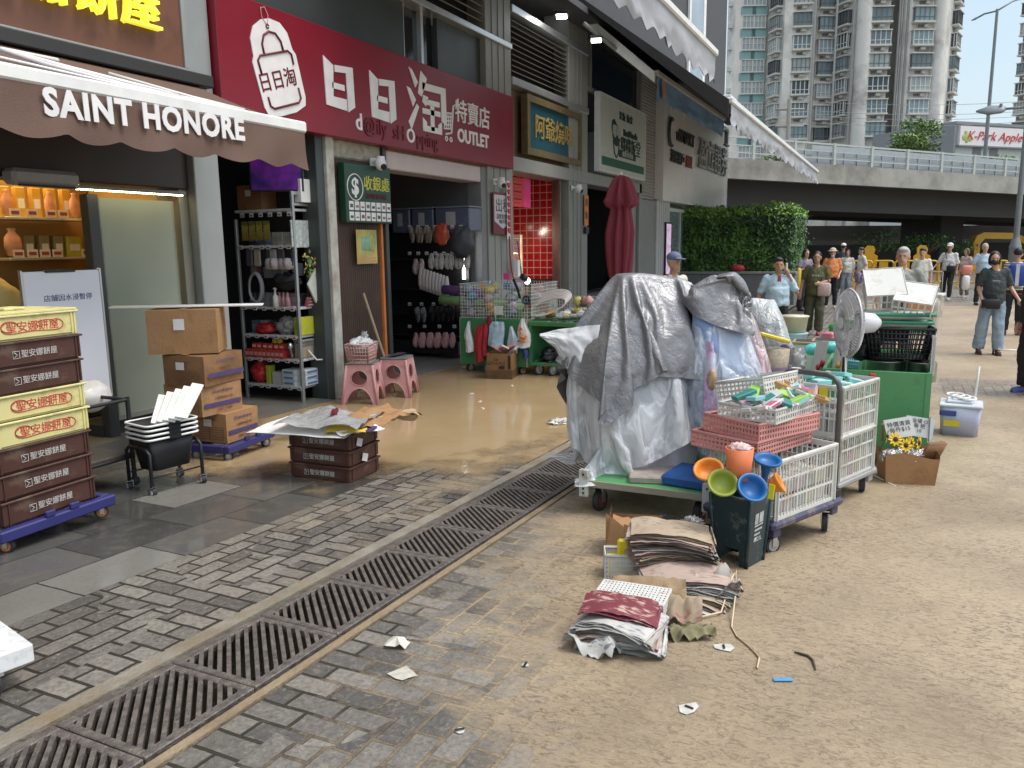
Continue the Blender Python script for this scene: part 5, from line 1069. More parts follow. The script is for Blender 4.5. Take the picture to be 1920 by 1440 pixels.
carton('printed cardboard box with a purple stripe, second from the bottom of the stack',.43,.44,.245,(dx-.16,dy+.12,z),R(-2),CB,True,.008,'cardboard boxes stacked on the indigo dolly',2); z+=.25
carton('crushed dark stained cardboard box, third from the bottom of the stack',.47,.42,.25,(dx-.15,dy+.10,z),R(5),CB2,True,.022,'cardboard boxes stacked on the indigo dolly',3); z+=.262
carton('large plain cardboard box tilted to the street on top of the stack',.36,.55,.36,(dx-.20,dy+.20,z),R(34),CB,False,.008,'cardboard boxes stacked on the indigo dolly',4); z+=.368
o=MB(WH).box((0,0,0),(1.2,.16,.014),.003).build('foam_board'); o.location=(dx-.17,dy+.20,z+.012); o.rotation_euler=(0,R(.5),R(-52)); tag(o,'long thin white board laid across the topmost cardboard box','board')
# three brown crates with cardboard sheets
cx,cy=4.84,3.87; z=zg(4.84)+.006
for k in range(3): crate('brown bakery crate, '+('bottom','middle','top')[k]+' of the short stack of three',CRB,.54,.40,.122,(cx,cy,z),R(-88+k),LOGOW,'brown crates in the short stack','w'); z+=.1235
for k,(zz,yy) in enumerate(((.30,-.08),(.17,-.02))):
    o=MB(LBL_).box((0,0,0),(.07,.002,.06),0).build('paper_label'); o.location=(cx+.02+yy,cy-.287,zg(4.84)+zz); o.rotation_euler=(0,R(20),R(2)); tag(o,('upper','lower')[k]+' crooked white label stuck on the short brown crate stack','label')
def sheetobj(nm,lab,cat,loc,rz,w,d,mat,wav=.02,seed=0,th=.004,pts=None):
    mb=MB(mat); f=lambda u,v:((u-.5)*w,(v-.5)*d,wav*fbm((u*2+seed,v*2,seed*.7))*1.5)
    mb.grid(f,16,14); mb.grid(lambda u,v:tuple(Vector(f(1-u,v))-Vector((0,0,th))),16,14); o=mb.build(nm); o.location=loc; o.rotation_euler=(0,0,rz); return tag(o,lab,cat)
PLC=M('clear_wrinkled_plastic',(.42,.42,.42),.22,0,.2,14,1.0,18,spec=.8,alpha=.75)
sheetobj('foam_board','white foam board lying lowest on the short crate stack','board',(cx-.05,cy+.15,z+.012),R(12),.62,.80,WH,.008,1)
sheetobj('card_sheet','yellow card sheet on the short crate stack','card',(cx-.02,cy-.16,z+.035),R(30),.42,.30,M('yellow_card',(.70,.52,.06),.6),.01,2)
sheetobj('card_sheet','purple card sheet peeking out on the short crate stack','card',(cx+.05,cy-.25,z+.024),R(20),.40,.24,M('purple_card',(.07,.04,.13),.6),.01,3)
sheetobj('cardboard_sheet','torn brown cardboard sheet hanging off the right of the short crate stack','cardboard',(cx+.28,cy-.20,z+.055),R(-15),.62,.42,CB,.05,4)
sheetobj('cardboard_sheet','buckled pale cardboard strip under the torn sheet','cardboard',(cx+.33,cy-.32,z+.035),R(-40),.42,.10,M('pale_card',(.45,.33,.2),.8),.05,5)
sheetobj('card_sheet','white printed card at the near edge of the short crate stack','card',(cx-.08,cy-.30,z+.020),R(-20),.36,.16,WH,.012,6)
sheetobj('plastic_sheet','crumpled clear grey plastic sheet on top of the short crate stack','plastic sheet',(cx+.0,cy+.02,z+.075),R(15),.62,.66,PLC,.05,7)
sheetobj('card_strip','dark red card strip lying on the clear plastic sheet','card',(cx+.05,cy+.02,z+.115),R(35),.26,.05,DKR,.01,8)
sheetobj('paper_sheet','pale yellow paper corner under the plastic sheet at the back of the crate stack','paper',(cx+.05,cy+.35,z+.032),R(5),.22,.10,M('pale_yellow_paper',(.72,.62,.2),.6),.01,9)
# small white cart at the lower left
o=thing('white_cart','small white platform cart with grey and pink caster at the lower left','cart',(1.43,3.10,zg(1.5)),R(-13)); mb=MB(M('cart_white',(.72,.73,.74),.35,0,.05,6,dirt=((.5,.5,.48),.3,25))); mb.bx(-.6,.36,-.16,.25,.095,.170,.006); mb.bx(.0,.26,-.14,.2,.075,.094,.003); mb.build('platform',o)
for x,y in ((.20,-.145),(.12,.18),(-.5,-.1)): caster(o,(x,y,.05),.05,M('wheel_pink',(.35,.12,.14),.5),R(55))
# ------------------------------------------------------------------ stools
PINK=M('pink_plastic',(.60,.31,.31),.45,0,.06,4,dirt=((.35,.22,.15),.25,5)); GTOP=M('grey_seat',(.17,.17,.18),.6,0,.2,9)
def stool(lab,loc,rz):
    o=thing('plastic_stool',lab,'stool',loc,rz,'pink plastic stools'); h=.47; wt,wb=.15,.21
    mb=MB(PINK)
    for k in range(4):
        mb.T=Matrix.Rotation(k*pi/2,4,'Z')
        def P(u,z,off=0):     # u -1..1 across the face, z height; faces lean outward to the floor
            w=wb+(wt-wb)*z/h; return (u*w,-w+off,z)
        legw=.30
        # outline of one face with arch below and oval window, as quads around holes
        def arch(u): return .19*math.sqrt(max(0,1-(u/.76)**2)) if abs(u)<.76 else 0
        us=[-1,-.9,-.76,-.66,-.56,-.46,-.34,-.17,0,.17,.34,.46,.56,.66,.76,.9,1]
        def win(u):
            if abs(u)>=.56: return None
            e=math.sqrt(1-(u/.56)**2); return (.315-.085*e**.6,.315+.085*e)
        for i in range(len(us)-1):
            a,b=us[i],us[i+1]; wa,wb_2=win(a) or (.315,.315),win(b) or (.315,.315)
            lo_a,lo_b=arch(a),arch(b)
            for t_ in (0,.012):
                q1=[P(a,lo_a,t_),P(b,lo_b,t_),P(b,wb_2[0],t_),P(a,wa[0],t_)]; q2=[P(a,wa[1],t_),P(b,wb_2[1],t_),P(b,h,t_),P(a,h,t_)]
                mb.add(q1+q2,[(0,1,2,3),(4,5,6,7)] if t_==0 else [(3,2,1,0),(7,6,5,4)])
            mb.add([P(a,lo_a,0),P(b,lo_b,0),P(b,lo_b,.012),P(a,lo_a,.012)],[(3,2,1,0)])
            if abs(a)<=.56 and abs(b)<=.56:
                mb.add([P(a,wa[0],0),P(b,wb_2[0],0),P(b,wb_2[0],.012),P(a,wa[0],.012)],[(0,1,2,3)]); mb.add([P(a,wa[1],0),P(b,wb_2[1],0),P(b,wb_2[1],.012),P(a,wa[1],.012)],[(3,2,1,0)])
        mb.tube([P(u,arch(u)+.006,-.004) for u in us if abs(u)<=.77],.007,5)
        mb.tube([P(.56*cos(a),.315+.085*sin(a),-.003) for a in [2*pi*i/20 for i in range(20)]],.005,5,True)
        mb.tube([P(1,0.01),P(1,h-.01)],.016,6)
    mb.T=Matrix(); mb.build('stool_legs',o)
    mb=MB(GTOP); mb.box((0,0,h+.008),(.33,.33,.022),.008); mb.build('seat',o); return o
stool('pink plastic stool carrying the pink basket, nearer to the shelf rack',(7.62,5.62,0),R(22)); stool('pink plastic stool with a broom resting on it, farther from the shelf rack',(8.13,5.48,0),R(18))
PB=M('pink_basket',(.66,.42,.40),.5)
def lbasket(nm,lab,cat,loc,rz,w,d,h,mat,nu,nv,taper=.86,bar=.007,solid=0,grp=None):
    o=thing(nm,lab,cat,loc,rz,grp); mb=MB(mat); W,D=w/2,d/2
    cor=[(-W,-D),(W,-D),(W,D),(-W,D)]
    for i in range(4):
        a,b=cor[i],cor[(i+1)%4]; n_=nu if i%2==0 else max(3,int(nu*d/w)); ta=[(c[0]*taper,c[1]*taper) for c in (a,b)]
        for k in range(n_+1):
            t_=k/n_; top=Vector((a[0]+(b[0]-a[0])*t_,a[1]+(b[1]-a[1])*t_,h)); bot=Vector((ta[0][0]+(ta[1][0]-ta[0][0])*t_,ta[0][1]+(ta[1][1]-ta[0][1])*t_,0)); mb.tube([bot,top],bar if k not in(0,n_) else bar*1.7,4)
        for j in range(nv+1):
            s=j/nv; s=taper+(1-taper)*s; mb.tube([(a[0]*s,a[1]*s,h*j/nv),(b[0]*s,b[1]*s,h*j/nv)],bar*1.05 if j<nv else bar*1.9,4)
    mb.build('lattice_wall',o); mb=MB(mat); mb.bx(-W*taper,W*taper,-D*taper,D*taper,-.003,.006,0); mb.build('bottom',o); return o
lbasket('pink_basket','pink lattice basket full of crumpled plastic on the nearer pink stool','basket',(7.62,5.62,.49),R(18),.36,.28,.21,PB,11,5,.84,.0055)
WPL=M('white_plastic_bag',(.66,.66,.66),.3,0,.15,10,.5,20); 
def crumple(nm,lab,cat,loc,r,mat,sc=(1,1,1),seed=0,amp=.35,fr=2.2,rz=0,res=26,par=None):
    mb=MB(mat); mb.ell((0,0,0),(r,r,r),res,int(res*.65)); me=mb.mesh(nm)
    for v in me.vertices:
        d=v.co.normalized(); q=d*fr+Vector((seed*3.1,seed,0)); v.co+=d*r*amp*(fbm(q,4)+.5*(ridge(q*1.7)-.5)); v.co=Vector((v.co.x*sc[0],v.co.y*sc[1],v.co.z*sc[2]))
    o=mb.build(nm,par,me=me); o.location=loc; o.rotation_euler=(0,0,rz); return tag(o,lab,cat) if par is None else o
crumple('plastic_bag','crumpled white plastic heaped in the pink basket','bag',(7.62,5.62,.69),.15,WPL,(1.0,.8,.5),3,.5,3)
crumple('plastic_bag','grey plastic bag tip poking up from the pink basket','bag',(7.66,5.60,.75),.06,PLC,(.7,.7,1.3),4,.5,3)
# broom
o=thing('mop','long wooden handled mop leaning on the folding door behind the stools','mop',(8.28,5.62,.02)); mb=MB(M('mop_wood',(.36,.27,.17),.6)); mb.cyl((0,0,0),(-.03,.40,1.22),.018); mb.build('handle',o)
o=thing('tool_bundle','dark cloth lying on the seat of the farther stool','cloth',(8.13,5.48,.50)); mb=MB(M('dark_cloth',(.04,.04,.045),.7)); mb.grid(lambda u,v:((u-.5)*.3,(v-.5)*.12,.015+.012*fbm((u*3,v*3,1))),12,8); mb.build('cloth',o)
# ------------------------------------------------------------------ shelf rack with goods (faces the camera, -x)
RX=R(-90); TAGM=M('price_tag',(.62,.60,.58),.5,0,.1,30)
rk=thing('shelf_rack','tall galvanised metal shelf rack full of goods in the shop bay','shelf rack',(7.27,6.66,0)); mb=MB(M('rack_steel',(.42,.45,.46),.4,.6))
for x in (.0,.33):
    for y in (-.43,.43): mb.bx(x-.018,x+.018,y-.018,y+.018,0,2.42 if y<0 else 2.15)
mb.build('upright',rk)
SHZ=[.20,.52,.80,1.13,1.84,2.25]
for z in SHZ: 
    mb=MB(M('rack_shelf_white',(.55,.56,.55),.4)); 
    y0=-.42 if z!=1.84 else -.42
    mb.bx(-.02,.35,y0,.42,z-.03,z); mb.build('shelf',rk)
mb=MB(M('rack_back',(.05,.05,.055),.6)); mb.bx(.345,.355,-.42,.42,.2,2.2,0); mb.build('back_panel',rk)
mb=MB(M('rack_steel',(.42,.45,.46),.4,.6)); mb.bx(-.02,.35,-.445,-.425,2.40,2.44); mb.bx(-.02,.35,-.445,-.425,2.28,2.31); mb.build('top_rail',rk)
X0=7.245
def itag(x,y,z,lab,grp):
    rep('itag',lambda:(lambda m:(m.bx(-.03,.03,-.002,.002,-.025,.025,0),m.mat(DK),m.bx(-.018,.018,-.003,-.0021,-.014,.0,0),m)[-1])(MB(TAGM)),'price_tag',lab,'price tag',grp,(x,y,z),RX)
for zi,z in enumerate(SHZ[:5]):
    for k in range(6): itag(X0-.001,6.28+.145*k+rnd(-.03,.03),z-.018,'small white price tag on the shelf edge of the galvanised rack','price tags on the galvanised rack')
for k in range(6): itag(X0-.001,6.26+.14*k,2.19,'small white price tag under the top shelf of the galvanised rack','price tags under the top shelf')
def bxi(c,w,d,h,c2=None,nm=None):
    def f():
        mb=MB(M('item_%02d_%02d_%02d'%tuple(int(q*99) for q in c),c,.4,0,.15,15)); mb.box((0,0,h/2),(w,d,h),.004)
        if c2: mb.mat(M('item_%02d_%02d_%02d'%tuple(int(q*99) for q in c2),c2,.45)); mb.bx(-w*.36,w*.36,-d/2-.002,-d/2,h*.3,h*.7,0)
        return mb
    return f
REDP=(.52,.05,.04)
for k in range(9): rep('redpk',bxi(REDP,.065,.12,.10,(.6,.35,.3)),'red_packet','small red packet standing in the row on the second shelf of the rack','packet','red packets in a row on the second shelf',(7.30,6.50+.066*k,.52),RX)
for k in range(6): rep('redpk2',bxi(REDP,.065,.12,.07,(.65,.5,.35)),'red_packet','small red packet lying on the front packets of the second shelf','packet','red packets piled on the second shelf row',(7.33,6.52+.085*k,.622),RX+.1*(k%2))
for k in range(2): rep('yelpk',bxi((.55,.42,.05),.05,.05,.06),'yellow_packet','tiny yellow packet on top of the red packets','packet','yellow packets on the second shelf',(7.30,6.56+.07*k,.70),RX)
RB=M('red_bag_plastic',(.50,.03,.03),.3,0,.2,12,.4,20)
crumple('red_bag','red plastic packed bundle at the left of the bottom shelf','bundle',(7.36,6.93,.33),.13,RB,(.9,.9,1.0),1,.3,3); crumple('red_bag','red plastic bag lying flat on the third shelf','bag',(7.36,6.80,.86),.13,RB,(.9,1.1,.5),2,.3,3)
crumple('clear_pack','clear plastic pack of dark pipes on the third shelf','pack',(7.38,6.50,.90),.13,PLC,(.9,1.0,.8),5,.35,3)
for k in range(2): rep('lime',bxi((.48,.50,.04),.10,.14,.21,(.35,.4,.03)),'lime_box','lime yellow box standing at the right of the third shelf','box','lime boxes at the right of the third shelf',(7.36+.12*k,6.275,.80),RX)
rep('lime2',bxi((.45,.55,.06),.06,.10,.22),'lime_box','slim lime box beside the red bundle on the bottom shelf','box',None,(7.34,6.77,.20),RX)
rep('wbx',bxi((.55,.55,.56),.15,.14,.15),'white_box','plain white box in the middle of the bottom shelf','box',None,(7.36,6.63,.20),RX)
for r_ in range(3):
    rep('bwbx',bxi((.58,.62,.64),.19,.2,.062,(.08,.22,.42)),'tissue_box','white and blue flat box, '+('bottom','middle','top')[r_]+' of the front pile on the bottom shelf','box','white and blue boxes on the bottom shelf',(7.36,6.43,.20+.065*r_),RX)
for r_ in range(3): rep('bwbx2',bxi((.58,.62,.64),.24,.15,.062,(.08,.22,.42)),'tissue_box','white and blue flat box, '+('bottom','middle','top')[r_]+' of the pile at the street end','box','white and blue boxes on the bottom shelf',(7.42,6.28,.20+.065*r_),0)
o=thing('glass_jar','square glass storage jar with grain on the second shelf','jar',(7.42,6.30,.52)); mb=MB(M('grain',(.35,.24,.10),.7)); mb.bx(-.10,.10,-.05,.05,.01,.13,.01); mb.build('contents',o); mb=MB(glass('jar_glass',(.7,.7,.65),.25)); mb.bx(-.11,.11,-.06,.06,0,.2,.01); mb.build('glass',o); mb=MB(GREYPL); mb.bx(-.115,.115,-.065,.065,.2,.225,.006); mb.build('lid',o)
o=thing('white_tube','white curved hose looped out of the second shelf','hose',(7.5,6.25,.62)); mb=MB(WH); mb.tube([(-.1,-.02,-.0),(-.05,-.1,-.12),(.08,-.14,-.13),(.16,-.1,.0),(.15,-.03,.12),(.05,0,.16)],.01,6); mb.build('hose_body',o)
o=thing('desk_lamp','small round silver lamp head on the second shelf','lamp',(7.24,6.36,.66)); mb=MB(STEEL); mb.ell((0,0,.02),(.04,.04,.04)); mb.cyl((0,0,0),(.06,.02,-.12),.012); mb.build('head',o)
# upper shelves
o=thing('toilet_lid','grey ring shaped seat hanging at the left of the rack','seat',(7.28,6.86,1.16)); mb=MB(M('seat_grey',(.33,.34,.36),.35)); mb.tube([(0,.10*cos(a),.19+.17*sin(a)) for a in [2*pi*i/20 for i in range(20)]],.028,8,True,.6); mb.build('ring',o)
crumple('black_bag','black fabric bundle hanging on the right of the rack','bag',(7.36,6.45,1.42),.15,M('black_fabric',(.02,.02,.022),.8),(.8,1.2,.6),3,.3,2.5)
for k in range(3): rep('pinkv',lambda:MB(M('pink_bottle',(.55,.30,.32),.35)).lathe([(0,0),(.03,.0),(.03,.1),(.015,.13),(.015,.17),(0,.17)],10),'pink_bottle','small pink bottle on the middle shelf of the rack','bottle','pink bottles on the middle shelf',(7.32,6.42+.06*k,1.13))
rep('wspray',lambda:MB(WH).lathe([(0,0),(.035,.0),(.035,.12),(.012,.15),(.012,.20),(.03,.21),(0,.23)],10),'spray_bottle','white spray bottle on the middle shelf of the rack','bottle',None,(7.27,6.56,1.13))
rep('greyp',bxi((.24,.25,.27),.28,.03,.34,(.28,.29,.3)),'grey_board','flat grey board leaning in the middle of the rack','board',None,(7.38,6.66,1.46),RX)
for k in range(4): rep('wtub',lambda:MB(M('wrapped_white',(.58,.52,.54),.3,0,.2,14,.4,20)).lathe([(0,0),(.06,.01),(.065,.08),(.05,.13),(0,.14)],12),'wrapped_roll','pinkish white wrapped roll on the small shelf of the rack','roll','wrapped rolls in the rack',(7.30+.03*(k%2),6.36+.10*k,1.56))
def hang():
    mb=MB(M('bead_gold',(.40,.32,.06),.3,.4,.4,60)); 
    for k in range(7): mb.tube([(k*.014-.042,0,0),(k*.014-.042,.003*(k%2),-.22)],.005,4)
    return mb
for k in range(4): rep('beads',hang,'bead_strand','gold bead strand pack hanging under the top shelf of the rack','strand','gold bead packs hanging in the rack',(7.26,6.62+.11*k,2.12),RX)
def towel():
    mb=MB(M('patterned_bag',(.45,.50,.49),.4,0,.5,25)); mb.grid(lambda u,v:((u-.5)*.13,-.012*sin(u*6),-v*.30),7,7); mb.grid(lambda u,v:((.5-u)*.13,.01,-v*.30),7,7); return mb
for k in range(3): rep('twl',towel,'hanging_pack','white patterned pack hanging at the street end of the rack','pack','white packs hanging at the end of the rack',(7.30+.13*k,6.235,2.12),0)
o=carton('dark brown carton on top of the galvanised rack',.30,.36,.28,(7.42,6.86,2.252),0,CB2,False,.004,None,7,False)
o=thing('router_box','small white wall box hanging from a white conduit above the rack','junction box',(7.46,6.22,2.32)); mb=MB(WH); mb.box((0,0,.13),(.2,.1,.26)); mb.build('casing',o); mb=MB(WH); mb.cyl((0,0,.26),(0,.02,.95),.018); mb.build('conduit',o)
tv=thing('television','black television with a purple blue picture hung high in the shop bay','television',(7.25,6.42,2.44),R(-62)); mb=MB(BLK); mb.bx(-.30,.30,0,.05,0,.38); mb.build('casing',tv)
m,t,p,L=shader('tv_picture'); co=N(t,'ShaderNodeTexCoord'); nn=N(t,'ShaderNodeTexNoise'); nn.inputs['Scale'].default_value=4; L(co.outputs['Object'],nn.inputs[0]); rm=N(t,'ShaderNodeValToRGB'); e=rm.color_ramp.elements; e[0].position=.35; e[0].color=(.02,.01,.12,1); e[1].position=.62; e[1].color=(.20,.02,.36,1); L(nn.outputs['Fac'],rm.inputs[0]); L(rm.outputs[0],p.inputs['Base Color']); L(rm.outputs[0],p.inputs['Emission Color']); p.inputs['Emission Strength'].default_value=.06
mb=MB(m); mb.bx(-.28,.28,-.003,-.001,.02,.36,0); mb.build('screen',tv)
# white bag and plants at street end
o=thing('kite_bag','pale green white diamond shaped folded bag hanging at the rack end','bag',(7.50,6.17,1.17)); mb=MB(M('pale_bag',(.55,.58,.52),.4)); mb.poly([(0,0),(.13,.2),(.02,.40),(-.13,.22)],-.02,.0); mb.build('folded_bag',o)
mb=MB(M('leaf_yellow',(.40,.36,.12),.5)); rs=random.Random(9)
for k in range(90): leafcard(mb,(rs.gauss(.02,.09),rs.gauss(0,.04),.46+rs.gauss(0,.06)),(rs.uniform(-1,1),-1,rs.uniform(-1,1)),.03,rs)
for k in range(60): mb.mat(M('pack_green',(.12,.42,.14),.4)); leafcard(mb,(rs.gauss(.06,.06),rs.gauss(.02,.03),.30+rs.gauss(0,.09)),(rs.uniform(-1,1),-1,.2),.035,rs)
o=mb.build('artificial_plant'); o.location=(7.50,6.2,1.17); tag(o,'yellow and green artificial plant spray at the rack end','plant')
for k in range(3): rep('redstr',bxi((.45,.12,.16),.16,.05,.035,(.7,.6,.6)),'striped_pack','red and white striped pack piled under the diamond bag at the rack end','pack','striped packs at the rack end',(7.50,6.24,1.131+.037*k),.2*k)
# second darker rack further in
o=thing('inner_rack','dark inner shelf rack with small goods at the left of the bay','shelf rack',(6.9,7.6,0)); mb=MB(M('rack_dark',(.10,.10,.11),.5,.4))
for z in (.5,.85,1.2,1.55,1.9): mb.bx(-.3,.1,-.35,.35,z-.02,z)
for y in(-.35,.35): mb.bx(-.32,-.29,y-.02,y+.02,0,2.0)
mb.build('frame',o)
rs=random.Random(4)
for z in (.5,.85,1.2,1.55):
    for k in range(4): rep('sm%d'%(k%3),bxi([(.2,.2,.22),(.32,.27,.22),(.12,.15,.22)][k%3],.11,.12,.14,(.4,.38,.34)),'small_box','small dull box on the dark inner rack','box','small boxes on the dark inner rack',(6.66,7.34+.16*k,z),RX)
# ------------------------------------------------------------------ slipper rack on the right side wall
def RX_(px,py,x=11.3): return FX(px,py,x)
o=thing('display_wall','black pegboard display wall for slippers inside the shop','display rack',(11.42,6.35,.1)); mb=MB(M('pegboard',(.022,.022,.025),.5)); mb.bx(0,.05,-.1,2.3,.2,2.05,0); mb.build('panel',o)
for z in (.28,.62,1.02,1.5,1.95): mb=MB(BLK); mb.bx(-.34,0,-.08,2.2,z-.015,z); mb.build('shelf',o)
mb=MB(BLK); mb.bx(-.4,0,-.1,2.25,.0,.2); mb.build('base',o)
def slipper(c,fluffy):
    def f():
        mb=MB(M('slip_%02d_%02d_%02d'%tuple(int(q*99) for q in c),c,.8,0,.25,20)); 
        for s in (-.055,.055):
            pr=[]
            for i in range(14):
                a=2*pi*i/14; pr.append((s+.045*cos(a)*(1+.15*sin(a)),.13*sin(a)))
            n=14; mb.add([(x,-.012,z+.13) for x,z in pr]+[(x,.012,z+.13) for x,z in pr],[tuple(range(n))[::-1],tuple(range(n,2*n))]+[(i,(i+1)%n,n+(i+1)%n,n+i) for i in range(n)],True)
            mb.ell((s,-.03,.19 if not fluffy else .1),(.045,.035,.06 if not fluffy else .09),10,7)
        return mb
    return f
def row(py,px0,px1,n,key,c,fl,lab,grp,x=11.0):
    for k in range(n):
        px=px0+(px1-px0)*(k+.5)/n; q=FX(px,py,x); rep(key,slipper(c,fl),'slippers',lab,'slippers',grp,(q.x,q.y,q.z-.13),RX+rnd(-.1,.1))
row(638,778,850,5,'slpink',(.60,.33,.33),True,'fluffy pink slipper pair on the lowest row of the display wall','pink slippers on the lowest row')
row(590,778,800,1,'slgrey',(.20,.21,.20),False,'grey slipper pair in the middle row of the display wall',None)
row(588,806,862,3,'slblk',(.025,.025,.028),False,'black slipper pair in the middle row of the display wall','black slippers in the middle row')
row(575,840,864,1,'slrose',(.30,.14,.15),False,'dull rose slipper pair at the right of the middle row',None)
row(500,775,795,1,'slpale',(.48,.36,.34),True,'pale pink slipper pair in the upper row at the left',None)
row(490,805,880,4,'slwht',(.44,.40,.36),True,'cream slipper pair in the upper row of the display wall','cream slippers in the upper row')
row(440,770,835,4,'slbw',(.30,.24,.2),False,'brown slipper pair in the top row of the display wall','brown slippers in the top row')
for py,n in ((425,7),(475,7),(570,5),(612,4)):
    for k in range(n): q=FX(768+(880-768)*k/n,py,10.95); itag(q.x,q.y,q.z,'small white price tag on the slipper display wall','price tags on the slipper wall')
def sock():
    mb=MB(M('sock_white',(.50,.44,.42),.8,0,.1,10)); mb.tube([(0,0,0),(0,-.02,-.12),(0,-.02,-.26),(0,-.02,-.34)],[.02,.045,.05,.02],8); return mb
for k in range(9): q=FX(790+k*6,502+2*k,10.75); rep('sock',sock,'white_sock','pale fluffy sock in the fan of socks by the slipper wall','sock','pale socks fanned out by the slipper wall',q,RX)
q=FX(828,440,10.9); crumple('orange_bag','orange red printed bag hanging on the top row of the display wall','bag',q,.14,M('orange_bag_mat',(.50,.09,.04),.4,0,.4,12),(.5,.9,1.2),3,.2,2)
q=FX(868,455,10.9); crumple('grey_bag','dark grey bag hanging at the right end of the display wall','bag',q,.22,M('grey_bag_mat',(.07,.07,.08),.6),(.5,.9,1.1),5,.2,2)
o=MB(M('tube_glow',(1,1,.95),.5,emit=7)).cyl((11.35,6.3,1.28),(11.36,6.3,2.15),.026).build('light_tube'); tag(o,'upright glowing white light tube at the shop entrance','lamp')
STB=M('storage_blue',(.10,.11,.17),.25,0,.15,3)
for k,(px0,px1,py) in enumerate(((735,768,385),(772,812,386),(816,880,382))):
    a,b=FX(px0,416,11.0),FX(px1,416,11.0); w=abs(a.y-b.y); o=thing('storage_bin',('small left','middle','large right')[k]+' bluish plastic storage bin on top of the slipper wall','storage bin',(11.2,(a.y+b.y)/2,2.03),RX); mb=MB(STB); mb.bx(-w/2,w/2,-.2,.2,0,.36,.015); mb.build('bin',o); mb=MB(M('bin_lid',(.20,.21,.27),.3)); mb.bx(-w/2-.01,w/2+.01,-.21,.21,.361,.385,.008); mb.build('lid',o); mb=MB(M('bin_label',(.38,.38,.40),.5)); mb.bx(-w*.18,w*.1,-.203,-.201,.1,.3,0); mb.build('label',o)
q=FX(745,470,9.2); o=thing('hanging_bag','pale grey bag hanging by a long strap beside the folding door','bag',(9.1,6.4,1.45),RX); mb=MB(M('bag_grey',(.33,.35,.38),.6)); mb.box((0,0,.15),(.22,.10,.32),.04); mb.build('bag_body',o); mb=MB(M('strap_grey',(.25,.28,.33),.6)); mb.tube([(-.1,0,.3),(-.06,0,.62),(0,0,.75),(.07,0,.6),(.1,0,.3)],.012,6); mb.tube([(.0,0,0),(.08,0,-.3),(.15,0,-.35),(.2,0,-.1)],.014,6); mb.build('strap',o)
rep('wcup',lambda:MB(M('cup_stack',(.5,.5,.5),.4)).lathe([(0,0),(.07,.0),(.09,.2),(.1,.21),(.1,.26),(0,.27)],14),'bucket_stack','small white bucket stack hung beside the hanging bag','bucket',None,(9.35,6.5,1.5))
rs=random.Random(17)
CL=[((.03,.03,.035),'black'),((.40,.40,.42),'pale grey'),((.10,.10,.12),'dark grey'),((.42,.20,.24),'dusty pink'),((.15,.20,.30),'slate blue'),((.45,.42,.35),'cream')]
for z,n in ((.52,5),(.80,6),(1.13,8),(1.84,8),(1.48,5)):
    for k in range(n):
        c,cn=CL[rs.randrange(6)]; w=rs.uniform(.06,.11); rep('cl_%s'%cn,bxi(c,.09,.10,.15,(.35,.34,.33)),'small_goods',cn+' small pack among the goods at the back of the galvanised rack','goods','small packs at the back of the galvanised rack',(7.46+rs.uniform(-.03,.04),6.30+.78*(k+.5)/n,z+.002),RX+rs.uniform(-.2,.2))
for k in range(6):
    c,cn=CL[(0,2,1,0,5,2)[k]]; rep('hk_%s'%cn,lambda:MB(M('hang_%02d'%int(c[0]*99),c,.5,0,.2,9)).box((0,0,-.1),(.10,.03,.2),.012),'hanging_goods',cn+' packet hanging from a hook in the upper half of the galvanised rack','packet','packets hanging in the galvanised rack',(7.30,6.34+.12*k,1.80),RX)
# ------------------------------------------------------------------ the street stall on the right
GRNP=M('green_paint',(.095,.32,.125),.4,0,.08,2,dirt=((.12,.16,.08),.2,6)); GRND=M('green_paint_old',(.045,.20,.075),.45,0,.15,3,dirt=((.12,.12,.06),.3,5)); RWH=M('wheel_red',(.16,.03,.045),.5)
PLW=M('white_plastic',(.62,.62,.59),.42,0,.07,5,dirt=((.42,.36,.26),.25,7)); STP=M('steel_grey_paint',(.52,.55,.52),.5,0,.15,6,dirt=((.25,.18,.1),.3,12))
ru=cam2w(Vector((1,0,0))); ru.z=0; ru.normalize(); rf=cam2w(Vector((0,0,1))); rf.z=0; rf.normalize()
def VPL(px,py,O):           # point on the upright plane through O that faces the street camera side
    r=ray(px,py); e=Vector((0,0,EYE)); return e+r*((Vector(O)-e).dot(rf)/r.dot(rf))
def uz(px,py,O): p=VPL(px,py,O)-Vector(O); return p.dot(ru),p.z
# ---- platform cart
pc=thing('platform_cart','green decked steel platform cart on red wheels under the tarpaulin','cart',(4.75,1.37,zg(4.8)))
mb=MB(GRNP); mb.bx(0,1.25,-.38,.38,.20,.225,.004); mb.build('deck',pc); mb=MB(M('deck_edge',(.30,.28,.22),.6)); mb.bx(-.012,-.001,-.38,.38,.185,.228); mb.build('front_edge',pc)
for y in (-.40,.40): mb=MB(STP); mb.bx(-.02,1.25,y-.015,y+.015,.19,.27,.003); mb.bx(-.03,.01,y-.03,y+.03,.12,.30,.003); mb.bx(1.2,1.26,y-.03,y+.03,.1,1.2,.003); mb.build('steel_angle',pc)
mb=MB(BLK); mb=MB(BLK)
for y in (-.4,.4):
    for z in (.145,.175,.27): mb.bx(-.033,-.0301,y-.006,y+.006,z-.007,z+.007,0)
mb.build('bolt_hole',pc)
for x,y in ((.10,.33),(.10,-.33),(1.15,.33),(1.15,-.33)): caster(pc,(x,y,.07),.07,RWH,R(80),.034)
CO=Vector((5.42,1.44,.27))
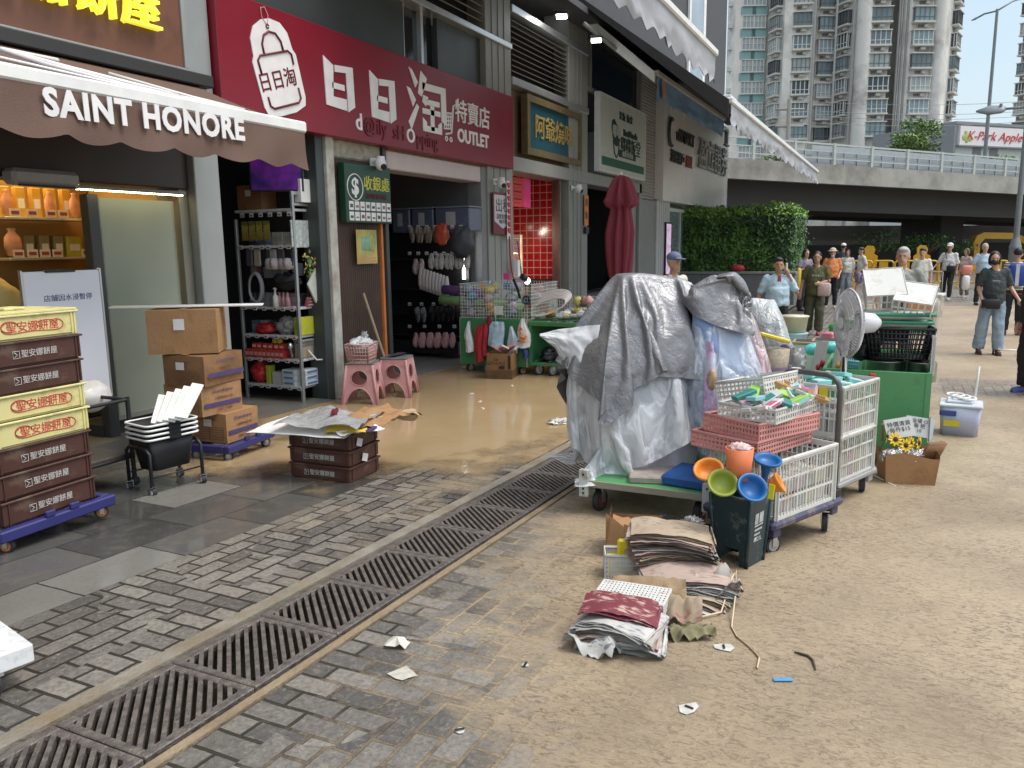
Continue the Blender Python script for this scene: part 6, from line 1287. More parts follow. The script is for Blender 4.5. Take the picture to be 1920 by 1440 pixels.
# tarp loft
def interp(t,x):
    if x<=t[0][0]: return t[0][1:]
    for a,b in zip(t,t[1:]):
        if x<=b[0]: k=(x-a[0])/(b[0]-a[0]); return tuple(p+(q-p)*k for p,q in zip(a[1:],b[1:]))
    return t[-1][1:]
def loft(nm,mat,O,rows,top,hem,depth,nu=150,nv=90,amp=.035,fr=3,fine=.006,ff=16,seed=0,dw=0,squ=.8,open_=True,par=None,pull=1.5,diag=0,pleat=0):
    """rows: (py, left px, right px); top / hem: (px, py) lines of the upper edge and lower edge; a full-round shell of the given half depth"""
    R_=[(uz(0,py,O)[1],uz(l,py,O)[0],uz(r,py,O)[0]) for py,l,r in rows][::-1]
    T_=[uz(x,y,O) for x,y in top]; H_=[uz(x,y,O) for x,y in hem]
    def f(a,v):
        th=2*pi*a; cx,sy=cos(th),sin(th); cu=math.copysign(abs(cx)**squ,cx); sv=math.copysign(abs(sy)**squ,sy)
        zt=max(z for _,z in T_); zh=sum(z for _,z in H_)/len(H_); z=zt+(zh-zt)*v
        for _ in range(3):
            l,r=interp(R_,z); u=(l+r)/2+(r-l)/2*cu; t=interp(T_,u)[0]; h=interp(H_,u)[0]; z=t+(h-t)*v
        d=depth*(sin(min(1,v*pull+.02)*pi/2)); w=d*sv
        q=Vector((u*fr,z*fr*.7,w*fr+seed)); n=fbm(q,3); rg=ridge(q*1.3+Vector((seed,0,0)))
        k=amp*min(1,v*4+.25); w+=(-1 if sv<0 else 1)*(k*n*1.6+k*rg*.8)+k*.5*noise.noise(q*2.1); u+=k*.5*n*cu
        if pleat: w+=(1 if sv>0 else -1)*pleat*min(1,v*3)*(ridge((a*16+seed,z*.9,seed))**2-.4+.5*noise.noise(Vector((a*34,z*1.2,seed))))
        if diag: w+=(1 if sv>0 else -1)*diag*min(1,v*2.5)*(ridge((u*2.2+z*2.4+seed,z*.5-u*.6,seed))**3+.6*ridge((u*4.5-z*3.1,z*.8,seed+3))**4)
        c=ridge(Vector((u*ff,z*ff,w*ff+seed)))*ridge(Vector((u*ff*.6+9,z*ff*.6,w*ff*.6)))
        w+=fine*c*(1 if sv>0 else -1); z+=fine*.6*noise.noise(Vector((u*ff,z*ff,seed)))
        return tuple(Vector(O)+ru*u-rf*(-w+dw)*-1+Vector((0,0,z)))
    mb=MB(mat); mb.grid(f,nu,nv,True,True); o=mb.build(nm,par); return o
def tarpmat(nm,col,metal=.55,rough=.36,var=.25,sc=10,alpha=1,bump=.7,transl=0):
    m,t,p,L=shader(nm); co=N(t,'ShaderNodeTexCoord'); v=N(t,'ShaderNodeTexVoronoi',feature='DISTANCE_TO_EDGE'); v.inputs['Scale'].default_value=sc
    nn=N(t,'ShaderNodeTexNoise'); nn.inputs['Scale'].default_value=sc*.5; nn.inputs['Detail'].default_value=7; L(co.outputs['Object'],nn.inputs[0])
    ad=N(t,'ShaderNodeVectorMath',operation='ADD'); L(co.outputs['Object'],ad.inputs[0]); sc_=N(t,'ShaderNodeVectorMath',operation='SCALE'); L(nn.outputs['Color'],sc_.inputs[0]); sc_.inputs['Scale'].default_value=.25; L(sc_.outputs[0],ad.inputs[1]); L(ad.outputs[0],v.inputs['Vector'])
    v2=N(t,'ShaderNodeTexVoronoi',feature='DISTANCE_TO_EDGE'); v2.inputs['Scale'].default_value=sc*3.1; L(ad.outputs[0],v2.inputs['Vector'])
    mx=N(t,'ShaderNodeMath',operation='ADD'); L(v.outputs['Distance'],mx.inputs[0]); m2=N(t,'ShaderNodeMath',operation='MULTIPLY'); L(v2.outputs['Distance'],m2.inputs[0]); m2.inputs[1].default_value=.6; L(m2.outputs[0],mx.inputs[1])
    b=N(t,'ShaderNodeBump'); b.inputs['Strength'].default_value=bump; b.inputs['Distance'].default_value=.02; L(mx.outputs[0],b.inputs['Height']); L(b.outputs['Normal'],p.inputs['Normal'])
    cm=N(t,'ShaderNodeMix',data_type='RGBA'); cm.inputs['A'].default_value=tuple(x*(1-var) for x in col)+(1,); cm.inputs['B'].default_value=tuple(min(1,x*(1+var)) for x in col)+(1,); L(nn.outputs['Fac'],cm.inputs['Factor']); L(cm.outputs['Result'],p.inputs['Base Color'])
    p.inputs['Metallic'].default_value=metal; p.inputs['Roughness'].default_value=rough; p.inputs['Alpha'].default_value=alpha
    if transl: p.inputs['Transmission Weight'].default_value=transl
    MATS[nm]=m; return m
SILV=tarpmat('silver_tarp',(.24,.24,.25),.42,.40,.25,9,1,.35); SILV2=tarpmat('silver_tarp_pale',(.44,.46,.46),.2,.40,.2,9)

def filmmat(nm,col,alpha):
    m,t,p,L=shader(nm); co=N(t,'ShaderNodeTexCoord'); mp=N(t,'ShaderNodeMapping'); mp.inputs['Scale'].default_value=(3.2,3.2,1.1); mp.inputs['Rotation'].default_value=(.5,.35,0); L(co.outputs['Object'],mp.inputs[0])
    n1=N(t,'ShaderNodeTexNoise'); n1.inputs['Scale'].default_value=1.6; n1.inputs['Detail'].default_value=5; n1.inputs['Roughness'].default_value=.45; n1.inputs['Distortion'].default_value=1.2; L(mp.outputs[0],n1.inputs[0])
    ab=N(t,'ShaderNodeMath',operation='SUBTRACT'); L(n1.outputs['Fac'],ab.inputs[0]); ab.inputs[1].default_value=.5; a2=N(t,'ShaderNodeMath',operation='ABSOLUTE'); L(ab.outputs[0],a2.inputs[0])
    cr=N(t,'ShaderNodeMapRange'); cr.inputs['From Max'].default_value=.16; L(a2.outputs[0],cr.inputs[0]); b=N(t,'ShaderNodeBump'); b.inputs['Strength'].default_value=.45; b.inputs['Distance'].default_value=.04; L(cr.outputs[0],b.inputs['Height']); L(b.outputs['Normal'],p.inputs['Normal'])
    al=N(t,'ShaderNodeMapRange'); al.inputs['From Max'].default_value=.05; al.inputs['To Min'].default_value=min(1,alpha+.3); al.inputs['To Max'].default_value=alpha; L(a2.outputs[0],al.inputs[0]); L(al.outputs[0],p.inputs['Alpha'])
    p.inputs['Base Color'].default_value=col+(1,); p.inputs['Roughness'].default_value=.14; p.inputs['Specular IOR Level'].default_value=.8; return m
PFILM=filmmat('white_film',(.82,.85,.88),.62); PBLUE=filmmat('bluish_film',(.72,.79,.88),.42); PPINK=filmmat('pinkish_film',(.82,.68,.71),.45)
def drape(nm,mat,cpx,cpy,zs,su,sd,rot,cols,frames=45,bend=2.0,res=.022,seed=0,par=None,mass=.25,pin=None,off=0,tens=25,fine=.0,crumple_=.03):
    """cloth dropped over the heap, simulated, then kept as plain mesh"""
    c=VPL(cpx,cpy,CO)+rf*off; nu,nv=int(su/res),int(sd/res); Rr=Matrix.Rotation(rot,3,'Z')
    mb=MB(mat); mb.grid(lambda u,v:tuple(Vector((c.x,c.y,zs))+Rr@(ru*((u-.5)*su)+rf*((v-.5)*sd))+Vector((0,0,crumple_*noise.noise(Vector((u*5,v*5,seed)))))),nu,nv)
    ob=mb.build(nm); cm=ob.modifiers.new('c','CLOTH'); st=cm.settings; st.quality=6; st.mass=mass; st.tension_stiffness=tens; st.compression_stiffness=tens; st.shear_stiffness=4; st.bending_stiffness=bend; st.air_damping=1.5
    cm.collision_settings.distance_min=.008; cm.collision_settings.collision_quality=3; cm.collision_settings.use_self_collision=False
    for q in cols:
        k=q.modifiers.new('k','COLLISION'); q.collision.thickness_outer=.012; q.collision.cloth_friction=18
    if pin:
        g=ob.vertex_groups.new(name='pin'); c0=Vector((c.x,c.y)); ids=[v.index for v in ob.data.vertices if (Vector((v.co.x,v.co.y))-c0).length<pin]; g.add(ids,1.0,'REPLACE'); st.vertex_group_mass='pin'
    cm.point_cache.frame_start=1; cm.point_cache.frame_end=frames+2
    for f in range(1,frames+1): SC.frame_set(f)
    dg=bpy.context.evaluated_depsgraph_get(); me=bpy.data.meshes.new_from_object(ob.evaluated_get(dg)); bpy.data.objects.remove(ob); SC.frame_set(1)
    for q in cols: q.modifiers.clear()
    if fine:
        for v in me.vertices: v.co+=v.normal*fine*ridge(v.co*9)*ridge(v.co*17+Vector((3,1,2)))
    o=bpy.data.objects.new(nm,me); COL.objects.link(o); me.polygons.foreach_set('use_smooth',[True]*len(me.polygons)); sb=o.modifiers.new('s','SUBSURF'); sb.levels=1; sb.render_levels=1
    if par: o.parent=par
    return o
BO=CO-rf*.22; PO=CO+rf*.22
DG=M('dark_goods',(.46,.46,.50),.5,0,.4,3)
inner=loft('wrapped_goods',DG,CO,[(545,1150,1268),(580,1135,1280),(620,1110,1285),(690,1084,1288),(760,1078,1296),(800,1086,1302),(865,1120,1300)],[(1110,600),(1150,548),(1200,538),(1268,532),(1285,600)],[(1100,850),(1140,870),(1300,876)],.31,nu=90,nv=60,amp=.045,fr=3.2,fine=0,seed=13,squ=.75); tag(inner,'dark heap of goods seen dimly inside the white plastic wrap','goods')
bagf1=loft('bag_filling',M('blue_filling',(.20,.30,.50),.6,0,.5,4),BO,[(540,1296,1378),(600,1300,1390),(660,1300,1392),(750,1305,1410),(830,1310,1415)],[(1296,545),(1330,530),(1378,545),(1392,600)],[(1300,835),(1415,835)],.13,nu=60,nv=40,amp=.025,seed=22); tag(bagf1,'pale blue stuffing inside the bluish bag','stuffing')
gz_=MB(DG); gz_.box((CO.x,CO.y,zg(5.4)+.10),(6,6,.2),0); floor_=gz_.build('tmp_floor')
o=drape('plastic_wrap',PFILM,1196,560,1.62,2.62,2.3,.3,[inner,floor_],46,1.2,.028,3,None,.12,tens=15,crumple_=.08); tag(o,'big translucent white plastic sheet draped over the goods below the silver tarpaulin','plastic sheet'); film=o
tp=thing('tarpaulin','crinkled silver tarpaulin draped over the wrapped goods on the platform cart','tarpaulin',(0,0,0))
bump_=loft('tmp_collide',DG,CO,[(530,1146,1274),(560,1126,1287),(600,1096,1292),(650,1068,1290),(700,1072,1290),(780,1080,1290)],[(1090,610),(1138,545),(1200,530),(1274,526),(1290,600)],[(1075,780),(1290,780)],.35,nu=70,nv=40,amp=.03,fr=2.4,fine=0,seed=2,squ=.75)
drape('left_sheet',SILV,1180,535,1.585,1.62,1.62,.22,[bump_],40,3.0,.022,7,tp,.3,.10,tens=40,fine=.005,crumple_=.05)
drape('right_sheet',SILV,1342,522,1.585,.92,1.02,.1,[bagf1,bump_],36,3.0,.02,9,tp,.3,.09,off=-.20,tens=40,fine=.005,crumple_=.05)
bpy.data.objects.remove(bump_); bpy.data.objects.remove(floor_)
mb=MB(STEEL)
o=loft('painted_shade_flap',M('painted_shade_black',(.012,.012,.013),.3,0,.2,8,.4,20),CO,[(640,1076,1150),(670,1076,1160),(700,1085,1165)],[(1076,650),(1100,640),(1160,650)],[(1076,672),(1090,690),(1130,698),(1165,690)],.30,nu=70,nv=24,amp=.03,fr=5,seed=8); tag(o,'black sheet painted as the shade in the opening under the left edge of the silver tarpaulin','plastic sheet')  # black loft painted in for the shaded inside under the tarp hem
o=loft('blue_bag',PBLUE,BO,[(560,1292,1384),(610,1298,1392),(650,1294,1402),(700,1288,1420),(750,1284,1434),(790,1290,1436),(840,1310,1420)],[(1292,585),(1340,560),(1385,580)],[(1286,800),(1310,845),(1360,850),(1420,840),(1436,800)],.19,nu=160,nv=80,amp=.018,fr=3,fine=.004,ff=8,seed=21,pleat=.022); tag(o,'bluish translucent plastic bag hanging under the right half of the tarpaulin','bag')
o=loft('pink_bag',PPINK,PO,[(590,1392,1402),(640,1390,1424),(700,1396,1438),(760,1404,1447),(800,1410,1448)],[(1390,590),(1402,585)],[(1400,805),(1447,800)],.15,nu=100,nv=60,amp=.012,fr=4,fine=.004,ff=10,seed=31,pleat=.016); tag(o,'pale pink plastic bag bulging at the right side of the tarpaulin','bag')
o=loft('pink_filling',M('pink_filling_mat',(.62,.16,.26),.6,0,.4,5),PO,[(650,1398,1424),(720,1402,1434),(780,1410,1440)],[(1398,660),(1424,660)],[(1408,775),(1440,775)],.09,nu=40,nv=24,amp=.02,seed=32); tag(o,'deep pink stuffing inside the pale pink bag','stuffing')
o=thing('umbrella_packet','slim purple dotted packet hanging in the bluish bag','packet',VPL(1332,640,BO-rf*.11)); mb=MB(M('lilac_packet',(.47,.34,.54),.4,0,.6,40)); mb.grid(lambda u,v:tuple(ru*((u-.5)*(.05+.06*v))-rf*(.03*sin(pi*u)+.08*v)+Vector((0,0,-.50*v))),8,20); mb.grid(lambda u,v:tuple(ru*((.5-u)*(.05+.06*v))-rf*(.08*v-.01)+Vector((0,0,-.50*v))),8,20); mb.build('packet_body',o); mb=MB(M('packet_brown',(.45,.30,.16),.5,0,.5,30)); mb.ell(tuple(-rf*.075+Vector((0,0,-.24))),(.03,.03,.07)); mb.build('packet_print',o)
# white wing of the sheet to the left
TPc=[(1012,626),(1045,616),(1085,609),(1120,604)]; BT=[(1012,630),(1040,650),(1062,690),(1092,728)]
def wing(u,v):
    t=u*3; i=min(2,int(t)); k=t-i; a=Vector((*TPc[i],)).lerp(Vector((*TPc[i+1],)),k); b=Vector((*BT[i],)).lerp(Vector((*BT[i+1],)),k); q=a.lerp(b,v)
    p=VPL(q.x,q.y,CO); return tuple(p-rf*(.18*u+.05*sin(3*v)+.03*fbm((u*3,v*3,5))))
mb=MB(M('white_sheet',(.66,.67,.68),.35,0,.06,3,.3,12)); mb.grid(wing,40,24); mb.grid(lambda u,v:tuple(Vector(wing(1-u,v))+rf*.004),40,24); o=mb.build('white_sheet'); tag(o,'white plastic sheet blown out like a wing at the left of the tarpaulin','plastic sheet')
o=thing('seed_packs','pair of clear packs with cream contents and orange labels hung below the bluish bag','pack',VPL(1335,820,BO-rf*.2)); 
for i,(px,py) in enumerate(((1325,815),(1350,800))):
    mb=MB(M('cream_pack',(.50,.50,.33),.35,0,.2,14)); q=VPL(px,py,BO-rf*.22)-VPL(1335,820,BO-rf*.2); mb.grid(lambda u,v:tuple(q+ru*((u-.5)*.09*(1.15-abs(v-.5)))-rf*(.03*sin(pi*u)*sin(pi*v))+Vector((0,0,.09-.18*v))),10,10); mb.grid(lambda u,v:tuple(q+ru*((.5-u)*.09*(1.15-abs(v-.5)))+rf*(.02*sin(pi*u)*sin(pi*v))+Vector((0,0,.09-.18*v))),10,10); mb.build('pack_body',o)
    mb=MB(M('orange_label',(.62,.16,.05),.5)); c=q-rf*.033; mb.add([tuple(c+ru*x+Vector((0,0,z+.03))) for x,z in ((-.035,-.02),(.035,-.02),(.035,.02),(-.035,.02))],[(0,1,2,3)]); mb.build('pack_label',o)
o=MB(M('fold_paper',(.35,.30,.27),.8,0,.3,20)).box((0,0,0),(.30,.36,.05),.01).build('folded_paper'); o.location=(4.98,1.35,zg(5)+.255); o.rotation_euler=(0,0,R(15)); tag(o,'flat wad of folded paper lying on the green deck','paper')
mb=MB(M('blue_mat',(.02,.09,.30),.4,0,.2,6)); mb.box((0,0,.04),(.34,.30,.08),.02); o=mb.build('blue_case'); o.location=(4.98,1.12,zg(5)+.228); o.rotation_euler=(0,0,R(-8)); tag(o,'bright blue folded case on the right of the green deck','case')
# ---- lattice crates
def pcrate(nm,lab,loc,rz,w,d,h,mat=PLW,nx=7,nz=3,grp=None,slots=3,cat='crate'):
    o=thing(nm,lab,cat,loc,rz,grp); mb=MB(mat); W,D=w/2,d/2
    def wall(o_,u_,n_):
        L_=Vector(u_).length; us=[(0,.03),(1,.03)]
        for i in range(n_+1): us.append((.03+.94*i/n_,.010))
        for i in range(n_):
            for j in range(1,slots): us.append((.03+.94*(i+j/slots)/n_,.0045))
        mb.lattice(o_,u_,(0,0,h),us,[(.02,.02),(.97,.035)]+[(k/nz,.012) for k in range(1,nz)],.006)
    wall((-W,-D,0),(w,0,0),nx); wall((W,D,0),(-w,0,0),nx); n2=max(3,int(nx*d/w)); wall((W,-D,0),(0,d,0),n2); wall((-W,D,0),(0,-d,0),n2)
    mb.build('lattice_wall',o)
    mb=MB(mat); mb.bx(-W-.012,W+.012,-D-.012,-D+.004,h-.012,h+.006,.003); mb.bx(-W-.012,W+.012,D-.004,D+.012,h-.012,h+.006,.003); mb.bx(-W-.0121,-W+.004,-D+.004,D-.004,h-.0121,h+.0059,0); mb.bx(W-.004,W+.0121,-D+.004,D-.004,h-.0121,h+.0059,0); mb.build('rim',o)
    mb=MB(mat); mb.bx(-W+.006,W-.006,-D+.006,D-.006,.004,.012,0); mb.build('bottom',o); return o
def trolley(lab,loc,rz,w,d,hh,mat,zt=.16):
    o=thing('platform_trolley',lab,'trolley',loc,rz); mb=MB(mat); mb.box((0,0,zt+.025),(w,d,.055),.018); mb.bx(-w/2+.03,-w/2+.10,-d/2+.02,d/2-.02,zt-.05,zt-.003,.005); mb.bx(w/2-.10,w/2-.03,-d/2+.02,d/2-.02,zt-.05,zt-.003,.005); mb.build('deck',o)
    if hh:
        mb=MB(M('handle_tube',(.10,.105,.10),.4,.4,.15,10)); y=d/2-.05; q=[(w/2-.03,-y,zt+.03),(w/2-.03,-y,hh-.09)]+[(w/2-.03,-y+.09-.09*cos(a),hh-.09+.09*sin(a)) for a in (R(30),R(60),R(90))]+[(w/2-.03,y-.09+.09*sin(a),hh-.09+.09*cos(a)) for a in (0,R(30),R(60),R(90))]+[(w/2-.03,y,zt+.03)]
        mb.tube(q,.0165,10); mb.build('push_handle',o); mb=MB(BLK)
        for s in(-y,y): mb.bx(w/2-.06,w/2-.0,s-.03,s+.03,zt+.05,zt+.10)
        mb.build('handle_clamp',o)
    for i in(-1,1):
        for j in(-1,1): caster(o,(i*(w/2-.09),j*(d/2-.07),.055),.055,None,R(100+20*i))
    return o
PDK=M('purple_deck',(.05,.05,.10),.5,0,.15,5,dirt=((.2,.17,.13),.3,8))
an1=R(-25.5); T1_=Matrix.Translation(Vector((4.86,.60,zg(4.86))))@Matrix.Rotation(an1,4,'Z')
def t1(x,y,z): return T1_@Vector((x,y,z))
trolley('purple grey platform trolley with a bent grey push handle, carrying the front white crate',t1(0,0,0),an1,.74,.50,.95,PDK)
pcrate('white_crate','white slotted plastic crate on the purple grey trolley in front',t1(-.03,-.01,.215),an1,.60,.44,.34,nx=6,nz=3)
an2=R(-22); T2_=Matrix.Translation(Vector((5.93,.40,zg(5.93))))@Matrix.Rotation(an2,4,'Z')
def t2_(x,y,z): return T2_@Vector((x,y,z))
trolley('steel grey platform trolley under the two tall white crates','0' and t2_(0.03,0,0),an2,.62,.48,0,M('steel_deck',(.3,.3,.3),.5),.13)
pcrate('white_crate','lower of the two tall white slotted crates stacked before the green cabinet',t2_(0,0,.185),an2,.52,.46,.31,nx=5,nz=3,grp='tall white crates before the green cabinet'); pcrate('white_crate','upper of the two tall white slotted crates, open and filled with teal packs',t2_(0,0,.50),an2,.52,.46,.33,nx=5,nz=3,grp='tall white crates before the green cabinet')
rs=random.Random(21)
def smallbox(nm,lab,cat,loc,rz,d,c,c2=None,rx_=0,ry=0,grp=None):
    mb=MB(M('sb_%02d_%02d_%02d'%tuple(int(q*99) for q in c),c,.4,0,.1,12)); mb.box((0,0,0),d,min(d)*.12)
    if c2: mb.mat(M('sb_%02d_%02d_%02d'%tuple(int(q*99) for q in c2),c2,.45)); mb.bx(-d[0]*.3,d[0]*.18,-d[1]*.36,d[1]*.36,d[2]/2,d[2]/2+.0015,0); mb.bx(-d[0]*.34,d[0]*.2,-d[1]/2-.0015,-d[1]/2,-d[2]*.3,d[2]*.3,0)
    o=mb.build(nm); o.location=loc; o.rotation_euler=(rx_,ry,rz); return tag(o,lab,cat,grp)
# filling of the crates (packs seen through the slots)
for k in range(26):
    c=[(.56,.56,.52),(.50,.40,.42),(.38,.42,.40),(.55,.52,.40)][k%4]
    smallbox('wrapped_pack','pale wrapped pack inside the front white crate','pack',t1(-.28+.11*(k%5)+.02,-.15+.1*((k//5)%3),.27+.10*(k//13)),an1,(.10,.09,.09),c,None,0,0,'pale packs filling the front crate')
for k in range(24):
    c=[(.50,.50,.46),(.42,.26,.32),(.42,.42,.30),(.46,.48,.46)][k%4]
    smallbox('wrapped_pack','pale wrapped pack inside the tall white crates','pack',t2_(-.18+.12*(k%4),-.17+.11*((k//4)%3),.26+.30*(k//12)),an2,(.11,.10,.20),c,None,0,0,'pale packs filling the tall crates')
for k in range(7): smallbox('teal_pack','flat teal pack lying in the upper tall white crate','pack',t2_(-.17+.13*(k%3)+.03,-.13+.13*(k//3),.80+.01*k),an2+.3*k,(.18,.10,.03),(.22,.55,.52),(.6,.66,.64),.1*(k%3),.08,'teal packs in the upper tall crate')
smallbox('pink_card','pink card lying among the teal packs','card',t2_(.08,.04,.86),an2+.5,(.16,.03,.01),(.65,.25,.35))
# trays and goods on the front crate
def tray(nm,lab,loc,rz,w,d,h,mat,rx_=0,ry=0,n=12,nz=4,cat='basket'):
    o=thing(nm,lab,cat,loc,rz); o.rotation_euler=(rx_,ry,rz); mb=MB(mat); W,D=w/2,d/2
    def wall(a,u,n_): mb.lattice(a,u,(0,0,h),[(k/n_,.011) for k in range(n_+1)],[(k/nz,.012) for k in range(nz)]+[(1,.022)],.005)
    wall((-W,-D,0),(w,0,0),n); wall((W,D,0),(-w,0,0),n); wall((W,-D,0),(0,d,0),max(4,int(n*d/w))); wall((-W,D,0),(0,-d,0),max(4,int(n*d/w))); mb.build('perforated_wall',o)
    mb=MB(mat); mb.bx(-W+.003,W-.003,-D+.003,D-.003,0,.006,0); mb.tube([(-W,-D,h),(W,-D,h),(W,D,h),(-W,D,h)],.008,6,True); mb.build('rim',o); return o
PNK=M('salmon_pink_plastic',(.60,.28,.26),.45)
tray('pink_tray','lower salmon pink perforated basket on the front white crate',t1(-.10,.10,.565),an1+.04,.58,.44,.08,PNK,0,0,22,3); tray('pink_tray','upper salmon pink perforated basket on the front white crate',t1(-.07,.06,.652),an1-.08,.54,.40,.09,PNK,0,0,24,3); tray('white_tray','shallow white perforated basket heaped with small packs above the pink baskets',t1(-.04,.04,.748),an1+.1,.50,.36,.07,PLW,0,0,18,2)
tray('white_tray','large white perforated basket standing behind the heap of small packs',t1(.15,.20,.72),an1+.02,.42,.34,.20,PLW,R(-12),0,16,7)
cols=[((.55,.60,.56),(.03,.22,.18)),((.03,.20,.18),None),((.62,.62,.60),(.05,.25,.2)),((.60,.12,.22),(.65,.62,.62)),((.35,.30,.40),(.6,.3,.2)),((.30,.55,.10),None),((.60,.58,.56),(.55,.1,.2)),((.55,.36,.12),(.2,.1,.05)),((.25,.5,.55),None)]
for k in range(30):
    c,c2=cols[(k*4)%9] if k%3 else cols[(2,0,6)[k//3%3]]; kk=cols.index((c,c2)); smallbox('small_pack',['white and dark green','dark green','white','red and white','purple grey','lime','white and pink','brown yellow','teal'][kk]+' small pack in the heap on the white basket','pack',t1(-.22+.115*(k%5)+rs.uniform(-.02,.02),-.10+.10*((k//5)%3)+rs.uniform(-.02,.02),.79+.022*(k//8)+rs.uniform(0,.03)),an1+rs.uniform(-1,1),(.14,.06,.024),c,c2,rs.uniform(-.6,.6),rs.uniform(-.5,.5),'small packs heaped on the white basket')
for k in range(3): smallbox('golden_pack','golden brown patterned pack leaning in the large white basket','pack',t1(.12+.09*k,.06+.03*k,.86),an1+.4*k,(.14,.05,.09),(.42,.25,.08),(.55,.4,.2),.3,.3,'golden packs in the white basket')
o=smallbox('yellow_tag','yellow plastic price tag clipped on the tall crate rim','tag',t2_(-.27,-.10,.78),an2,(.008,.06,.085),(.70,.58,.03))
# green cabinet
gc=thing('green_cabinet','bright green metal market cabinet with open top and raised rear post','cabinet',(6.93,.12,0)); mb=MB(GRNP)
mb.bx(0,.03,-.40,.40,.11,.78,.004); mb.bx(.03,1.45,-.40,-.37,.11,.78,.004); mb.bx(.03,1.45,.37,.40,.11,.78,.004); mb.bx(1.42,1.45,-.369,.369,.11,.78,.004); mb.bx(.03,1.42,-.369,.369,.11,.14,0); mb.bx(.03,1.42,-.369,.369,.60,.62,0); mb.build('body',gc)
mb=MB(GRNP); mb.bx(.9,1.47,-.425,-.40,.70,1.06,.004); mb.bx(1.40,1.47,-.40,.35,.95,1.06,.004); mb.build('rear_post',gc); mb=MB(M('green_trim',(.10,.30,.13),.4)); mb.bx(-.006,-.0005,-.401,-.36,.11,.78,0); mb.build('corner_trim',gc)
for x in(.12,1.3):
    for y in(-.3,.3): caster(gc,(x,y,.05),.05)
o=product('red_button','small red knob on the green cabinet front edge','knob',None,MB(M('red_knob',(.55,.06,.03),.4)).box((0,0,0),(.03,.05,.05),.01),(6.90,.14,.74))
def pot(r,h):
    def f():
        mb=MB(STEEL); mb.lathe([(0,0),(r,0),(r,h),(r+.006,h+.004),(r-.004,h+.004),(r-.006,.01),(0,.01)],24); mb.mat(BLK); mb.lathe([(0,h*.98),(r*.97,h*.98)],24); return mb
    return f
for k,(x,y,r) in enumerate(((7.15,.06,.15),(7.13,-.21,.11),(7.45,.12,.14),(7.42,-.18,.12))): rep('pot%d'%k,pot(r,.15),'steel_pot',('wide steel pot at the front left','steel pot at the front right','wide steel pot behind','smaller steel pot behind right')[k]+' inside the green cabinet top','pot','steel pots in the green cabinet',(x,y,.69))
bb=lbasket('black_basket','black lattice shopping basket resting on the steel pots of the green cabinet','basket',(7.20,-.02,.87),R(90+6),.50,.36,.24,BLK,16,6,.82,.006)
mb=MB(BLK); mb.bx(-.10,.12,-.178,-.165,.10,.21); mb.build('solid_plate',bb); mb=MB(GREYPL); mb.bx(-.08,.10,-.184,-.179,.20,.225); mb.build('badge',bb)
crumple('black_bag','black plastic bag with a red mark stuffed at the left of the black basket','bag',(7.18,.26,.98),.16,M('black_film',(.015,.018,.022),.25,0,.2,10,.5,14),(.8,.9,.9),7,.35,2.5)
GTR=M('green_tray',(.02,.22,.13),.4)
for k in range(2):
    o=thing('serving_tray',('lower','upper')[k]+' white tray with a green rim stacked on the black basket','tray',(7.20,.0,1.12+.062*k),R(4+6*k)); mb=MB(PLW); hollow(mb,.36,.50,.045,.006,.85); mb.build('dish',o); mb=MB(GTR); mb.tube([(x,y,.04) for x,y,z in hollow(MB(PLW),.37,.51,.045)],.016,6,True); mb.build('rim',o)
tray('white_basket','white slotted basket tipped up highest on the stack of green trays',(7.26,.10,1.47),R(10),.38,.30,.14,PLW,R(176),R(-32),8,2); tray('white_basket','second white slotted basket lying tilted beside the highest one',(7.16,-.13,1.39),R(-8),.34,.28,.12,PLW,R(188),R(-24),8,2)
o=MB(M('yellow_label',(.66,.50,.04),.5)).box((0,0,0),(.09,.12,.006),.001).build('yellow_label'); o.location=(7.30,-.16,1.41); o.rotation_euler=(.1,-.5,0); tag(o,'yellow paper label between the two white slotted baskets','label')
o=tray('white_rack','white slatted panel standing at the right side of the green cabinet',(7.20,-.27,.76),R(3),.42,.02,.30,PLW,0,0,10,9,'rack')
# fan
fx,fy=6.80,.35; fp=Vector((fx,fy,0)); fan=thing('pedestal_fan','white pedestal fan with a wire cage standing beside the green cabinet','fan',fp); FW_=M('fan_white',(.66,.66,.70),.4); FWI=M('fan_wire',(.52,.52,.53),.4,.3)
mb=MB(FW_); mb.lathe([(0,0),(.19,0),(.19,.02),(.05,.05),(.03,.08)],20); mb.cyl((0,0,.05),(0,0,1.0),.024,n=12); mb.box((0,0,1.0),(.06,.06,.10),.01); mb.build('pole',fan); mb=MB(BLK); mb.bx(-.035,-.027,-.012,.012,.6,.9,0); mb.build('switch_plate',fan)
hd=VPL(1590,606,fp)-fp; nrm=(-ru*.995+rf*.02).normalized(); c=hd; e1=Vector((0,0,1)); e2=nrm.cross(e1)
mb=MB(FWI)
def ring(r,off,w=.003): mb.tube([c+nrm*off+(e1*cos(a)+e2*sin(a))*r for a in [2*pi*i/36 for i in range(36)]],w,5,True)
ring(.265,0,.011)
for k in range(60):
    a=2*pi*k/60
    for sgn,dep in ((1,.055),(-1,.07)): mb.tube([c+nrm*(sgn*dep*math.sqrt(max(0,1-(r/.265)**2.4)))+(e1*cos(a)+e2*sin(a))*r for r in (.05,.13,.20,.245,.264)],.0026,4)
ring(.05,.055); ring(.15,.05,.0026); ring(.21,.036,.0026); ring(.06,-.068); ring(.16,-.06,.0026); mb.build('wire_cage',fan)
mb=MB(glass('fan_blade_clear',(.75,.75,.78),.6))
for k in range(3):
    a0=2*pi*k/3
    mb.grid(lambda u,v:tuple(c+(e1*cos(a0+(u-.5)*1.6*(.6+.4*v))+e2*sin(a0+(u-.5)*1.6*(.6+.4*v)))*(.05+.18*v)+nrm*(.03*(u-.5))),8,6)
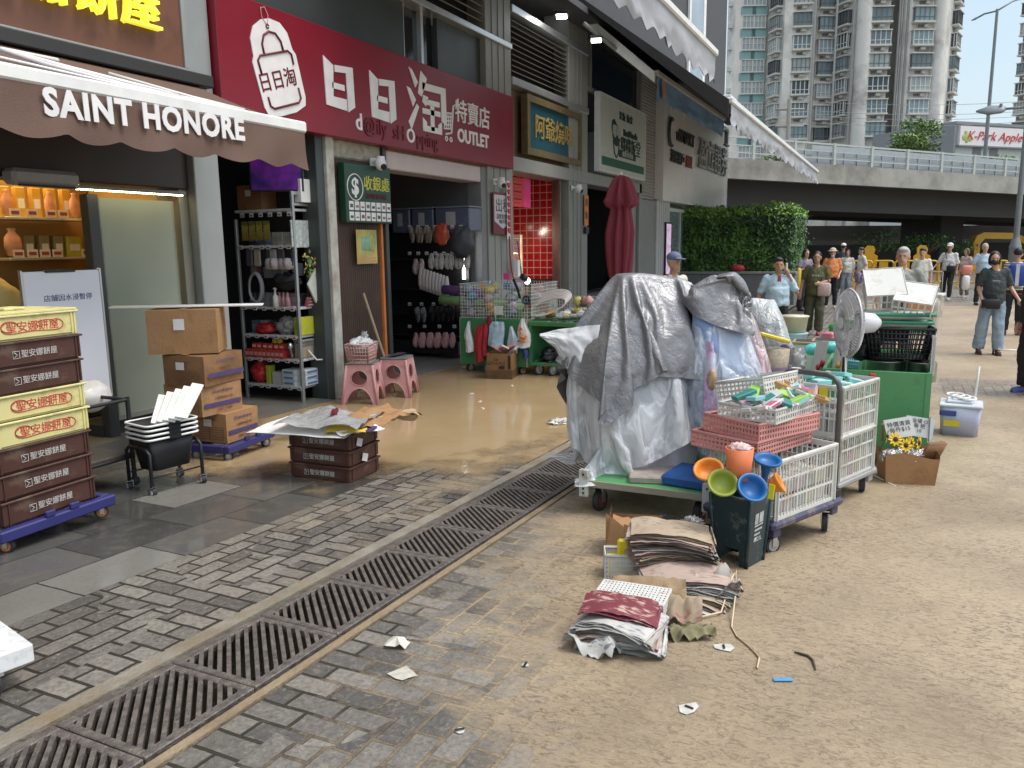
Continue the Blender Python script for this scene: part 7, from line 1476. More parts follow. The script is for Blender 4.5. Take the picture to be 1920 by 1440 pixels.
mb.build('blade',fan); mb=MB(FW_); mb.cyl(c+nrm*.05,c+nrm*.06,.05,.045); mb.tube([c-nrm*.07,c-nrm*.11,c-nrm*.20,c-nrm*.25],[.07,.085,.075,.03],16); mb.cyl(c-nrm*.12,Vector((0,0,1.03)),.03); mb.build('motor',fan)
o=thing('fan_cord','thin white cord hanging from the fan down past the tall crates','cord',(fx,fy,1.0)); mb=MB(WH); mb.tube([(-.04,0,.05),(-.06,-.02,-.3),(-.10,.04,-.5),(-.08,-.02,-.9),(-.2,-.25,-.98),(-.45,-.42,-.985)],.004,5); mb.build('wire',o)
# goods between tarp and cabinet: low table and stuff behind
LT=thing('low_table','low green topped table behind the tall white crates','table',(7.75,.98,0)); mb=MB(GRNP); mb.bx(-.38,.6,-.5,.62,.52,.55); mb.build('table_top',LT)
for x in(-.33,.5):
    for y in(-.42,.42): mb=MB(STP); mb.bx(x-.02,x+.02,y-.02,y+.02,0,.52); mb.build('leg',LT)
def tb(px,py,dz=0): q=GZ(px,py,.55+dz); return q
def dp(px,py,d): return DEP(px,py,d)
for k in range(2): smallbox('small_carton','small brown carton on the low table, '+('lower','upper')[k]+' of two','cardboard box',(7.48,1.05,.61+.10*k),R(-20),(.18,.16,.095),(.34,.17,.07),None)
for k,(px,a) in enumerate(((1535,12),(1572,25))):
    q=DEP(px,676,7.0); o=thing('wrapping_roll',('greyish roll with red cherry print','greyish roll with yellow flower print')[k]+' leaning on the low table','roll',q); o.rotation_euler=(R(8),R(a),0); mb=MB(M('roll_grey',(.48,.48,.44),.5,0,.1,8)); mb.cyl((0,0,-.17),(0,0,.17),.05,n=16); mb.build('roll_body',o); mb=MB(M(('cherry_red','flower_yellow')[k],((.35,.03,.04),(.58,.36,.05))[k],.5)); mb.ell((-.03,-.035,-.02),(.025,.022,.035)); mb.ell((-.045,-.01,-.06),(.015,.02,.03)); mb.mat(M('print_leaf',(.06,.28,.06),.5)); mb.ell((-.035,-.03,-.11),(.02,.02,.03)); mb.build('roll_print',o)
for k,(px,py) in enumerate(((1528,655),(1562,652))):
    q=DEP(px,py,7.5); o=MB(M('teal_pack_mat',(.10,.52,.50),.3,0,.25,20,.3,30)).ell((0,0,0),(.11,.06,.06)).build('teal_bundle'); o.location=q; o.rotation_euler=(0,0,R(-60)); tag(o,('left','right')[k]+' turquoise shiny bundle lying on the display tins behind the rolls','bundle')
for k,(px,py) in enumerate(((1512,652),(1548,650))):
    q=DEP(px,py,7.9); o=thing('display_tin',('left','right')[k]+' wooden rimmed white display tub behind the turquoise bundles','tub',(q.x,q.y,.56)); h=q.z-.56+.05; mb=MB(PLW); mb.bx(-.11,.11,-.11,.11,0,h,.01); mb.build('tub',o); mb=MB(M('tub_wood',(.45,.30,.16),.6)); mb.bx(-.125,.125,-.125,.125,h,h+.02); mb.build('rim',o); mb=MB(BLK); mb.bx(-.10,.10,-.10,.10,h+.021,h+.023,0); mb.build('opening',o)  # flat black plate stands for the shaded inside of the solid tub
q=DEP(1556,632,8.2); smallbox('pink_box','pink box at the back of the stall table left of the fan','box',q,R(-25),(.14,.12,.10),(.62,.22,.27))
q=DEP(1566,616,8.3); crumple('green_leaf_pack','bright green leaf shaped pack above the pink box','pack',q,.06,M('bright_green',(.05,.45,.10),.4),(1,1,1),3,.4,3)
for k in range(2):
    q=DEP(1606+10*k,686-6*k,7.35); lb=lbasket('blue_basket',('lower','upper')[k]+' light blue basket beside the fan pole','basket',(q.x,q.y,q.z-.04),R(60),.22,.18,.09,M('light_blue_plastic',(.25,.48,.60),.4),9,3,.85,.006)
for k,(c,lab) in enumerate((((.30,.48,.52),'pale blue tub at the bottom of the stack behind the broom bin'),((.62,.60,.42),'pale yellow lidded tub on top of the stack behind the broom bin'))):
    q=DEP(1487,640,9.0); o=MB(M('tub_%d'%k,c,.4)).lathe([(0,0),(.13,0),(.15,.16),(.16,.165),(.16,.18),(0,.185)],18).build('plastic_tub'); o.location=(q.x,q.y,.62+.19*k); tag(o,lab,'tub')
q=DEP(1490,690,8.9); o=carton('white paper wrapped stand under the plastic tubs',.26,.26,.62,(q.x,q.y,0),R(-25),WH,False,.01,None,3,False,'box')
q=DEP(1492,695,6.9); crumple('clear_bag','clear plastic bag hanging left of the small cartons','bag',(q.x,q.y,.72),.12,PLC,(.6,.7,1.4),4,.4,2.5)
o=MB(WH).cyl((0,0,0),(0,0,.26),.04,n=16).build('white_canister'); q=DEP(1492,712,6.6); o.location=(q.x,q.y,.52); tag(o,'white canister with a yellow band beside the small cartons','canister'); mb=MB(M('yellow_band',(.65,.55,.03),.5)); mb.lathe([(.041,.14),(.041,.20)],16); mb.build('band',o)
# grey tarp behind, broom bin
O2=DEP(1435,690,7.4); O2=Vector((O2.x,O2.y,.3))
o=loft('grey_tarpaulin',SILV2,O2,[(558,1402,1452),(575,1394,1466),(620,1394,1474),(690,1398,1484),(740,1398,1488)],[(1392,570),(1410,558),(1452,562),(1470,600),(1480,650)],[(1394,735),(1440,660),(1470,690),(1488,735)],.34,nu=110,nv=70,amp=.03,fr=3.5,fine=.008,ff=12,seed=41); tag(o,'pale grey crinkled tarpaulin over a lower heap behind the silver one','tarpaulin')
q=DEP(1455,700,6.5); o=thing('broom_bin','lilac see-through bin holding bristly brushes behind the bluish bag','bin',(q.x,q.y,.55)); mb=MB(glass('lilac_bin',(.45,.42,.68),.7)); mb.lathe([(0,0),(.09,0),(.115,.26),(.125,.265)],20); mb.build('bin',o); mb=MB(M('bristle',(.42,.36,.27),.8,0,.4,40)); mb.lathe([(0,.1),(.08,.1),(.10,.40),(.0,.42)],16); mb.build('bristles',o); mb=MB(M('dark_bristle',(.06,.03,.07),.7)); mb.box((.07,-.05,.32),(.07,.07,.22),.02); mb.build('dark_brush',o)
o=MB(M('yellow_brush',(.66,.52,.04),.45)).box((0,0,0),(.26,.05,.035),.01).build('yellow_brush'); q=DEP(1452,633,6.4); o.location=q; o.rotation_euler=(0,R(16),R(-60)); tag(o,'yellow plastic brush laid across the bristles of the broom bin','brush')
o=carton('wooden crate block under the broom bin behind the stall',.4,.4,.53,(DEP(1455,700,6.5).x,DEP(1455,700,6.5).y,0),R(-20),CB2,False,.004,None,2,False,'box')
# bins at rear of cabinet
q=DEP(1730,588,8.1); o=thing('clear_bin','clear plastic bin with an orange printed sheet behind the green trays','bin',(q.x,q.y,.80),R(-100)); mb=MB(glass('clear_bin_mat',(.7,.62,.55),.45)); mb.bx(-.17,.17,-.13,.13,0,.45,.02); mb.build('bin',o); mb=MB(M('orange_sheet',(.70,.28,.12),.5)); mb.bx(-.12,.12,-.134,-.131,.18,.42,0); mb.build('sheet',o); mb=MB(M('sheet_inner',(.72,.48,.28),.5)); mb.bx(-.08,.08,-.137,-.1345,.19,.31,0); mb.build('sheet_print',o); mb=MB(PLW); mb.bx(-.18,.18,-.14,.14,.45,.475); mb.build('lid',o)
# storage box and flower box
sb=thing('storage_box','lilac white lidded storage box standing right of the green cabinet','storage box',(8.46,-.60,0),R(-94)); LIL=M('lilac_plastic',(.42,.43,.58),.25,0,.08,3); mb=MB(LIL); hollow(mb,.34,.30,.27,.006,.9); mb.build('box',sb); mb=MB(M('lid_white',(.62,.64,.72),.3)); mb.box((0,0,.285),(.36,.32,.03),.01); mb.bx(-.12,.1,-.1,.1,.30,.33,.01); mb.build('lid',sb); mb=MB(M('handle_blue',(.05,.07,.28),.4)); mb.bx(-.17,-.03,-.165,-.15,.19,.24,.006); mb.build('handle',sb); mb=MB(M('yellow_label',(.66,.50,.04),.5)); mb.bx(-.13,.0,-.153,-.150,.09,.15,0); mb.build('label',sb)
o=thing('wire_hanger','bent white plastic pieces tangled on the storage box lid','hanger',(8.46,-.60,.33)); mb=MB(WH)
for k in range(3): mb.tube([(.1*cos(a)+.02*k,.07*sin(a)-.05+.05*k,.01+.01*k) for a in [2*pi*i/14 for i in range(14)]],.01,6,True)
mb.tube([(.1,-.12,0),(.1,-.13,.30)],.01,6); mb.build('hanger_wire',o)
fb=thing('flower_carton','cut down cardboard box full of foil and artificial flowers before the green cabinet','cardboard box',(6.58,-.14,0),R(-76)); mb=MB(CB)
for a,b in (((-.17,-.13),(.17,-.13)),((.17,-.13),(.17,.13)),((.17,.13),(-.17,.13)),((-.17,.13),(-.17,-.13))):
    mb.grid(lambda u,v:((a[0]+(b[0]-a[0])*u)*(1+.10*v),(a[1]+(b[1]-a[1])*u)*(1+.12*v),.23*v+.02*v*sin(u*5)),8,5)
mb.bx(-.16,.16,-.12,.12,.0,.006,0); mb.build('carton',fb)
FOIL=tarpmat('foil',(.62,.62,.62),.9,.2,.2,22)
for k in range(5): q=fb.matrix_basis; p=Matrix.Translation(fb.location)@Matrix.Rotation(R(-76),4,'Z')@Vector((-.14+.05*k,-.06+.03*(k%3),.20)); crumple('foil_ball','crumpled silver foil wad in the flower carton','foil',p,.06,FOIL,(1,1,.8),k,.6,3.5,0,18)['group']='foil wads in the flower carton'
def flower():
    mb=MB(M('petal_yellow',(.72,.48,.02),.5,0,.2,20))
    for k in range(10):
        a=2*pi*k/10; d=Vector((cos(a),0,sin(a))); w=Vector((-sin(a),0,cos(a))); mb.add([d*.015,d*.035+w*.012-Vector((0,.006,0)),d*.06,d*.035-w*.012-Vector((0,.006,0))],[(0,1,2,3)])
    mb.mat(M('flower_heart',(.06,.03,.01),.8)); mb.ell((0,-.004,0),(.018,.01,.018),10,6); mb.mat(M('stem_green',(.05,.15,.03),.6)); mb.tube([(0,.004,0),(.0,.03,-.12)],.004,4); return mb
Mf=Matrix.Translation(fb.location)@Matrix.Rotation(R(-76),4,'Z')
for k,(x,y,z) in enumerate(((-.10,-.04,.33),(-.03,-.06,.29),(.01,-.02,.30),(.06,-.05,.31),(-.15,-.0,.34))): o=rep('sunfl',flower,'sunflower','yellow artificial sunflower with dark heart in the flower carton','flower','sunflowers in the flower carton',Mf@Vector((x,y,z)),R(-60+20*k)); o.rotation_euler=(R(-25+8*k),0,R(-65+15*k))
for k in range(7): o=MB(M('brown_cone',(.22,.11,.05),.5,0,.4,20)).lathe([(0,0),(.012,.0),(.02,.14),(.01,.15),(0,.13)],8).build('brown_stick'); o.location=Mf@Vector((.08+.02*k,-.08+.01*k,.18)); o.rotation_euler=(R(20),R(12+3*k),0); tag(o,'brown bamboo like stick bundled at the right of the flower carton','stick','brown sticks in the flower carton')
for k,(x,y,a) in enumerate(((-.06,.02,-12),(.09,.07,8))):
    o=thing('price_card',('white card with black handwriting at the left, stuck in the flower carton','grey white card with black handwriting at the right, stuck in the flower carton')[k],'card',Mf@Vector((x,y,.40)),R(-76)); o.rotation_euler=(R(-18),R(a),R(-76)); mb=MB(M('card_white_%d'%k,((.66,.66,.64),(.50,.51,.50))[k],.6)); mb.bx(-.10,.10,-.002,.002,-.07,.08,0); mb.build('card',o); mb=MB(DK); mb.text(('特價清貨\n每件$15','全場 O\n每 把\n10')[k],(.042,.036)[k],TM((0,-.004,.012)),.001); mb.build('handwriting',o)
o=MB(M('brown_plank',(.25,.15,.09),.6)).box((0,0,0),(.02,.02,.16)).build('wood_stick'); o.location=Mf@Vector((-.17,.05,.36)); o.rotation_euler=(0,R(-25),0); tag(o,'short wooden stick poking up at the left of the flower carton','stick')
o=MB(STEEL).cyl((0,0,0),(.05,0,.18),.012).build('metal_tube'); o.location=Mf@Vector((.16,.04,.30)); tag(o,'chrome tube leaning out at the right of the flower carton','tube')
o=MB(M('mud_lid',(.33,.26,.17),.4)).lathe([(0,.008),(.16,.008),(.17,.004),(.17,0),(0,0)],26).build('flat_lid'); o.location=(6.35,.08,.004); tag(o,'round muddy lid lying on the ground beside the flower carton','lid')
# green bin with bowls
bn=thing('waste_bin','dark teal square plastic bin with scuffed base and white printed panel','bin',(4.30,.70,zg(4.3)),R(-18)); BT_=M('teal_bin',(.012,.035,.045),.42,0,.12,4,dirt=((.12,.13,.12),.18,14)); mb=MB(BT_)
W1,W2,h=.095,.118,.39
def bw(k,us):
    mb.T=Matrix.Rotation(k*pi/2,4,'Z'); f=lambda u,z:(u*(W1+(W2-W1)*z/h),-(W1+(W2-W1)*z/h),z)
    if k==0 or k==2: mb.add([f(-1,0),f(1,0),f(1,h),f(-1,h)],[(0,1,2,3)])
    else:
        mb.add([f(-1,0),f(-.55,0),f(-.5,.10),f(-1,.10)],[(0,1,2,3)]); mb.add([f(.55,0),f(1,0),f(1,.10),f(.5,.10)],[(0,1,2,3)]); mb.add([f(-1,.10),f(1,.10),f(1,h),f(-1,h)],[(0,1,2,3)])
for k in range(4): bw(k,0)
mb.T=Matrix(); mb.bx(-.1,.1,-.1,.1,.11,.12,0); mb.tube([(-W2,-W2,h),(W2,-W2,h),(W2,W2,h),(-W2,W2,h)],.009,6,True)
for i in(-1,1):
    for j in(-1,1): mb.tube([(i*W1,j*W1,0),(i*W2,j*W2,h)],.010,8)
mb.build('shell',bn); mb=MB(M('bin_print',(.42,.45,.46),.5,0,.4,40)); 
fx_=lambda u,z:(-.001+ -(-(W1+(W2-W1)*z/h))*1,u,z)
mb.T=Matrix.Rotation(R(0),4,'Z')
sx_=lambda z:(W1+(W2-W1)*z/h)+.002
mb.T=Matrix.Rotation(R(-90),4,'Z')@Matrix.Rotation(R(90),4,'Z')
mb.T=Matrix()
for a0,b0,z0_,z1_ in ((-.05,-.01,.24,.30),(.0,.045,.24,.30),(-.05,.045,.225,.235),(-.045,.04,.20,.212),(-.045,.02,.175,.187),(-.045,-.01,.14,.165)): mb.add([(x,-sx_(z),z) for x,z in ((a0,z0_),(b0,z0_),(b0,z1_),(a0,z1_))],[(0,1,2,3)])
mb.text('20L',.035,TM((.015,-sx_(.15)-.001,.15)),.0005); mb.build('print_panel',bn)
OR=M('bowl_orange',(.70,.24,.03),.4); GR=M('bowl_green',(.24,.30,.04),.4); BL=M('bowl_blue',(.015,.12,.34),.4)
def bowl(lab,px,py,d,mat,r=.078,tilt=-50,yaw=0,deep=.055,stem=False):
    q=DEP(px,py,d); o=thing('plastic_bowl',lab,'bowl',q); o.rotation_euler=Matrix.Rotation(R(26+yaw+0),3,'Z').to_euler(); M3=Matrix.Rotation(math.atan2(rf.y,rf.x)-pi/2+R(yaw),3,'Z')@Matrix.Rotation(R(tilt),3,'X'); o.rotation_euler=M3.to_euler()
    mb=MB(mat); mb.lathe([(0,-deep),(r*.55,-deep*.95),(r*.8,-deep*.45),(r*.84,-.012),(r,-.006),(r*1.02,.004),(r*.98,.008),(r*.80,.0),(r*.72,-deep*.4),(r*.5,-deep*.8),(0,-deep*.85)],28)
    if stem: mb.lathe([(.02,-.16),(.018,-.09),(.035,-deep)],14)
    mb.build('bowl',o); return o
bowl('orange plastic strainer bowl at the far left on the teal bin',1328,880,4.25,OR,.078,35,-25); bowl('olive green plastic bowl facing the street on the teal bin',1355,905,4.05,GR,.076,48,-5); bowl('blue plastic bowl facing the street at the right of the teal bin',1411,914,4.02,BL,.078,48,8); bowl('blue bowl on a stem, uppermost on the teal bin',1440,862,4.22,BL,.072,15,10,.03,True); bowl('small orange bowl turned sideways at the right of the teal bin',1462,905,4.15,OR,.055,60,70)
q=DEP(1386,866,4.10); o=thing('orange_bucket','bright orange plastic tumbler with pale pink lining standing on the bowls','bucket',(q.x,q.y,q.z-.09)); mb=MB(M('orange_bucket_mat',(.72,.20,.08),.4)); mb.lathe([(0,0),(.058,0),(.072,.165),(.066,.165),(.054,.01),(0,.01)],24); mb.build('cup',o)
crumple('tissue_wad','pale pink tissue stuffed in the orange tumbler','tissue',(q.x,q.y,q.z+.065),.055,M('pink_tissue',(.70,.50,.47),.8),(1,1,.6),2,.5,3)
smallbox('yellow_tag','yellow price tag hung at the right rim of the teal bin','tag',DEP(1446,922,4.0),R(-30),(.004,.035,.075),(.70,.62,.02),None,0,R(8))
# ------------------------------------------------------------------ paper piles and litter in front
m,t,p,L=shader('newsprint'); co=N(t,'ShaderNodeTexCoord'); 
def newsmat(nm,base,ink,tint=None,dens=.5):
    m,t,p,L=shader(nm); co=N(t,'ShaderNodeTexCoord'); n1=N(t,'ShaderNodeTexNoise'); n1.inputs['Scale'].default_value=9; n1.inputs['Detail'].default_value=8; L(co.outputs['Object'],n1.inputs[0])
    mp=N(t,'ShaderNodeMapping'); mp.inputs['Scale'].default_value=(20,75,20); L(co.outputs['Object'],mp.inputs[0]); n2=N(t,'ShaderNodeTexNoise'); n2.inputs['Scale'].default_value=1; n2.inputs['Detail'].default_value=2; L(mp.outputs[0],n2.inputs[0])
    bl=N(t,'ShaderNodeTexNoise'); bl.inputs['Scale'].default_value=13; L(co.outputs['Object'],bl.inputs[0])
    r=N(t,'ShaderNodeMapRange'); r.inputs['From Min'].default_value=.50; r.inputs['From Max'].default_value=.56; L(n2.outputs['Fac'],r.inputs[0]); r2=N(t,'ShaderNodeMapRange'); r2.inputs['From Min'].default_value=.45; r2.inputs['From Max'].default_value=.6; r2.inputs['To Max'].default_value=dens; L(bl.outputs['Fac'],r2.inputs[0]); mu=N(t,'ShaderNodeMath',operation='MULTIPLY'); L(r.outputs[0],mu.inputs[0]); L(r2.outputs[0],mu.inputs[1])
    c1=N(t,'ShaderNodeMix',data_type='RGBA'); c1.inputs['A'].default_value=tuple(x*.7 for x in base)+(1,); c1.inputs['B'].default_value=base+(1,); L(n1.outputs['Fac'],c1.inputs['Factor']); c2=N(t,'ShaderNodeMix',data_type='RGBA'); L(mu.outputs[0],c2.inputs['Factor']); L(c1.outputs['Result'],c2.inputs['A']); c2.inputs['B'].default_value=ink+(1,); L(c2.outputs['Result'],p.inputs['Base Color']); p.inputs['Roughness'].default_value=.75; return m
NWS=[newsmat('news_pink',(.50,.38,.32),(.14,.10,.10)),newsmat('news_tan',(.48,.38,.27),(.12,.10,.08)),newsmat('news_grey',(.44,.42,.38),(.08,.08,.10)),newsmat('news_white',(.58,.57,.54),(.10,.12,.16),None,.7)]
NWM=newsmat('news_maroon',(.20,.035,.05),(.50,.36,.30),None,.9)
def newspaper(lab,grp,loc,rz,w,d,th,mat,bend=.03,seed=0,layers=7,tilt=(0,0)):
    mb=MB(mat)
    for k in range(layers):
        z0=k*th/(layers-1)*.9; off=rnd(-.014,.014); 
        f=lambda u,v,z=z0,o_=off:((u-.5)*w+o_+.006*noise.noise(Vector((v*5,k,seed))),(v-.5)*d+o_*.6,z+bend*(-(abs(u-.45)*2)**2.2*.6)+.012*fbm((u*3+seed,v*2,k*.4)))
        mb.grid(f,16,8); mb.grid(lambda u,v,f=f:tuple(Vector(f(1-u,v))-Vector((0,0,.002))),16,8)
    # rounded fold on the +x side
    mb.grid(lambda u,v:(w*.5+.010*cos((u-.5)*pi),(v-.5)*d,th*u+bend*(-(1.1)**2.2*.6)+.012*fbm((3+seed,v*2,0))),7,8)
    o=mb.build('newspaper'); o.location=loc; o.rotation_euler=(tilt[0],tilt[1],rz); return tag(o,lab,'newspaper',grp)
ORD=['lowest','second','third','fourth','fifth','sixth','seventh','eighth','ninth','tenth','topmost']
fwd=math.atan2(ru.y,ru.x)     # paper width runs across the view
z=zg(3.7)+.10; rs=random.Random(12)
for k in range(7):
    newspaper('folded newspaper, '+ORD[k]+' of the layers fanned under the upper bundle','newspapers in the lower layers of the far pile',(3.62+.015*k,.90-.01*k,zg(3.6)+.012+.017*k),fwd+R(-22+4*k),.44,.30,.018,NWS[(k+2)%4],.05,k,4,(R(3),R(2)))
z=zg(3.8)+.14
for k in range(8):
    newspaper('folded pinkish newspaper, '+(ORD[k] if k<7 else 'topmost')+' in the upper bundle of the far pile','newspapers in the upper bundle of the far pile',(3.86+.012*sin(k*2),.97+.012*cos(k*3),z+.0175*k),fwd+R(8-3*k+rs.uniform(-6,6)),.40,.27,.02,NWS[(0,1,0,2,1,0,0,1)[k]],.035,k+10,4,(R(-2),R(3)))
z=zg(3.05)+.012
for k in range(7):
    newspaper('muddy folded newspaper, '+(ORD[k])+' in the near pile','newspapers in the near pile',(3.07+.01*sin(k*2.1),.98+.012*cos(k*1.7),z+.017*k),fwd+R(-10-3*k+rs.uniform(-9,9)),.37-.012*k,.25,.016,NWS[(3,2,3,0,3,2,3)[k]],.04,k+30,5,(R(1),R(-2)))
newspaper('maroon printed magazine page curling on top of the near pile','newspapers in the near pile',(3.10,.99,z+.135),fwd+R(-17),.32,.19,.012,NWM,.035,50,3,(R(4),R(3)))
o=sheetobj('paper_sheet','grey white newspaper sheet drooping at the left under the near pile','paper',(2.98,1.05,zg(3)+.03),fwd+R(-35),.24,.20,NWS[3],.06,3)
o=sheetobj('paper_sheet','tented grey newspaper sheet at the right of the far pile','paper',(3.66,.70,zg(3.6)+.06),fwd+R(15),.22,.16,NWS[2],.10,5)
def tent(nm,lab,cat,loc,rz,w,d,mat,h=.12,seed=0):
    mb=MB(mat); f=lambda u,v:((u-.5)*w,(v-.5)*d,h*(1-abs(v-.4)*1.6)+.02*fbm((u*5,v*5,seed))+.02*ridge((u*4,v*4,seed)))
    mb.grid(f,24,18); mb.grid(lambda u,v:tuple(Vector(f(1-u,v))-Vector((0,0,.004))),24,18); o=mb.build(nm); o.location=loc; o.rotation_euler=(0,0,rz); return tag(o,lab,cat)
KR=M('brown_paper',(.30,.21,.12),.7,0,.3,6,.4,20,dirt=((.2,.14,.08),.5,6))
tent('wrapping_paper','crumpled brown paper sheet leaning against the far newspaper pile','paper',(3.50,.98,zg(3.5)+.01),fwd+R(-8),.34,.24,KR,.13,2)
tent('wrapping_paper','brown paper sheet with faded red print at the front of the far pile','paper',(3.36,.82,zg(3.4)+.01),fwd+R(-12),.24,.20,newsmat('brown_print',(.36,.28,.19),(.30,.10,.10),None,.8),.12,6)
tent('wrapping_paper','muddy olive paper scrap under the front of the far pile','paper',(3.25,.72,zg(3.3)+.004),fwd+R(5),.20,.10,M('olive_paper',(.20,.18,.10),.8,0,.4,9),.04,9)
bk=tray('white_basket','white perforated basket lying on its side behind the near newspaper pile',(3.38,1.0,zg(3.3)+.075),fwd+R(-22),.31,.13,.17,PLW,R(90),0,18,7)
yb=tray('white_basket','small white perforated basket with yellow sponges beside the torn box',(3.82,1.22,zg(3.8)),fwd+R(-4),.17,.13,.12,PLW,0,0,11,5)
for k in range(3): smallbox('yellow_sponge','yellow sponge inside the small white perforated basket','sponge',(3.80,1.22,zg(3.8)+.03+.03*k),fwd,(.13,.09,.028),(.70,.55,.05),None,0,0,'yellow sponges in the small basket')
o=thing('yellow_packet','yellow packet with a red oval mark standing in the small white basket','packet',(3.84,1.19,zg(3.8)+.12),fwd); mb=MB(M('yellow_packet_mat',(.74,.62,.03),.35)); mb.box((0,0,.02),(.11,.03,.10),.01); mb.build('packet_body',o); mb=MB(M('red_oval',(.60,.05,.10),.4)); mb.lathe([(0,0),(.022,0)],16); me=None; mb2=MB(M('red_oval',(.60,.05,.10),.4)); mb2.add([(.02+.026*cos(a),-.0165,.005+.016*sin(a)) for a in [2*pi*i/16 for i in range(16)]],[tuple(range(16))]); mb2.build('oval_mark',o)
tb_=thing('torn_carton','torn open cardboard box with raised flap behind the small white basket','cardboard box',(4.16,1.28,zg(4.1)),fwd+R(-10)); mb=MB(CB)
mb.grid(lambda u,v:(-.13+.10*u,-.10+.02*v,.25*v*(1-.3*u*v)),6,8); mb.grid(lambda u,v:(-.03+.24*u,-.08+.03*sin(u*3),(.19-.10*u)*v+.02*fbm((u*4,v*3,1))),10,6); mb.grid(lambda u,v:(-.13+.02*v,-.10+.28*u,.22*v),6,5); mb.grid(lambda u,v:(-.12+.30*u,.18,.16*v),6,5)
mb.grid(lambda u,v:(-.10+.26*u,-.06+.2*v,.17-.05*u+.03*fbm((u*4,v*4,3))),10,8); mb.build('carton',tb_); mb=MB(PLC); mb.bx(-.02,.09,-.115,-.112,.05,.15,0); mb.build('tape_patch',tb_)
crumple('black_sack','flattened shiny black plastic sack behind the far newspaper pile','sack',(4.42,1.12,zg(4.4)+.06),.2,M('black_sack_mat',(.014,.014,.015),.22,0,.2,10,.8,14),(1.25,.9,.32),6,.45,2.6,fwd,34)
crumple('clear_film','small crumple of clear film on the black plastic sack','film',(4.40,.98,zg(4.4)+.13),.06,PLC,(1,1,.8),2,.6,3)
o=thing('packing_string','long pale packing strap trailing from the far newspaper pile','strap',(0,0,0)); mb=MB(M('string_straw',(.58,.48,.32),.6))
def gp(px,py,h=.006): q=G(px,py); return Vector((q.x,q.y,zg(q.x)+h))
pts=[gp(1265,1150,.01),gp(1310,1162,.01),gp(1352,1155,.02),gp(1372,1118,.10),gp(1380,1108,.11),gp(1378,1140,.06),gp(1372,1178),gp(1382,1196),gp(1402,1212),gp(1418,1228),gp(1424,1236),gp(1420,1255)]
mb.tube(pts,.0055,5,False,.35); mb.build('strap',o)
# litter
def scrap(nm,lab,cat,px,py,r,mat,n=9,h=.012,seed=0,el=1):
    q=G(px,py); rs=random.Random(seed); mb=MB(mat); ps=[(r*rs.uniform(.6,1.15)*cos(2*pi*i/n),r*el*rs.uniform(.6,1.15)*sin(2*pi*i/n),rs.uniform(.002,h)) for i in range(n)]
    c=(0,0,h*1.3); mb.add(ps+[c],[(i,(i+1)%n,n) for i in range(n)]); o=mb.build(nm); o.location=(q.x,q.y,zg(q.x)+.003); o.rotation_euler=(0,0,seed); return tag(o,lab,cat)
SCR=M('scrap_white',(.58,.56,.50),.7,0,.2,20)
scrap('paper_scrap','crumpled white paper scrap on the bricks beside the drain, the farther one','paper scrap',745,1210,.055,SCR,11,.03,1); scrap('paper_scrap','flattened whitish paper patch on the bricks, the nearer one','paper scrap',755,1265,.055,M('scrap_grey',(.46,.44,.38),.8,0,.3,30),11,.004,2)
for i,(px,py,r,lab) in enumerate(((1357,1216,.06,'ragged white sticker remnant with a black slot beside the packing strap'),(1292,1330,.06,'ragged white sticker remnant with a black slot nearest the bottom edge on the right'),(862,1372,.03,'small worn sticker remnant with a black slot at the bottom centre'),(985,1249,.025,'small worn sticker remnant with a black slot near the middle of the bricks'))):
    q=G(px,py); o=scrap('sticker_remnant',lab,'sticker',px,py,r*.8,M('sticker_white',(.52,.51,.47),.7,0,.3,25),7,.003,i+5,.8); mb=MB(BLK); mb.box((0,0,.007),(.010,.035,.004),.002); mb.build('slot',o)
q=G(1468,1277); o=MB(M('blue_scrap',(.08,.30,.55),.5)).box((0,0,.003),(.022,.075,.004),.001).build('blue_strip'); o.location=(q.x,q.y,zg(q.x)+.004); o.rotation_euler=(0,0,R(25)); tag(o,'little bright blue plastic strip on the mud','strip')
o=thing('twig','broken brown twig lying on the mud right of the strap','twig',(0,0,0)); mb=MB(BARK); mb.tube([gp(1490,1225),gp(1515,1232),gp(1524,1240),gp(1529,1258)],[.004,.006,.006,.003],5); mb.build('stick',o)
crumple('clear_film','crumpled clear film lying in the flood water','film',(7.42,3.05,.02),.10,M('film_bright',(.62,.6,.55),.2,0,.2,20,.8,20),(1.3,.8,.25),8,.6,3)
for i,(px,py) in enumerate(((900,755),(905,768),(885,740),(870,690),(960,725))):
    q=G(px,py); rep('chip',lambda:MB(M('foam_chip',(.68,.65,.55),.6)).box((0,0,0),(.05,.03,.012),.004),'foam_chip','tiny pale foam chip floating on the flood water','foam chip','foam chips on the flood water',(q.x,q.y,.014),i)
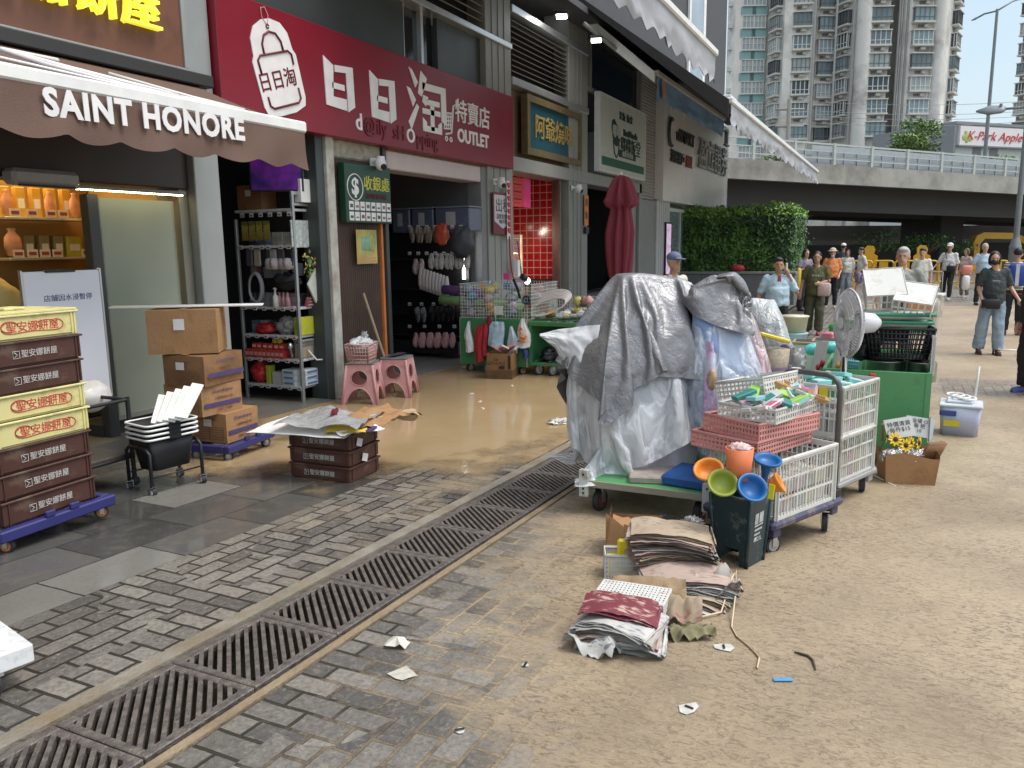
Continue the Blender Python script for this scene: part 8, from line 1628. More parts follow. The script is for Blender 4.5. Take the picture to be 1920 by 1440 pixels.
# ------------------------------------------------------------------ green carts by the roast stall (front faces -x)
c1=thing('green_cart','older green market cart hung with bags before the shop pillar','cart',(10.05,5.14,0)); mb=MB(GRND); mb.bx(0,1.3,-.52,.52,.12,.78,.006); mb.build('body',c1); mb=MB(M('old_steel',(.35,.34,.28),.5,.4)); mb.bx(-.004,1.3,-.53,-.521,.12,.79); mb.bx(-.004,1.3,.521,.53,.12,.79); mb.build('edge_angle',c1)
for y in(-.42,.42):
    for x in(.1,1.2): caster(c1,(x,y,.06),.06,M('wheel_tan',(.35,.25,.12),.6),R(60))
c2=thing('green_cart','open shelved green market cart half covered by the white sheet','cart',(10.10,4.02,0)); mb=MB(GRND); mb.bx(0,1.3,-.58,.58,.70,.76,.006); mb.bx(0,1.3,-.58,.58,.14,.19,.006); mb.bx(0,.05,.54,.58,.19,.70,0); mb.bx(0,.05,-.58,-.54,.19,.70,0); mb.bx(1.2,1.3,-.58,.58,.19,.70,0); mb.bx(.05,1.2,.55,.58,.19,.70,0); mb.build('body',c2)
for y in(-.45,.46,.25): caster(c2,(.06,y,.09),.09,M('wheel_grey',(.30,.30,.28),.5),R(70),.035)
for k in range(6): crumple('black_pack','black wrapped pack on the lower shelf of the open green cart','pack',(10.28,4.35-.17*k,.27+.10*(k%2)),.14,(M('black_film',(.015,.018,.022),.25),M('clear_black',(.07,.075,.09),.15,0,.4,10,.8,16))[k%2],(1,.9,.8),k,.35,2.6,0,22)['group']='black packs on the open green cart'
wb=thing('wire_basket','long white wire mesh basket on the bag hung green cart','wire basket',(10.12,5.14,.79)); mb=MB(M('wire_white',(.55,.54,.50),.5)); 
for o_,u_ in (((0,.56,0),(0,-1.12,0)),((1.0,-.56,0),(0,1.12,0)),((0,-.56,0),(1.0,0,0)),((1.0,.56,0),(-1.0,0,0))):
    n_=26; mb.lattice(o_,u_,(0,0,.48),[(k/n_,.006) for k in range(n_+1)],[(k/10,.006) for k in range(11)],.006)
mb.build('mesh',wb)
o=thing('wire_basket','low white wire mesh basket behind the coiled hose','wire basket',(10.75,4.0,.78)); mb=MB(M('wire_white',(.55,.54,.50),.5)); mb.lattice((0,.6,0),(0,-1.2,0),(0,0,.3),[(k/30,.006) for k in range(31)],[(k/7,.006) for k in range(8)],.006); mb.lattice((0,.6,0),(.4,0,0),(0,0,.3),[(k/9,.006) for k in range(10)],[(k/7,.006) for k in range(8)],.006); mb.build('mesh',o)
rs=random.Random(33)
gl=[(.35,.20,.42),(.30,.50,.22),(.55,.52,.50),(.10,.30,.52),(.56,.45,.06),(.25,.32,.40),(.50,.12,.16),(.30,.42,.40),(.58,.30,.08),(.48,.40,.46)]
for k in range(46):
    c=gl[rs.randrange(10)]; y=5.60-.93*((k%12)/11)+rs.uniform(-.04,.04); zz=.84+.11*(k//12)+rs.uniform(0,.05)
    crumple('plastic_ware',['purple','green','white','blue','yellow','grey blue','red','grey green','orange','mauve'][gl.index(c)]+' household plastic piece in the white wire basket','plastic ware',(10.2+.22*((k*7)%4)+.05,y,zz),.075,M('ware_%d'%gl.index(c),c,.35,0,.2,12),(1,1,.8),k,.4,2.4,0,12)['group']='plastic ware in the white wire basket'
for lab,c,y0,z0_,dy in (('purple foam roll sticking out left over the wire basket',(.13,.06,.17),6.1,1.17,-.8),('pale green foam roll sticking out left below the purple one',(.25,.42,.17),6.15,1.02,-1.35)):
    o=MB(M('roll_'+lab[:5],c,.7,0,.15,10)).tube([(0,0,0),(0,dy*.5,-.02),(0,dy,-.1)],[.07,.075,.065],12).build('foam_roll'); o.location=(10.35,y0,z0_); tag(o,lab,'roll')
for k,(c,px) in enumerate((((.62,.36,.03),905),((.66,.58,.02),928),((.03,.13,.42),950),((.70,.06,.28),950))):
    q=FX(px,537 if k<3 else 518,10.4); o=MB(M('card_col_%d'%k,c,.5)).box((0,0,0),(.01,.10,.09),.003).build('colour_card'); o.location=q; tag(o,('orange','yellow','blue','pink')[k]+' card hung on the wire basket top','card')
q=FX(970,540,10.1); o=MB(BLK).tube([(0,.06,.12),(0,0,0),(0,-.04,-.14)],[.03,.035,.025],8,flat=.5).build('dark_brush'); o.location=q; tag(o,'black and white long handled brush standing in the wire basket','brush')
q=FX(990,565,10.15); o=MB(M('blue_black_cup',(.02,.04,.08),.3)).lathe([(0,0),(.05,0),(.065,.08),(.055,.08),(.045,.01),(0,.01)],14).build('dark_cup'); o.location=q; o.rotation_euler=(0,R(-70),0); tag(o,'dark blue cup tipped over in the wire basket','cup')
q=FX(935,582,10.08); smallbox('white_pack','white pack with a green plant picture in the wire basket','pack',q,0,(.03,.14,.13),(.62,.63,.58),(.12,.25,.06))
hz=FX(1032,575,10.4); o=thing('coiled_hose','loosely coiled pale hose lying on the open green cart','hose',(10.4,hz.y,hz.z)); mb=MB(M('hose_pale',(.60,.54,.50),.4))
for k in range(7): mb.tube([(.04*k-.1+.04*sin(a),(.27+.008*k)*cos(a)+.01*k,(.10+.008*k)*sin(a)-.10*cos(a)*.8+.01*k) for a in [2*pi*i/30 for i in range(30)]],.012,6,True)
mb.build('coil',o)
for k in range(5):
    q=FX(1052+13*k,592-1*k,10.25); o=thing('tool_tray',('first','second','third','fourth','fifth')[k]+' little white tray from the left in the row on the open green cart','tray',(q.x,q.y,q.z-.03),R(-90),'little white trays on the open green cart'); mb=MB(PLW); hollow(mb,.13,.18,.05,.006,.85); mb.build('tray',o); mb=MB((GREYPL,M('yellow_black',(.5,.42,.05),.4),BLK)[k%3])
    for j in range(3): mb.box((-.03+.03*j,0,.05),(.018,.14,.03),.006)
    mb.build('tools',o)
for k in range(14):
    q=FX(1022+6*k,606+rs.uniform(-2,2),10.2); c=[(.3,.25,.25),(.55,.53,.5),(.15,.14,.14),(.35,.22,.22)][k%4]; crumple('metal_fitting','small metal fitting on the front of the open green cart','fitting',(q.x,q.y,q.z),.035,M('fit_%d'%(k%4),c,.3,.4),(1,1.2,.8),k,.4,2.5,0,10)['group']='metal fittings on the open green cart'
for k in range(3): q=FX(1085+10*k,566,10.6); crumple('knit_ball',('yellow','brown red','pinkish')[k]+' small bundle at the right end of the open green cart','bundle',q,.07,M('knit_%d'%k,((.5,.45,.15),(.22,.12,.1),(.5,.28,.26))[k],.8),(1,1,1),k,.35,2.5,0,14)
# bags hung on the cart
def hbag(lab,px,py0,py1,w,mat,logo=None,seed=0,sag=.5,cat='bag',nm='hanging_bag'):
    a,b=FX(px,py0,9.98),FX(px,py1,9.98); h=a.z-b.z; o=thing(nm,lab,cat,(9.99,a.y,b.z),RX)
    pr=lambda v:w*(.18+.82*min(1,(1-v)*1.9)) if sag else w
    def f(s): return lambda u,v:((u-.5)*pr(v)+.012*sin(v*6+seed),s*(.012+.045*sin(pi*u)*(1-v)**.6)+.012*fbm((u*4+seed,v*4,s)),h*v-.02*sin(pi*u)*(1-v))
    mb=MB(mat); mb.grid(f(-1),14,16); g=f(1); mb.grid(lambda u,v:g(1-u,v),14,16); mb.build('bag_body',o)
    if logo:
        mb=MB(logo); mb.tube([(-.05,-.066,h*.62),(.0,-.07,h*.50),(-.02,-.072,h*.38),(.05,-.072,h*.30),(.07,-.068,h*.42)],.016,6); mb.tube([(-.06,-.07,h*.2),(.0,-.074,h*.26),(.06,-.07,h*.18)],.014,6); mb.ell((-.01,-.066,h*.66),(.022,.01,.022),10,6); mb.build('bag_print',o)
    return o
hbag('limp white bag hanging at the left of the green cart',878,602,658,.13,WPL,None,1); hbag('long red cloth bag hanging on the green cart, the wider one',898,612,676,.13,M('red_cloth2',(.42,.02,.025),.55),None,2,0); hbag('long red cloth bag behind the wider red one',908,606,665,.09,M('red_cloth3',(.34,.02,.03),.55),None,3,0)
hbag('pale blue plastic bag in the middle of the green cart front',930,603,648,.24,M('pale_blue_bag',(.42,.56,.68),.35,0,.12,10,.5,16),None,4,0); hbag('pale blue and white bag with a knotted top on the green cart',960,612,662,.17,M('bluewhite_bag',(.50,.58,.66),.35,0,.2,9,.5,16),None,5); hbag('white carrier bag with an orange figure print on the green cart',981,597,650,.20,WPL,M('orange_print',(.65,.22,.04),.5),6); hbag('dark blue cloth hanging below the carrier bag',984,640,670,.09,M('navy_cloth',(.02,.04,.15),.7),None,7,0)
o=thing('ladle','pale blue ladle and red strainer hung over the green cart edge','ladle',(9.98,5.05,.74),RX); mb=MB(M('ladle_blue',(.35,.52,.58),.35)); mb.tube([(0,0,.22),(0,0,0)],.008); mb.ell((0,-.01,-.02),(.035,.015,.04)); mb.build('ladle_body',o); mb=MB(M('dark_red_mesh',(.2,.03,.04),.5)); mb.ell((-.1,0,.02),(.05,.015,.07)); mb.build('strainer',o)
pb=G(902,710); bx_=thing('printed_carton','tall printed cardboard carton with muddy wet base, filled with pink paper','cardboard box',(9.80,4.87,0),R(-78)); mb=MB(CB2)
for a,b in (((-.17,-.17),(.17,-.17)),((.17,-.17),(.17,.17)),((.17,.17),(-.17,.17)),((-.17,.17),(-.17,-.17))): mb.grid(lambda u,v:((a[0]+(b[0]-a[0])*u)*(1.04-.04*v),(a[1]+(b[1]-a[1])*u)*(1.04-.04*v),.36*v),6,6)
mb.build('carton',bx_); mb=MB(M('wet_card',(.12,.065,.028),.4,0,.3,9)); mb.bx(-.18,.18,-.181,-.179,.0,.13,0); mb.bx(.179,.181,-.18,.18,.0,.125,0); mb.build('wet_band',bx_); mb=MB(BLK); mb.text('2.0\nQTY:4 PCS',.055,TM((-.04,-.181,.25)),.001); mb.bx(.13,.16,-.183,-.180,.15,.33,0); mb.bx(.0,.08,-.183,-.1805,.15,.19,0); mb.build('printed_text',bx_)
for k in range(4): smallbox('paper_fold',('pink','pale','deep pink','white')[k]+' folded paper sticking out of the printed carton','paper',(9.80+.05*k,4.95-.07*k,.40),k,(.16,.12,.03),((.62,.30,.28),(.6,.5,.42),(.6,.22,.22),(.6,.58,.52))[k],None,.5,.4)
# folded maroon umbrella
um=thing('patio_umbrella','folded maroon patio umbrella standing before the white and green shop','umbrella',(15.55,5.05,0)); MAR=M('maroon_canvas',(.22,.035,.055),.75,0,.15,4)
mb=MB(MAR)
def uf(u,v):
    a=2*pi*u; z=3.14-2.75*v; r=interp([(0,.03),(.02,.14),(.09,.22),(.20,.30),(.215,.27),(.23,.17),(.40,.25),(.55,.24),(.70,.20),(.76,.15),(.86,.24),(1,.32)],v)[0]
    r*=1+.22*sin(8*a+v*3)+.10*sin(3*a+v*5); return (r*cos(a),r*sin(a),z+.06*sin(8*a)*(1 if .18<v<.22 else 0))
mb.grid(uf,96,60,True,True); mb.build('canopy',um); mb=MB(WH); mb.cyl((0,0,0),(0,0,3.2),.025); mb.build('pole',um); mb=MB(GREYPL); mb.lathe([(0,0),(.3,0),(.3,.06),(.05,.1)],20); mb.build('base',um); mb=MB(MAR); mb.tube([(.17*cos(a),.17*sin(a),1.04) for a in [2*pi*i/20 for i in range(20)]],.02,6,True); mb.build('tie_strap',um)
rs=random.Random(61)
for k in range(34):
    c=gl[rs.randrange(10)]; crumple('plastic_ware',['purple','green','white','blue','yellow','grey blue','red','grey green','orange','mauve'][gl.index(c)]+' household piece heaped on the open green cart','plastic ware',(10.25+rs.uniform(0,.75),3.5+rs.uniform(0,1.02),.80+rs.uniform(0,.06)),rs.uniform(.05,.085),M('ware_%d'%gl.index(c),c,.35,0,.2,12),(1,1,.7),k,.4,2.4,rs.uniform(0,3),12)['group']='household pieces heaped on the open green cart'
# ------------------------------------------------------------------ people
SKIN=[M('skin_%d'%i,c,.5,0,.08,8,sss=.05) for i,c in enumerate(((.50,.30,.21),(.42,.24,.16),(.36,.20,.13)))]
def cloth(nm,c,v=.12): return M('cloth_'+nm,c,.8,0,v,9,.25,30)
HAIR=M('hair_black',(.018,.015,.014),.5); HAIRG=M('hair_grey',(.40,.39,.37),.6)
def person(lab,loc,rz,h=1.62,skin=0,hair=HAIR,hstyle='short',top=None,topm=None,sleeve=.5,leg='trousers',legm=None,shoem=None,build=1.0,pose=None,vox=.015,head=(0,0),sock=None,hem=.0,lean=0,group=None):
    """front is -y; pose overrides joints in metres for a 1.7 m body"""
    J=dict(eL=(.25,.03,1.10),wL=(.27,-.05,.86),eR=(-.25,.03,1.10),wR=(-.27,-.05,.86),kL=(.11,-.02,.48),aL=(.12,.03,.08),kR=(-.11,-.02,.48),aR=(-.12,.03,.08),sL=(.185,0,1.395),sR=(-.185,0,1.395))
    J.update(pose or {}); J={k:Vector(v) for k,v in J.items()}; b=build
    for k in J:
        if k[0] in 'ew': J[k].x*=.88
        if k[0]=='s': J[k].x*=.86; J[k].z-=.012
    s=h/1.7; o=thing('person',lab,'person',loc,rz,group); S=Matrix.Scale(s,4)@Matrix.Rotation(lean,4,'X')
    for k in('eL','eR','sL','sR'): J[k].x*=(1+(b-1)*.7)
    def mk(mat): m_=MB(mat); m_.T=S; return m_
    hc=Vector((head[0]*.03,-.015+head[1],1.585))
    m=mk(SKIN[skin])
    m.ell((0,.0,1.20),(.155*b,.105*b,.22)); m.ell((0,.0,1.0),(.15*b,.115*b,.15)); m.cap((-.10*b,0,1.355),(.10*b,0,1.355),.062,.062); m.cap((0,.01,1.40),(-.10*b,.0,1.37),.05,.045); m.cap((0,.01,1.40),(.10*b,.0,1.37),.05,.045); m.cap((0,.012,1.36),(hc.x*.6,.005+hc.y*.5,1.50),.055,.052)
    m.ell(tuple(hc+Vector((0,.012,.03))),(.075,.092,.10),18,12); m.ell(tuple(hc+Vector((0,-.02,-.055))),(.056,.062,.062)); m.ell(tuple(hc+Vector((0,-.085,-.012))),(.014,.02,.028),8,6); m.ell(tuple(hc+Vector((0,-.078,.035))),(.045,.012,.012),8,6)
    for x in(-.078,.078): m.ell(tuple(hc+Vector((x,.012,-.005))),(.014,.026,.036),8,6)
    def hand(w,e):
        d=(w-e).normalized(); sd=d.cross(Vector((0,1,0))).normalized() if abs(d.y)<.9 else Vector((1,0,0)); nn=d.cross(sd)
        m.cap(w,w+d*.07,.030,.034,8)
        for k,(f,l) in enumerate(((-.030,.060),(-.010,.072),(.011,.068),(.030,.052))): p=w+d*.075+sd*f; q=p+d*l*.55-nn*.006; m.cap(p,q,.0105,.010,6); m.cap(q,q+d*l*.38-nn*.022,.010,.0085,6)
        p=w+d*.025-sd*.034; m.cap(p,p+d*.035-sd*.024-nn*.012,.012,.010,6)
    for c in 'LR':
        m.cap(J['s'+c],J['e'+c],.048*(.6+.4*b),.038,10); m.cap(J['e'+c],J['w'+c],.037,.026,10); hand(J['w'+c],J['e'+c])
        hp=Vector((.09 if c=='L' else -.09,0,.93)); m.cap(hp,J['k'+c],.078,.052,10); m.cap(J['k'+c],J['a'+c],.050,.034,10); m.ell(tuple(J['a'+c]+Vector((0,-.06,-.035))),(.038,.11,.035))
    m.build('body',o,me=remesh(m,'body',vox,3))
    # clothes
    if topm:
        t=mk(topm); t.ell((0,.0,1.20),(.172*b,.125*b,.225)); t.cap((-.105*b,0,1.345),(.105*b,0,1.345),.074,.074); t.cap((-.05,.01,1.40),(.05,.01,1.40),.052,.052); t.cyl((0,0,.90-hem),(0,0,1.22),.165*b,.160*b,20); t.T=S@Matrix.Diagonal((1,.78,1,1)); t.cyl((0,0,.89-hem),(0,0,1.25),.178*b,.165*b,20); t.T=S
        for c in 'LR':
            e=J['s'+c].lerp(J['e'+c],min(1,sleeve*2)); t.cap(J['s'+c],J['s'+c].lerp(e,.6),.058*(.6+.4*b),.056,10); t.cyl(J['s'+c],e,.057*(.6+.4*b),.058,12)
            if sleeve>.5: t.cap(J['e'+c],J['e'+c].lerp(J['w'+c],sleeve*2-1),.055,.045)
        t.build('shirt',o,me=remesh(t,'shirt',vox,4,lambda p,n: n*(.016*fbm(p*8,3)+.008*ridge(p*11))))
    if legm:
        t=mk(legm); t.ell((0,.0,.95),(.168*b,.132*b,.15))
        if leg=='skirt': t.cyl((0,0,.50),(0,0,.95),.20,.15,18)
        else:
            for c in 'LR':
                hp=Vector((.085 if c=='L' else -.085,0,.92)); kk=J['k'+c]; aa=J['a'+c]
                if leg=='shorts': t.cyl(hp,kk+(hp-kk)*.12,.098,.092,14); t.ell(tuple(hp),(.1,.1,.1))
                else:
                    w=(.066,.058) if leg=='trousers' else (.082,.088); t.cap(hp,kk,.094,w[0]+.008,12); t.cap(kk,kk.lerp(aa,.5),w[0]+.008,w[0],12); t.cyl(kk,aa+Vector((0,0,.015)),w[0]+.004,w[1],14)
        t.build('trousers' if leg!='skirt' else 'skirt',o,me=remesh(t,'trousers',vox,3,lambda p,n:n*(.014*fbm(Vector((p.x*9,p.y*9,p.z*6)),3)+.008*ridge(p*10))))
    for c in 'LR':
        t=mk(shoem or BLK); f=J['a'+c]; t.ell(tuple(f+Vector((0,-.065,-.04))),(.046,.132,.036)); t.ell(tuple(f+Vector((0,.01,-.015))),(.042,.055,.055)); t.bx(f.x-.042,f.x+.042,f.y-.185,f.y+.06,f.z-.085,f.z-.055,.01); t.build('shoe',o,me=remesh(t,'shoe',.010,2))
    # hair / hat and face
    H=mk(hair)
    if hstyle in('short','bob','bun','cap','sunhat','thin'):
        H.ell(tuple(hc+Vector((0,.024,.050))),(.083,.094,.092),16,10)
        if hstyle in('bob','sunhat'): H.ell(tuple(hc+Vector((0,.055,-.02))),(.088,.062,.10)); 
        if hstyle=='bob':
            for x in(-.072,.072): H.ell(tuple(hc+Vector((x,.012,-.01))),(.022,.05,.085))
        if hstyle=='bun': H.ell(tuple(hc+Vector((0,.10,.05))),(.045,.045,.045))
        if hstyle=='short': H.ell(tuple(hc+Vector((0,-.03,.095))),(.066,.06,.035))
    if hstyle!='bald': H.build('hair',o,me=remesh(H,'hair',.011,2))
    if hstyle in('cap','sunhat'):
        t=mk(top or WH); t.ell(tuple(hc+Vector((0,.015,.085))),(.092,.105,.075))
        if hstyle=='cap': t.ell(tuple(hc+Vector((0,-.11,.062))),(.07,.075,.012))
        else: t.lathe([(.0,.02),(.15,.0),(.15,-.012),(.0,.005)],20,tuple(hc+Vector((0,.01,.065))))
        t.build('hat',o,me=remesh(t,'hat',.010,2))
    for x in(-.030,.030):
        e=mk(BLK); e.ell(tuple(hc+Vector((x,-.077,.018))),(.012,.008,.006),8,6); e.build('eye',o)
    e=mk(M('lips',(.30,.11,.09),.5)); e.ell(tuple(hc+Vector((0,-.078,-.058))),(.022,.008,.007),8,6); e.build('mouth',o)
    o['s']=s; return o,S,hc
def strap(o,S,pts,mat,r=.012,nm='bag_strap'):
    mb=MB(mat); mb.T=S; mb.tube(pts,r,6,False,.4); return mb.build(nm,o)
def held(nm,lab,cat,o,S,c,fn):          # a thing held or worn by the person, placed in the person's frame but top-level
    t=thing(nm,lab,cat,o.matrix_basis@S@Vector(c),o.rotation_euler.z); fn(t); return t
def bagf(mat,d,strapm=None,rb=.02):
    def f(t):
        mb=MB(mat); mb.box((0,0,0),d,rb,True); mb.build('bag_body',t); mb=MB(strapm or mat); mb.tube([(-d[0]*.3,0,d[2]/2),(-d[0]*.2,0,d[2]/2+.08),(d[0]*.2,0,d[2]/2+.08),(d[0]*.3,0,d[2]/2)],.008,6); mb.build('handle',t)
    return f
F_=R(-90)   # walking toward the camera
def dd(px,d): q=DEP(px,560,d); return (q.x,q.y,0)
def gd(px,py): q=G(px,py); return (q.x,q.y,0)
# woman with the face mask
MASKM=M('mask_black',(.02,.02,.022),.7)
o,S,hc=person('woman in a dark grey printed tee, black face mask and wide pale blue jeans',gd(1853,664),F_+R(4),1.60,0,HAIR,'bob',None,cloth('slate',(.045,.055,.058)),.42,'wide',cloth('denim',(.26,.34,.42),.2),M('shoe_maroon',(.07,.03,.035),.6),1.0,dict(eL=(.28,.05,1.12),wL=(.40,-.12,.92),eR=(-.25,.02,1.10),wR=(-.20,-.17,.90),kL=(.10,-.06,.48),aL=(.12,-.06,.08),kR=(-.13,-.0,.48),aR=(-.15,.04,.08)),.013,(-1,0),hem=.03)
mb=MB(MASKM); mb.T=S; mb.ell(tuple(hc+Vector((0,-.052,-.045))),(.062,.050,.050)); mb.build('face_mask',o,me=remesh(mb,'face_mask',.010,2))
mb=MB(LW); mb.text('Converse',.028,S@TM((0,-.150,1.24)),.002); mb.text('good\nidea',.045,S@TM((0,-.150,1.17)),.002); mb.build('shirt_print',o)
held('waist_bag','black shoulder bag held at the hip of the woman in the black mask','bag',o,S,(-.06,-.21,.86),bagf(MASKM,(.26,.08,.15)))
# olive woman
OLV=cloth('olive',(.085,.088,.035))
o,S,hc=person('woman in an olive green tee and matching trousers walking with a patterned bag',gd(1525,627),F_+R(2),1.60,1,HAIR,'bun',None,OLV,.42,'wide',cloth('olive_dark',(.06,.062,.035)),M('shoe_red',(.24,.04,.05),.6),1.06,dict(eL=(.27,.03,1.12),wL=(.10,-.20,1.08),eR=(-.29,.04,1.10),wR=(-.33,-.02,.86),kL=(.10,-.08,.48),aL=(.10,-.10,.08)),.013,hem=.06)
mb=MB(WH); mb.T=S
for x in(-.06,.0,.05): mb.ell((x,-.142,1.23),(.012,.006,.010),6,4)
mb.build('shirt_print',o)
held('tote_bag','red and white patterned tote bag carried by the woman in olive','bag',o,S,(.17,-.20,.95),lambda t:(MB(M('tote_pattern',(.46,.30,.28),.7,0,.9,55)).box((0,0,0),(.24,.08,.26),.03,True).build('bag_body',t),MB(BLK).tube([(-.08,0,.12),(-.05,.02,.22),(.05,.02,.22),(.08,0,.12)],.010).build('handle',t)))
# tie man
o,S,hc=person('man in a pale blue shirt and red tie holding a phone to his ear',dd(1457,12.2),F_+R(18),1.56,1,HAIR,'short',None,cloth('pale_blue',(.40,.52,.60)),.45,'trousers',cloth('black',(.02,.02,.022)),BLK,1.12,dict(eL=(.33,-.02,1.14),wL=(.17,-.06,1.44),eR=(-.30,.05,1.10),wR=(-.36,.0,.86)),.014,hem=-.03)
mb=MB(M('tie_red',(.28,.03,.06),.6)); mb.T=S; mb.add([(-.025,-.112,1.42),(.025,-.112,1.42),(.04,-.155,1.02),(0,-.158,.97),(-.04,-.155,1.02)],[(0,4,3,2,1)]); mb.add([(-.025,-.108,1.42),(.025,-.108,1.42),(.04,-.151,1.02),(0,-.154,.97),(-.04,-.151,1.02)],[(0,1,2,3,4)]); mb.build('necktie',o)
held('phone','white phone held to the ear of the man in the red tie','phone',o,S,(.12,-.05,1.55),lambda t:MB(WH).box((0,0,0),(.02,.07,.14)).build('phone_body',t))
# old man in grey
GTE=cloth('grey_tee',(.27,.28,.26)); BG=M('bag_navy',(.03,.03,.05),.6)
o,S,hc=person('elderly white haired man in a grey tee with a navy bag across his chest',dd(1688,10.6),F_+R(-6),1.70,0,HAIRG,'short',None,GTE,.45,'trousers',cloth('grey_dark',(.15,.15,.14)),BLK,1.22,dict(eR=(-.31,.06,1.10),wR=(-.27,-.18,.93),eL=(.32,.05,1.10),wL=(.34,-.05,.86)),.014,hem=.04)
strap(o,S,[(-.12,-.10,1.43),(-.05,-.165,1.27),(.06,-.17,1.10),(.14,-.17,.98)],BG,.012)
held('shoulder_bag','navy shoulder bag hanging at the hip of the elderly man in grey','bag',o,S,(.16,-.19,.93),bagf(BG,(.24,.09,.20)))
# background walkers
o,S,hc=person('woman in a purple grey tee with a yellow strip bag, looking sideways',gd(1506,583),F_+R(45),1.60,0,HAIR,'bob',None,cloth('mauve',(.20,.17,.22)),.35,'wide',cloth('black',(.02,.02,.022)),BLK,1.0,dict(eR=(-.30,-.03,1.13),wR=(-.10,-.20,1.20),eL=(.26,-.05,1.12),wL=(.06,-.22,1.18)),.018)
held('yellow_bag','long yellow bag hanging beside the woman in purple grey','bag',o,S,(-.27,-.10,.90),lambda t:MB(M('yellow_cloth',(.60,.42,.05),.7)).box((0,0,0),(.12,.06,.55),.03,True).build('bag_body',t))
o,S,hc=person('woman in an orange tee with a cream striped sun hat and lowered mask',gd(1556,578),F_+R(5),1.60,0,HAIR,'sunhat',M('hat_stripe',(.50,.45,.36),.8,0,.5,30),cloth('orange',(.62,.22,.08)),.45,'trousers',cloth('black',(.02,.02,.022)),M('shoe_pale',(.5,.42,.38),.6),1.12,dict(wL=(.22,-.15,.95)),.018)
mb=MB(M('mask_white',(.65,.64,.62),.7)); mb.T=S; mb.ell(tuple(hc+Vector((0,-.05,-.075))),(.05,.04,.035)); mb.build('face_mask',o)
o,S,hc=person('man in dark blue with a white cap standing far back by the concrete pier',gd(1577,548),F_+R(180),1.70,1,HAIR,'cap',WH,cloth('navy',(.035,.045,.065)),.5,'trousers',cloth('navy2',(.03,.035,.05)),BLK,1.05,None,.022)
o,S,hc=person('woman in a white blouse and grey jeans walking with head down',gd(1585,558),F_,1.52,0,HAIR,'bob',None,cloth('white',(.60,.58,.53)),.6,'trousers',cloth('grey_jean',(.28,.31,.36)),WH,1.05,dict(kL=(.1,-.12,.48),aL=(.1,-.12,.08)),.02)
o,S,hc=person('woman in a white shirt and blue shorts striding to the left with bags',gd(1619,558),F_+R(-62),1.60,0,HAIR,'short',None,cloth('white',(.60,.58,.53)),.45,'shorts',cloth('blue_short',(.10,.17,.28)),WH,1.0,dict(kL=(.10,-.25,.50),aL=(.10,-.38,.10),kR=(-.10,.10,.48),aR=(-.10,.38,.14),wL=(.22,-.2,.92),wR=(-.22,-.16,.9)),.02,lean=R(6))
held('shopping_bags','lilac and teal shopping bags carried by the striding woman','bag',o,S,(.2,-.22,.72),lambda t:(MB(M('lilac_bag',(.30,.24,.42),.6)).box((-.05,0,0),(.26,.12,.32),.03,True).build('lilac_bag',t),MB(M('teal_bag',(.10,.30,.38),.6)).box((.12,.1,.0),(.22,.10,.30),.03,True).build('teal_bag',t)))
o,S,hc=person('person in a white tee partly hidden behind the elderly man in grey',gd(1722,588),F_+R(-10),1.60,0,HAIR,'short',None,cloth('white',(.60,.58,.53)),.45,'trousers',cloth('grey_dark',(.15,.15,.14)),BLK,1.0,None,.02)
o,S,hc=person('elderly man in a white shirt and white cap with black trousers and a walking stick',gd(1774,562),F_+R(-18),1.68,1,HAIRG,'cap',M('cap_white',(.68,.67,.63),.7),cloth('shirt_white',(.58,.58,.56)),.5,'trousers',cloth('black',(.02,.02,.022)),M('shoe_grey',(.42,.42,.40),.6),1.1,dict(eR=(-.32,-.02,1.12),wR=(-.42,-.20,.98),kL=(.1,-.1,.48),aL=(.1,-.12,.08)),.017)
strap(o,S,[(-.10,-.10,1.43),(0,-.16,1.2),(.10,-.16,1.02)],BG,.012)
held('shoulder_bag','black shoulder bag on the man in the white shirt and white cap','bag',o,S,(.12,-.19,.95),bagf(MASKM,(.24,.09,.20)))
held('walking_stick','thin grey walking stick held by the man in the white cap','stick',o,S,(-.43,-.27,0),lambda t:MB(LAMPM).cyl((0,0,0),(0,0,.98),.014).build('shaft',t))
o,S,hc=person('woman in a dusty pink blouse and grey trousers beside the man in the white cap',gd(1806,558),F_+R(-50),1.52,0,M('hair_brown',(.10,.06,.04),.5),'bob',None,cloth('dusty_pink',(.48,.34,.30)),.45,'trousers',cloth('grey_green',(.18,.18,.15)),M('shoe_pale',(.5,.42,.38),.6),1.1,None,.02)
o,S,hc=person('balding man in a sky blue shirt carrying white bags behind the masked woman',gd(1838,572),F_+R(12),1.68,0,HAIRG,'thin',None,cloth('sky',(.36,.48,.60)),.45,'trousers',cloth('black',(.02,.02,.022)),BLK,1.1,dict(eR=(-.32,.0,1.12),wR=(-.40,-.12,.94)),.018)
held('carrier_bags','coral and white carrier bags hanging from the hand of the man in sky blue','bag',o,S,(-.44,-.14,.76),lambda t:(MB(M('coral_bag',(.60,.22,.18),.5)).box((.0,.02,.22),(.28,.10,.26),.04,True).build('coral_bag',t),MB(WPL).box((-.03,-.05,-.12),(.2,.12,.40),.05,True).build('white_bag',t)))
STR=M('cloth_stripe',(.60,.58,.50),.8)
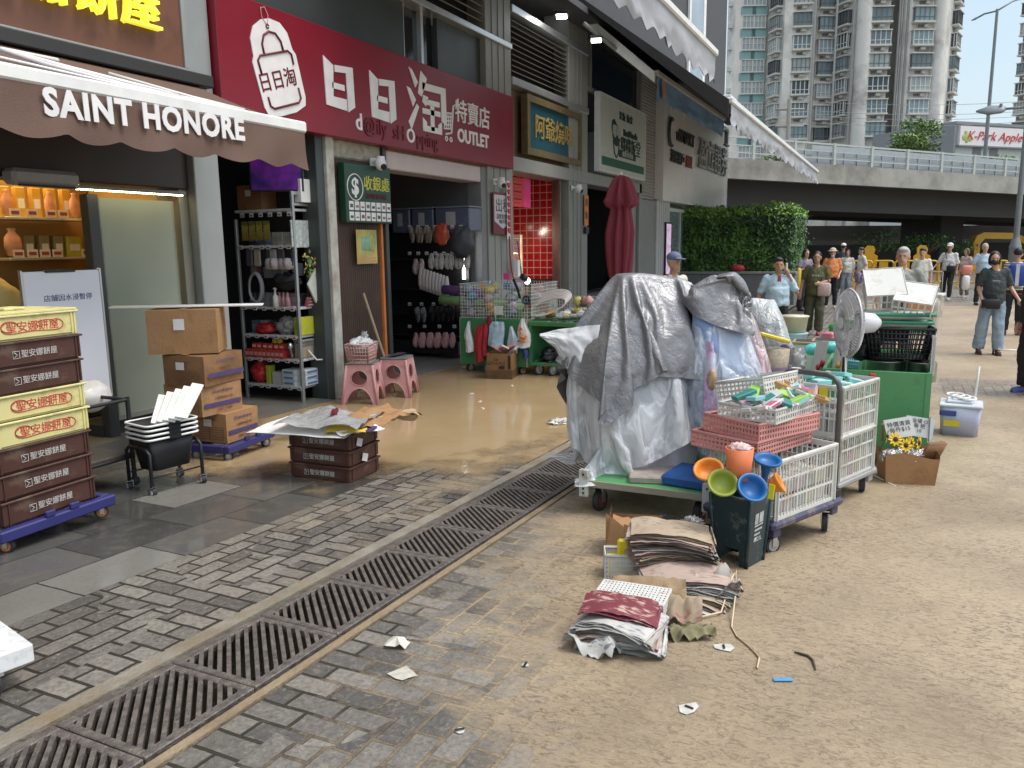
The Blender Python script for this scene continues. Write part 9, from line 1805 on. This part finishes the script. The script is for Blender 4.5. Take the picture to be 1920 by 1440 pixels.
m,t,p,L=shader('cloth_stripes'); co=N(t,'ShaderNodeTexCoord'); wv=N(t,'ShaderNodeTexWave'); wv.bands_direction='Z'; wv.inputs['Scale'].default_value=7; L(co.outputs['Object'],wv.inputs[0]); cr=N(t,'ShaderNodeValToRGB'); cr.color_ramp.interpolation='CONSTANT'; e=cr.color_ramp.elements; e[0].color=(.05,.05,.07,1); e[1].position=.45; e[1].color=(.62,.60,.52,1); L(wv.outputs['Fac'],cr.inputs[0]); L(cr.outputs[0],p.inputs['Base Color']); p.inputs['Roughness'].default_value=.8
o,S,hc=person('person seen from behind in a striped tee with a royal blue drawstring backpack',gd(1895,628),F_+R(178),1.62,0,HAIR,'short',None,m,.4,'trousers',cloth('black',(.02,.02,.022)),M('shoe_brown',(.10,.06,.04),.6),1.05,None,.016)
held('backpack','royal blue drawstring backpack with a pale stripe on the striped tee','backpack',o,S,(0,.19,1.20),lambda t:(MB(M('royal_blue',(.025,.06,.30),.6)).box((0,0,0),(.30,.12,.42),.05,True).build('bag_body',t),MB(M('pale_stripe',(.55,.58,.62),.6)).bx(-.03,.03,.058,.064,-.2,.2,.002).build('stripe',t)))
# right edge figure with blue trainers and silver bag, pink sleeve
q=gd(1930,738)
o,S,hc=person('person in black with blue trainers cut by the right edge of the view',q,R(-150),1.60,0,HAIR,'bob',None,cloth('black_top',(.018,.018,.02)),.9,'wide',cloth('black',(.02,.02,.022)),M('trainer_blue',(.08,.12,.34),.5,0,.3,20),1.1,dict(eL=(.28,-.03,1.12),wL=(.28,-.06,.98),kL=(.1,.0,.48),aL=(.1,.05,.08)),.014)
mb=MB(cloth('fuchsia',(.66,.08,.22))); mb.T=S; mb.ell((.12,-.06,1.28),(.12,.12,.10)); mb.build('scarf',o,me=remesh(mb,'scarf',.014,3))
held('cooler_bag','crinkled silver cooler bag held by the person in black at the right edge','bag',o,S,(.33,-.06,.80),lambda t:(MB(SILV2).box((0,0,0),(.34,.20,.30),.04,True).build('bag_body',t),MB(M('red_handle',(.5,.05,.08),.5)).tube([(-.12,0,.14),(-.06,0,.28),(.06,0,.28),(.12,0,.14)],.012).build('handle',t)))
q=G(1888,665); tr=thing('shopping_trolley','folding shopping trolley with red frame and wooden coloured wheels at the right edge','trolley',(q.x,q.y,0),R(-95)); mb=MB(M('trolley_red',(.45,.03,.08),.5)); mb.tube([(-.16,0,.12),(-.16,.12,.95),(.16,.12,.95),(.16,0,.12)],.012); mb.build('frame',tr); mb=MB(WH); mb.tube([(-.16,0,.12),(-.12,-.2,.10),(.16,-.2,.10)],.012); mb.build('base_bar',tr)
for x in(-.19,.19): mb=MB(M('wheel_wood',(.20,.11,.05),.6)); mb.cyl((x-.015,0,.085),(x+.015,0,.085),.085,n=18); mb.build('wheel',tr)
# man with blue cap behind the tarpaulin and worker in the dark shop
qq=GZ(1262,640,0); o,S,hc=person('man in a cream vest with a blue grey cap behind the silver tarpaulin',dd(1262,10.2),F_+R(60),1.66,1,HAIRG,'cap',M('cap_blue',(.12,.15,.24),.7),cloth('cream_tee',(.62,.58,.50)),.3,'trousers',cloth('grey_dark',(.15,.15,.14)),BLK,1.1,None,.015)
p_=FY(1128,520,6.9); o,S,hc=person('worker in a black tee bending forward inside the dark shop by the umbrella',(p_.x,6.75,0),R(60),1.66,0,HAIR,'short',None,cloth('black_top',(.018,.018,.02)),.45,'trousers',cloth('black',(.02,.02,.022)),BLK,1.05,None,.016,lean=R(14))
mb=MB(M('lime_print',(.45,.50,.10),.6)); mb.text('good',.10,S@TM((.0,-.135,1.18)),.002); mb.build('shirt_print',o)
# cart with white bundle among the walkers
q=G(1722,588); tr=thing('hand_trolley','small hand trolley carrying a white tied bundle among the walkers','trolley',(q.x-.6,q.y-.25,0),R(-90)); mb=MB(LAMPM); mb.tube([(.2,0,.05),(.2,.15,1.05)],.012); mb.tube([(-.2,0,.05),(-.2,.15,1.05),(.2,.15,1.05)],.012); mb.bx(-.22,.22,-.3,0,.06,.08); mb.build('frame',tr)
for x in(-.22,.22): mb=MB(RUB); mb.cyl((x-.02,0,.07),(x+.02,0,.07),.07,n=14); mb.build('wheel',tr)
sack('white_bundle','white tied plastic bundle on the small hand trolley',(q.x-.75,q.y-.25,.10),.26,WPL,(1,.9,.9),'bundle',5)
q=DEP(1735,530,24);
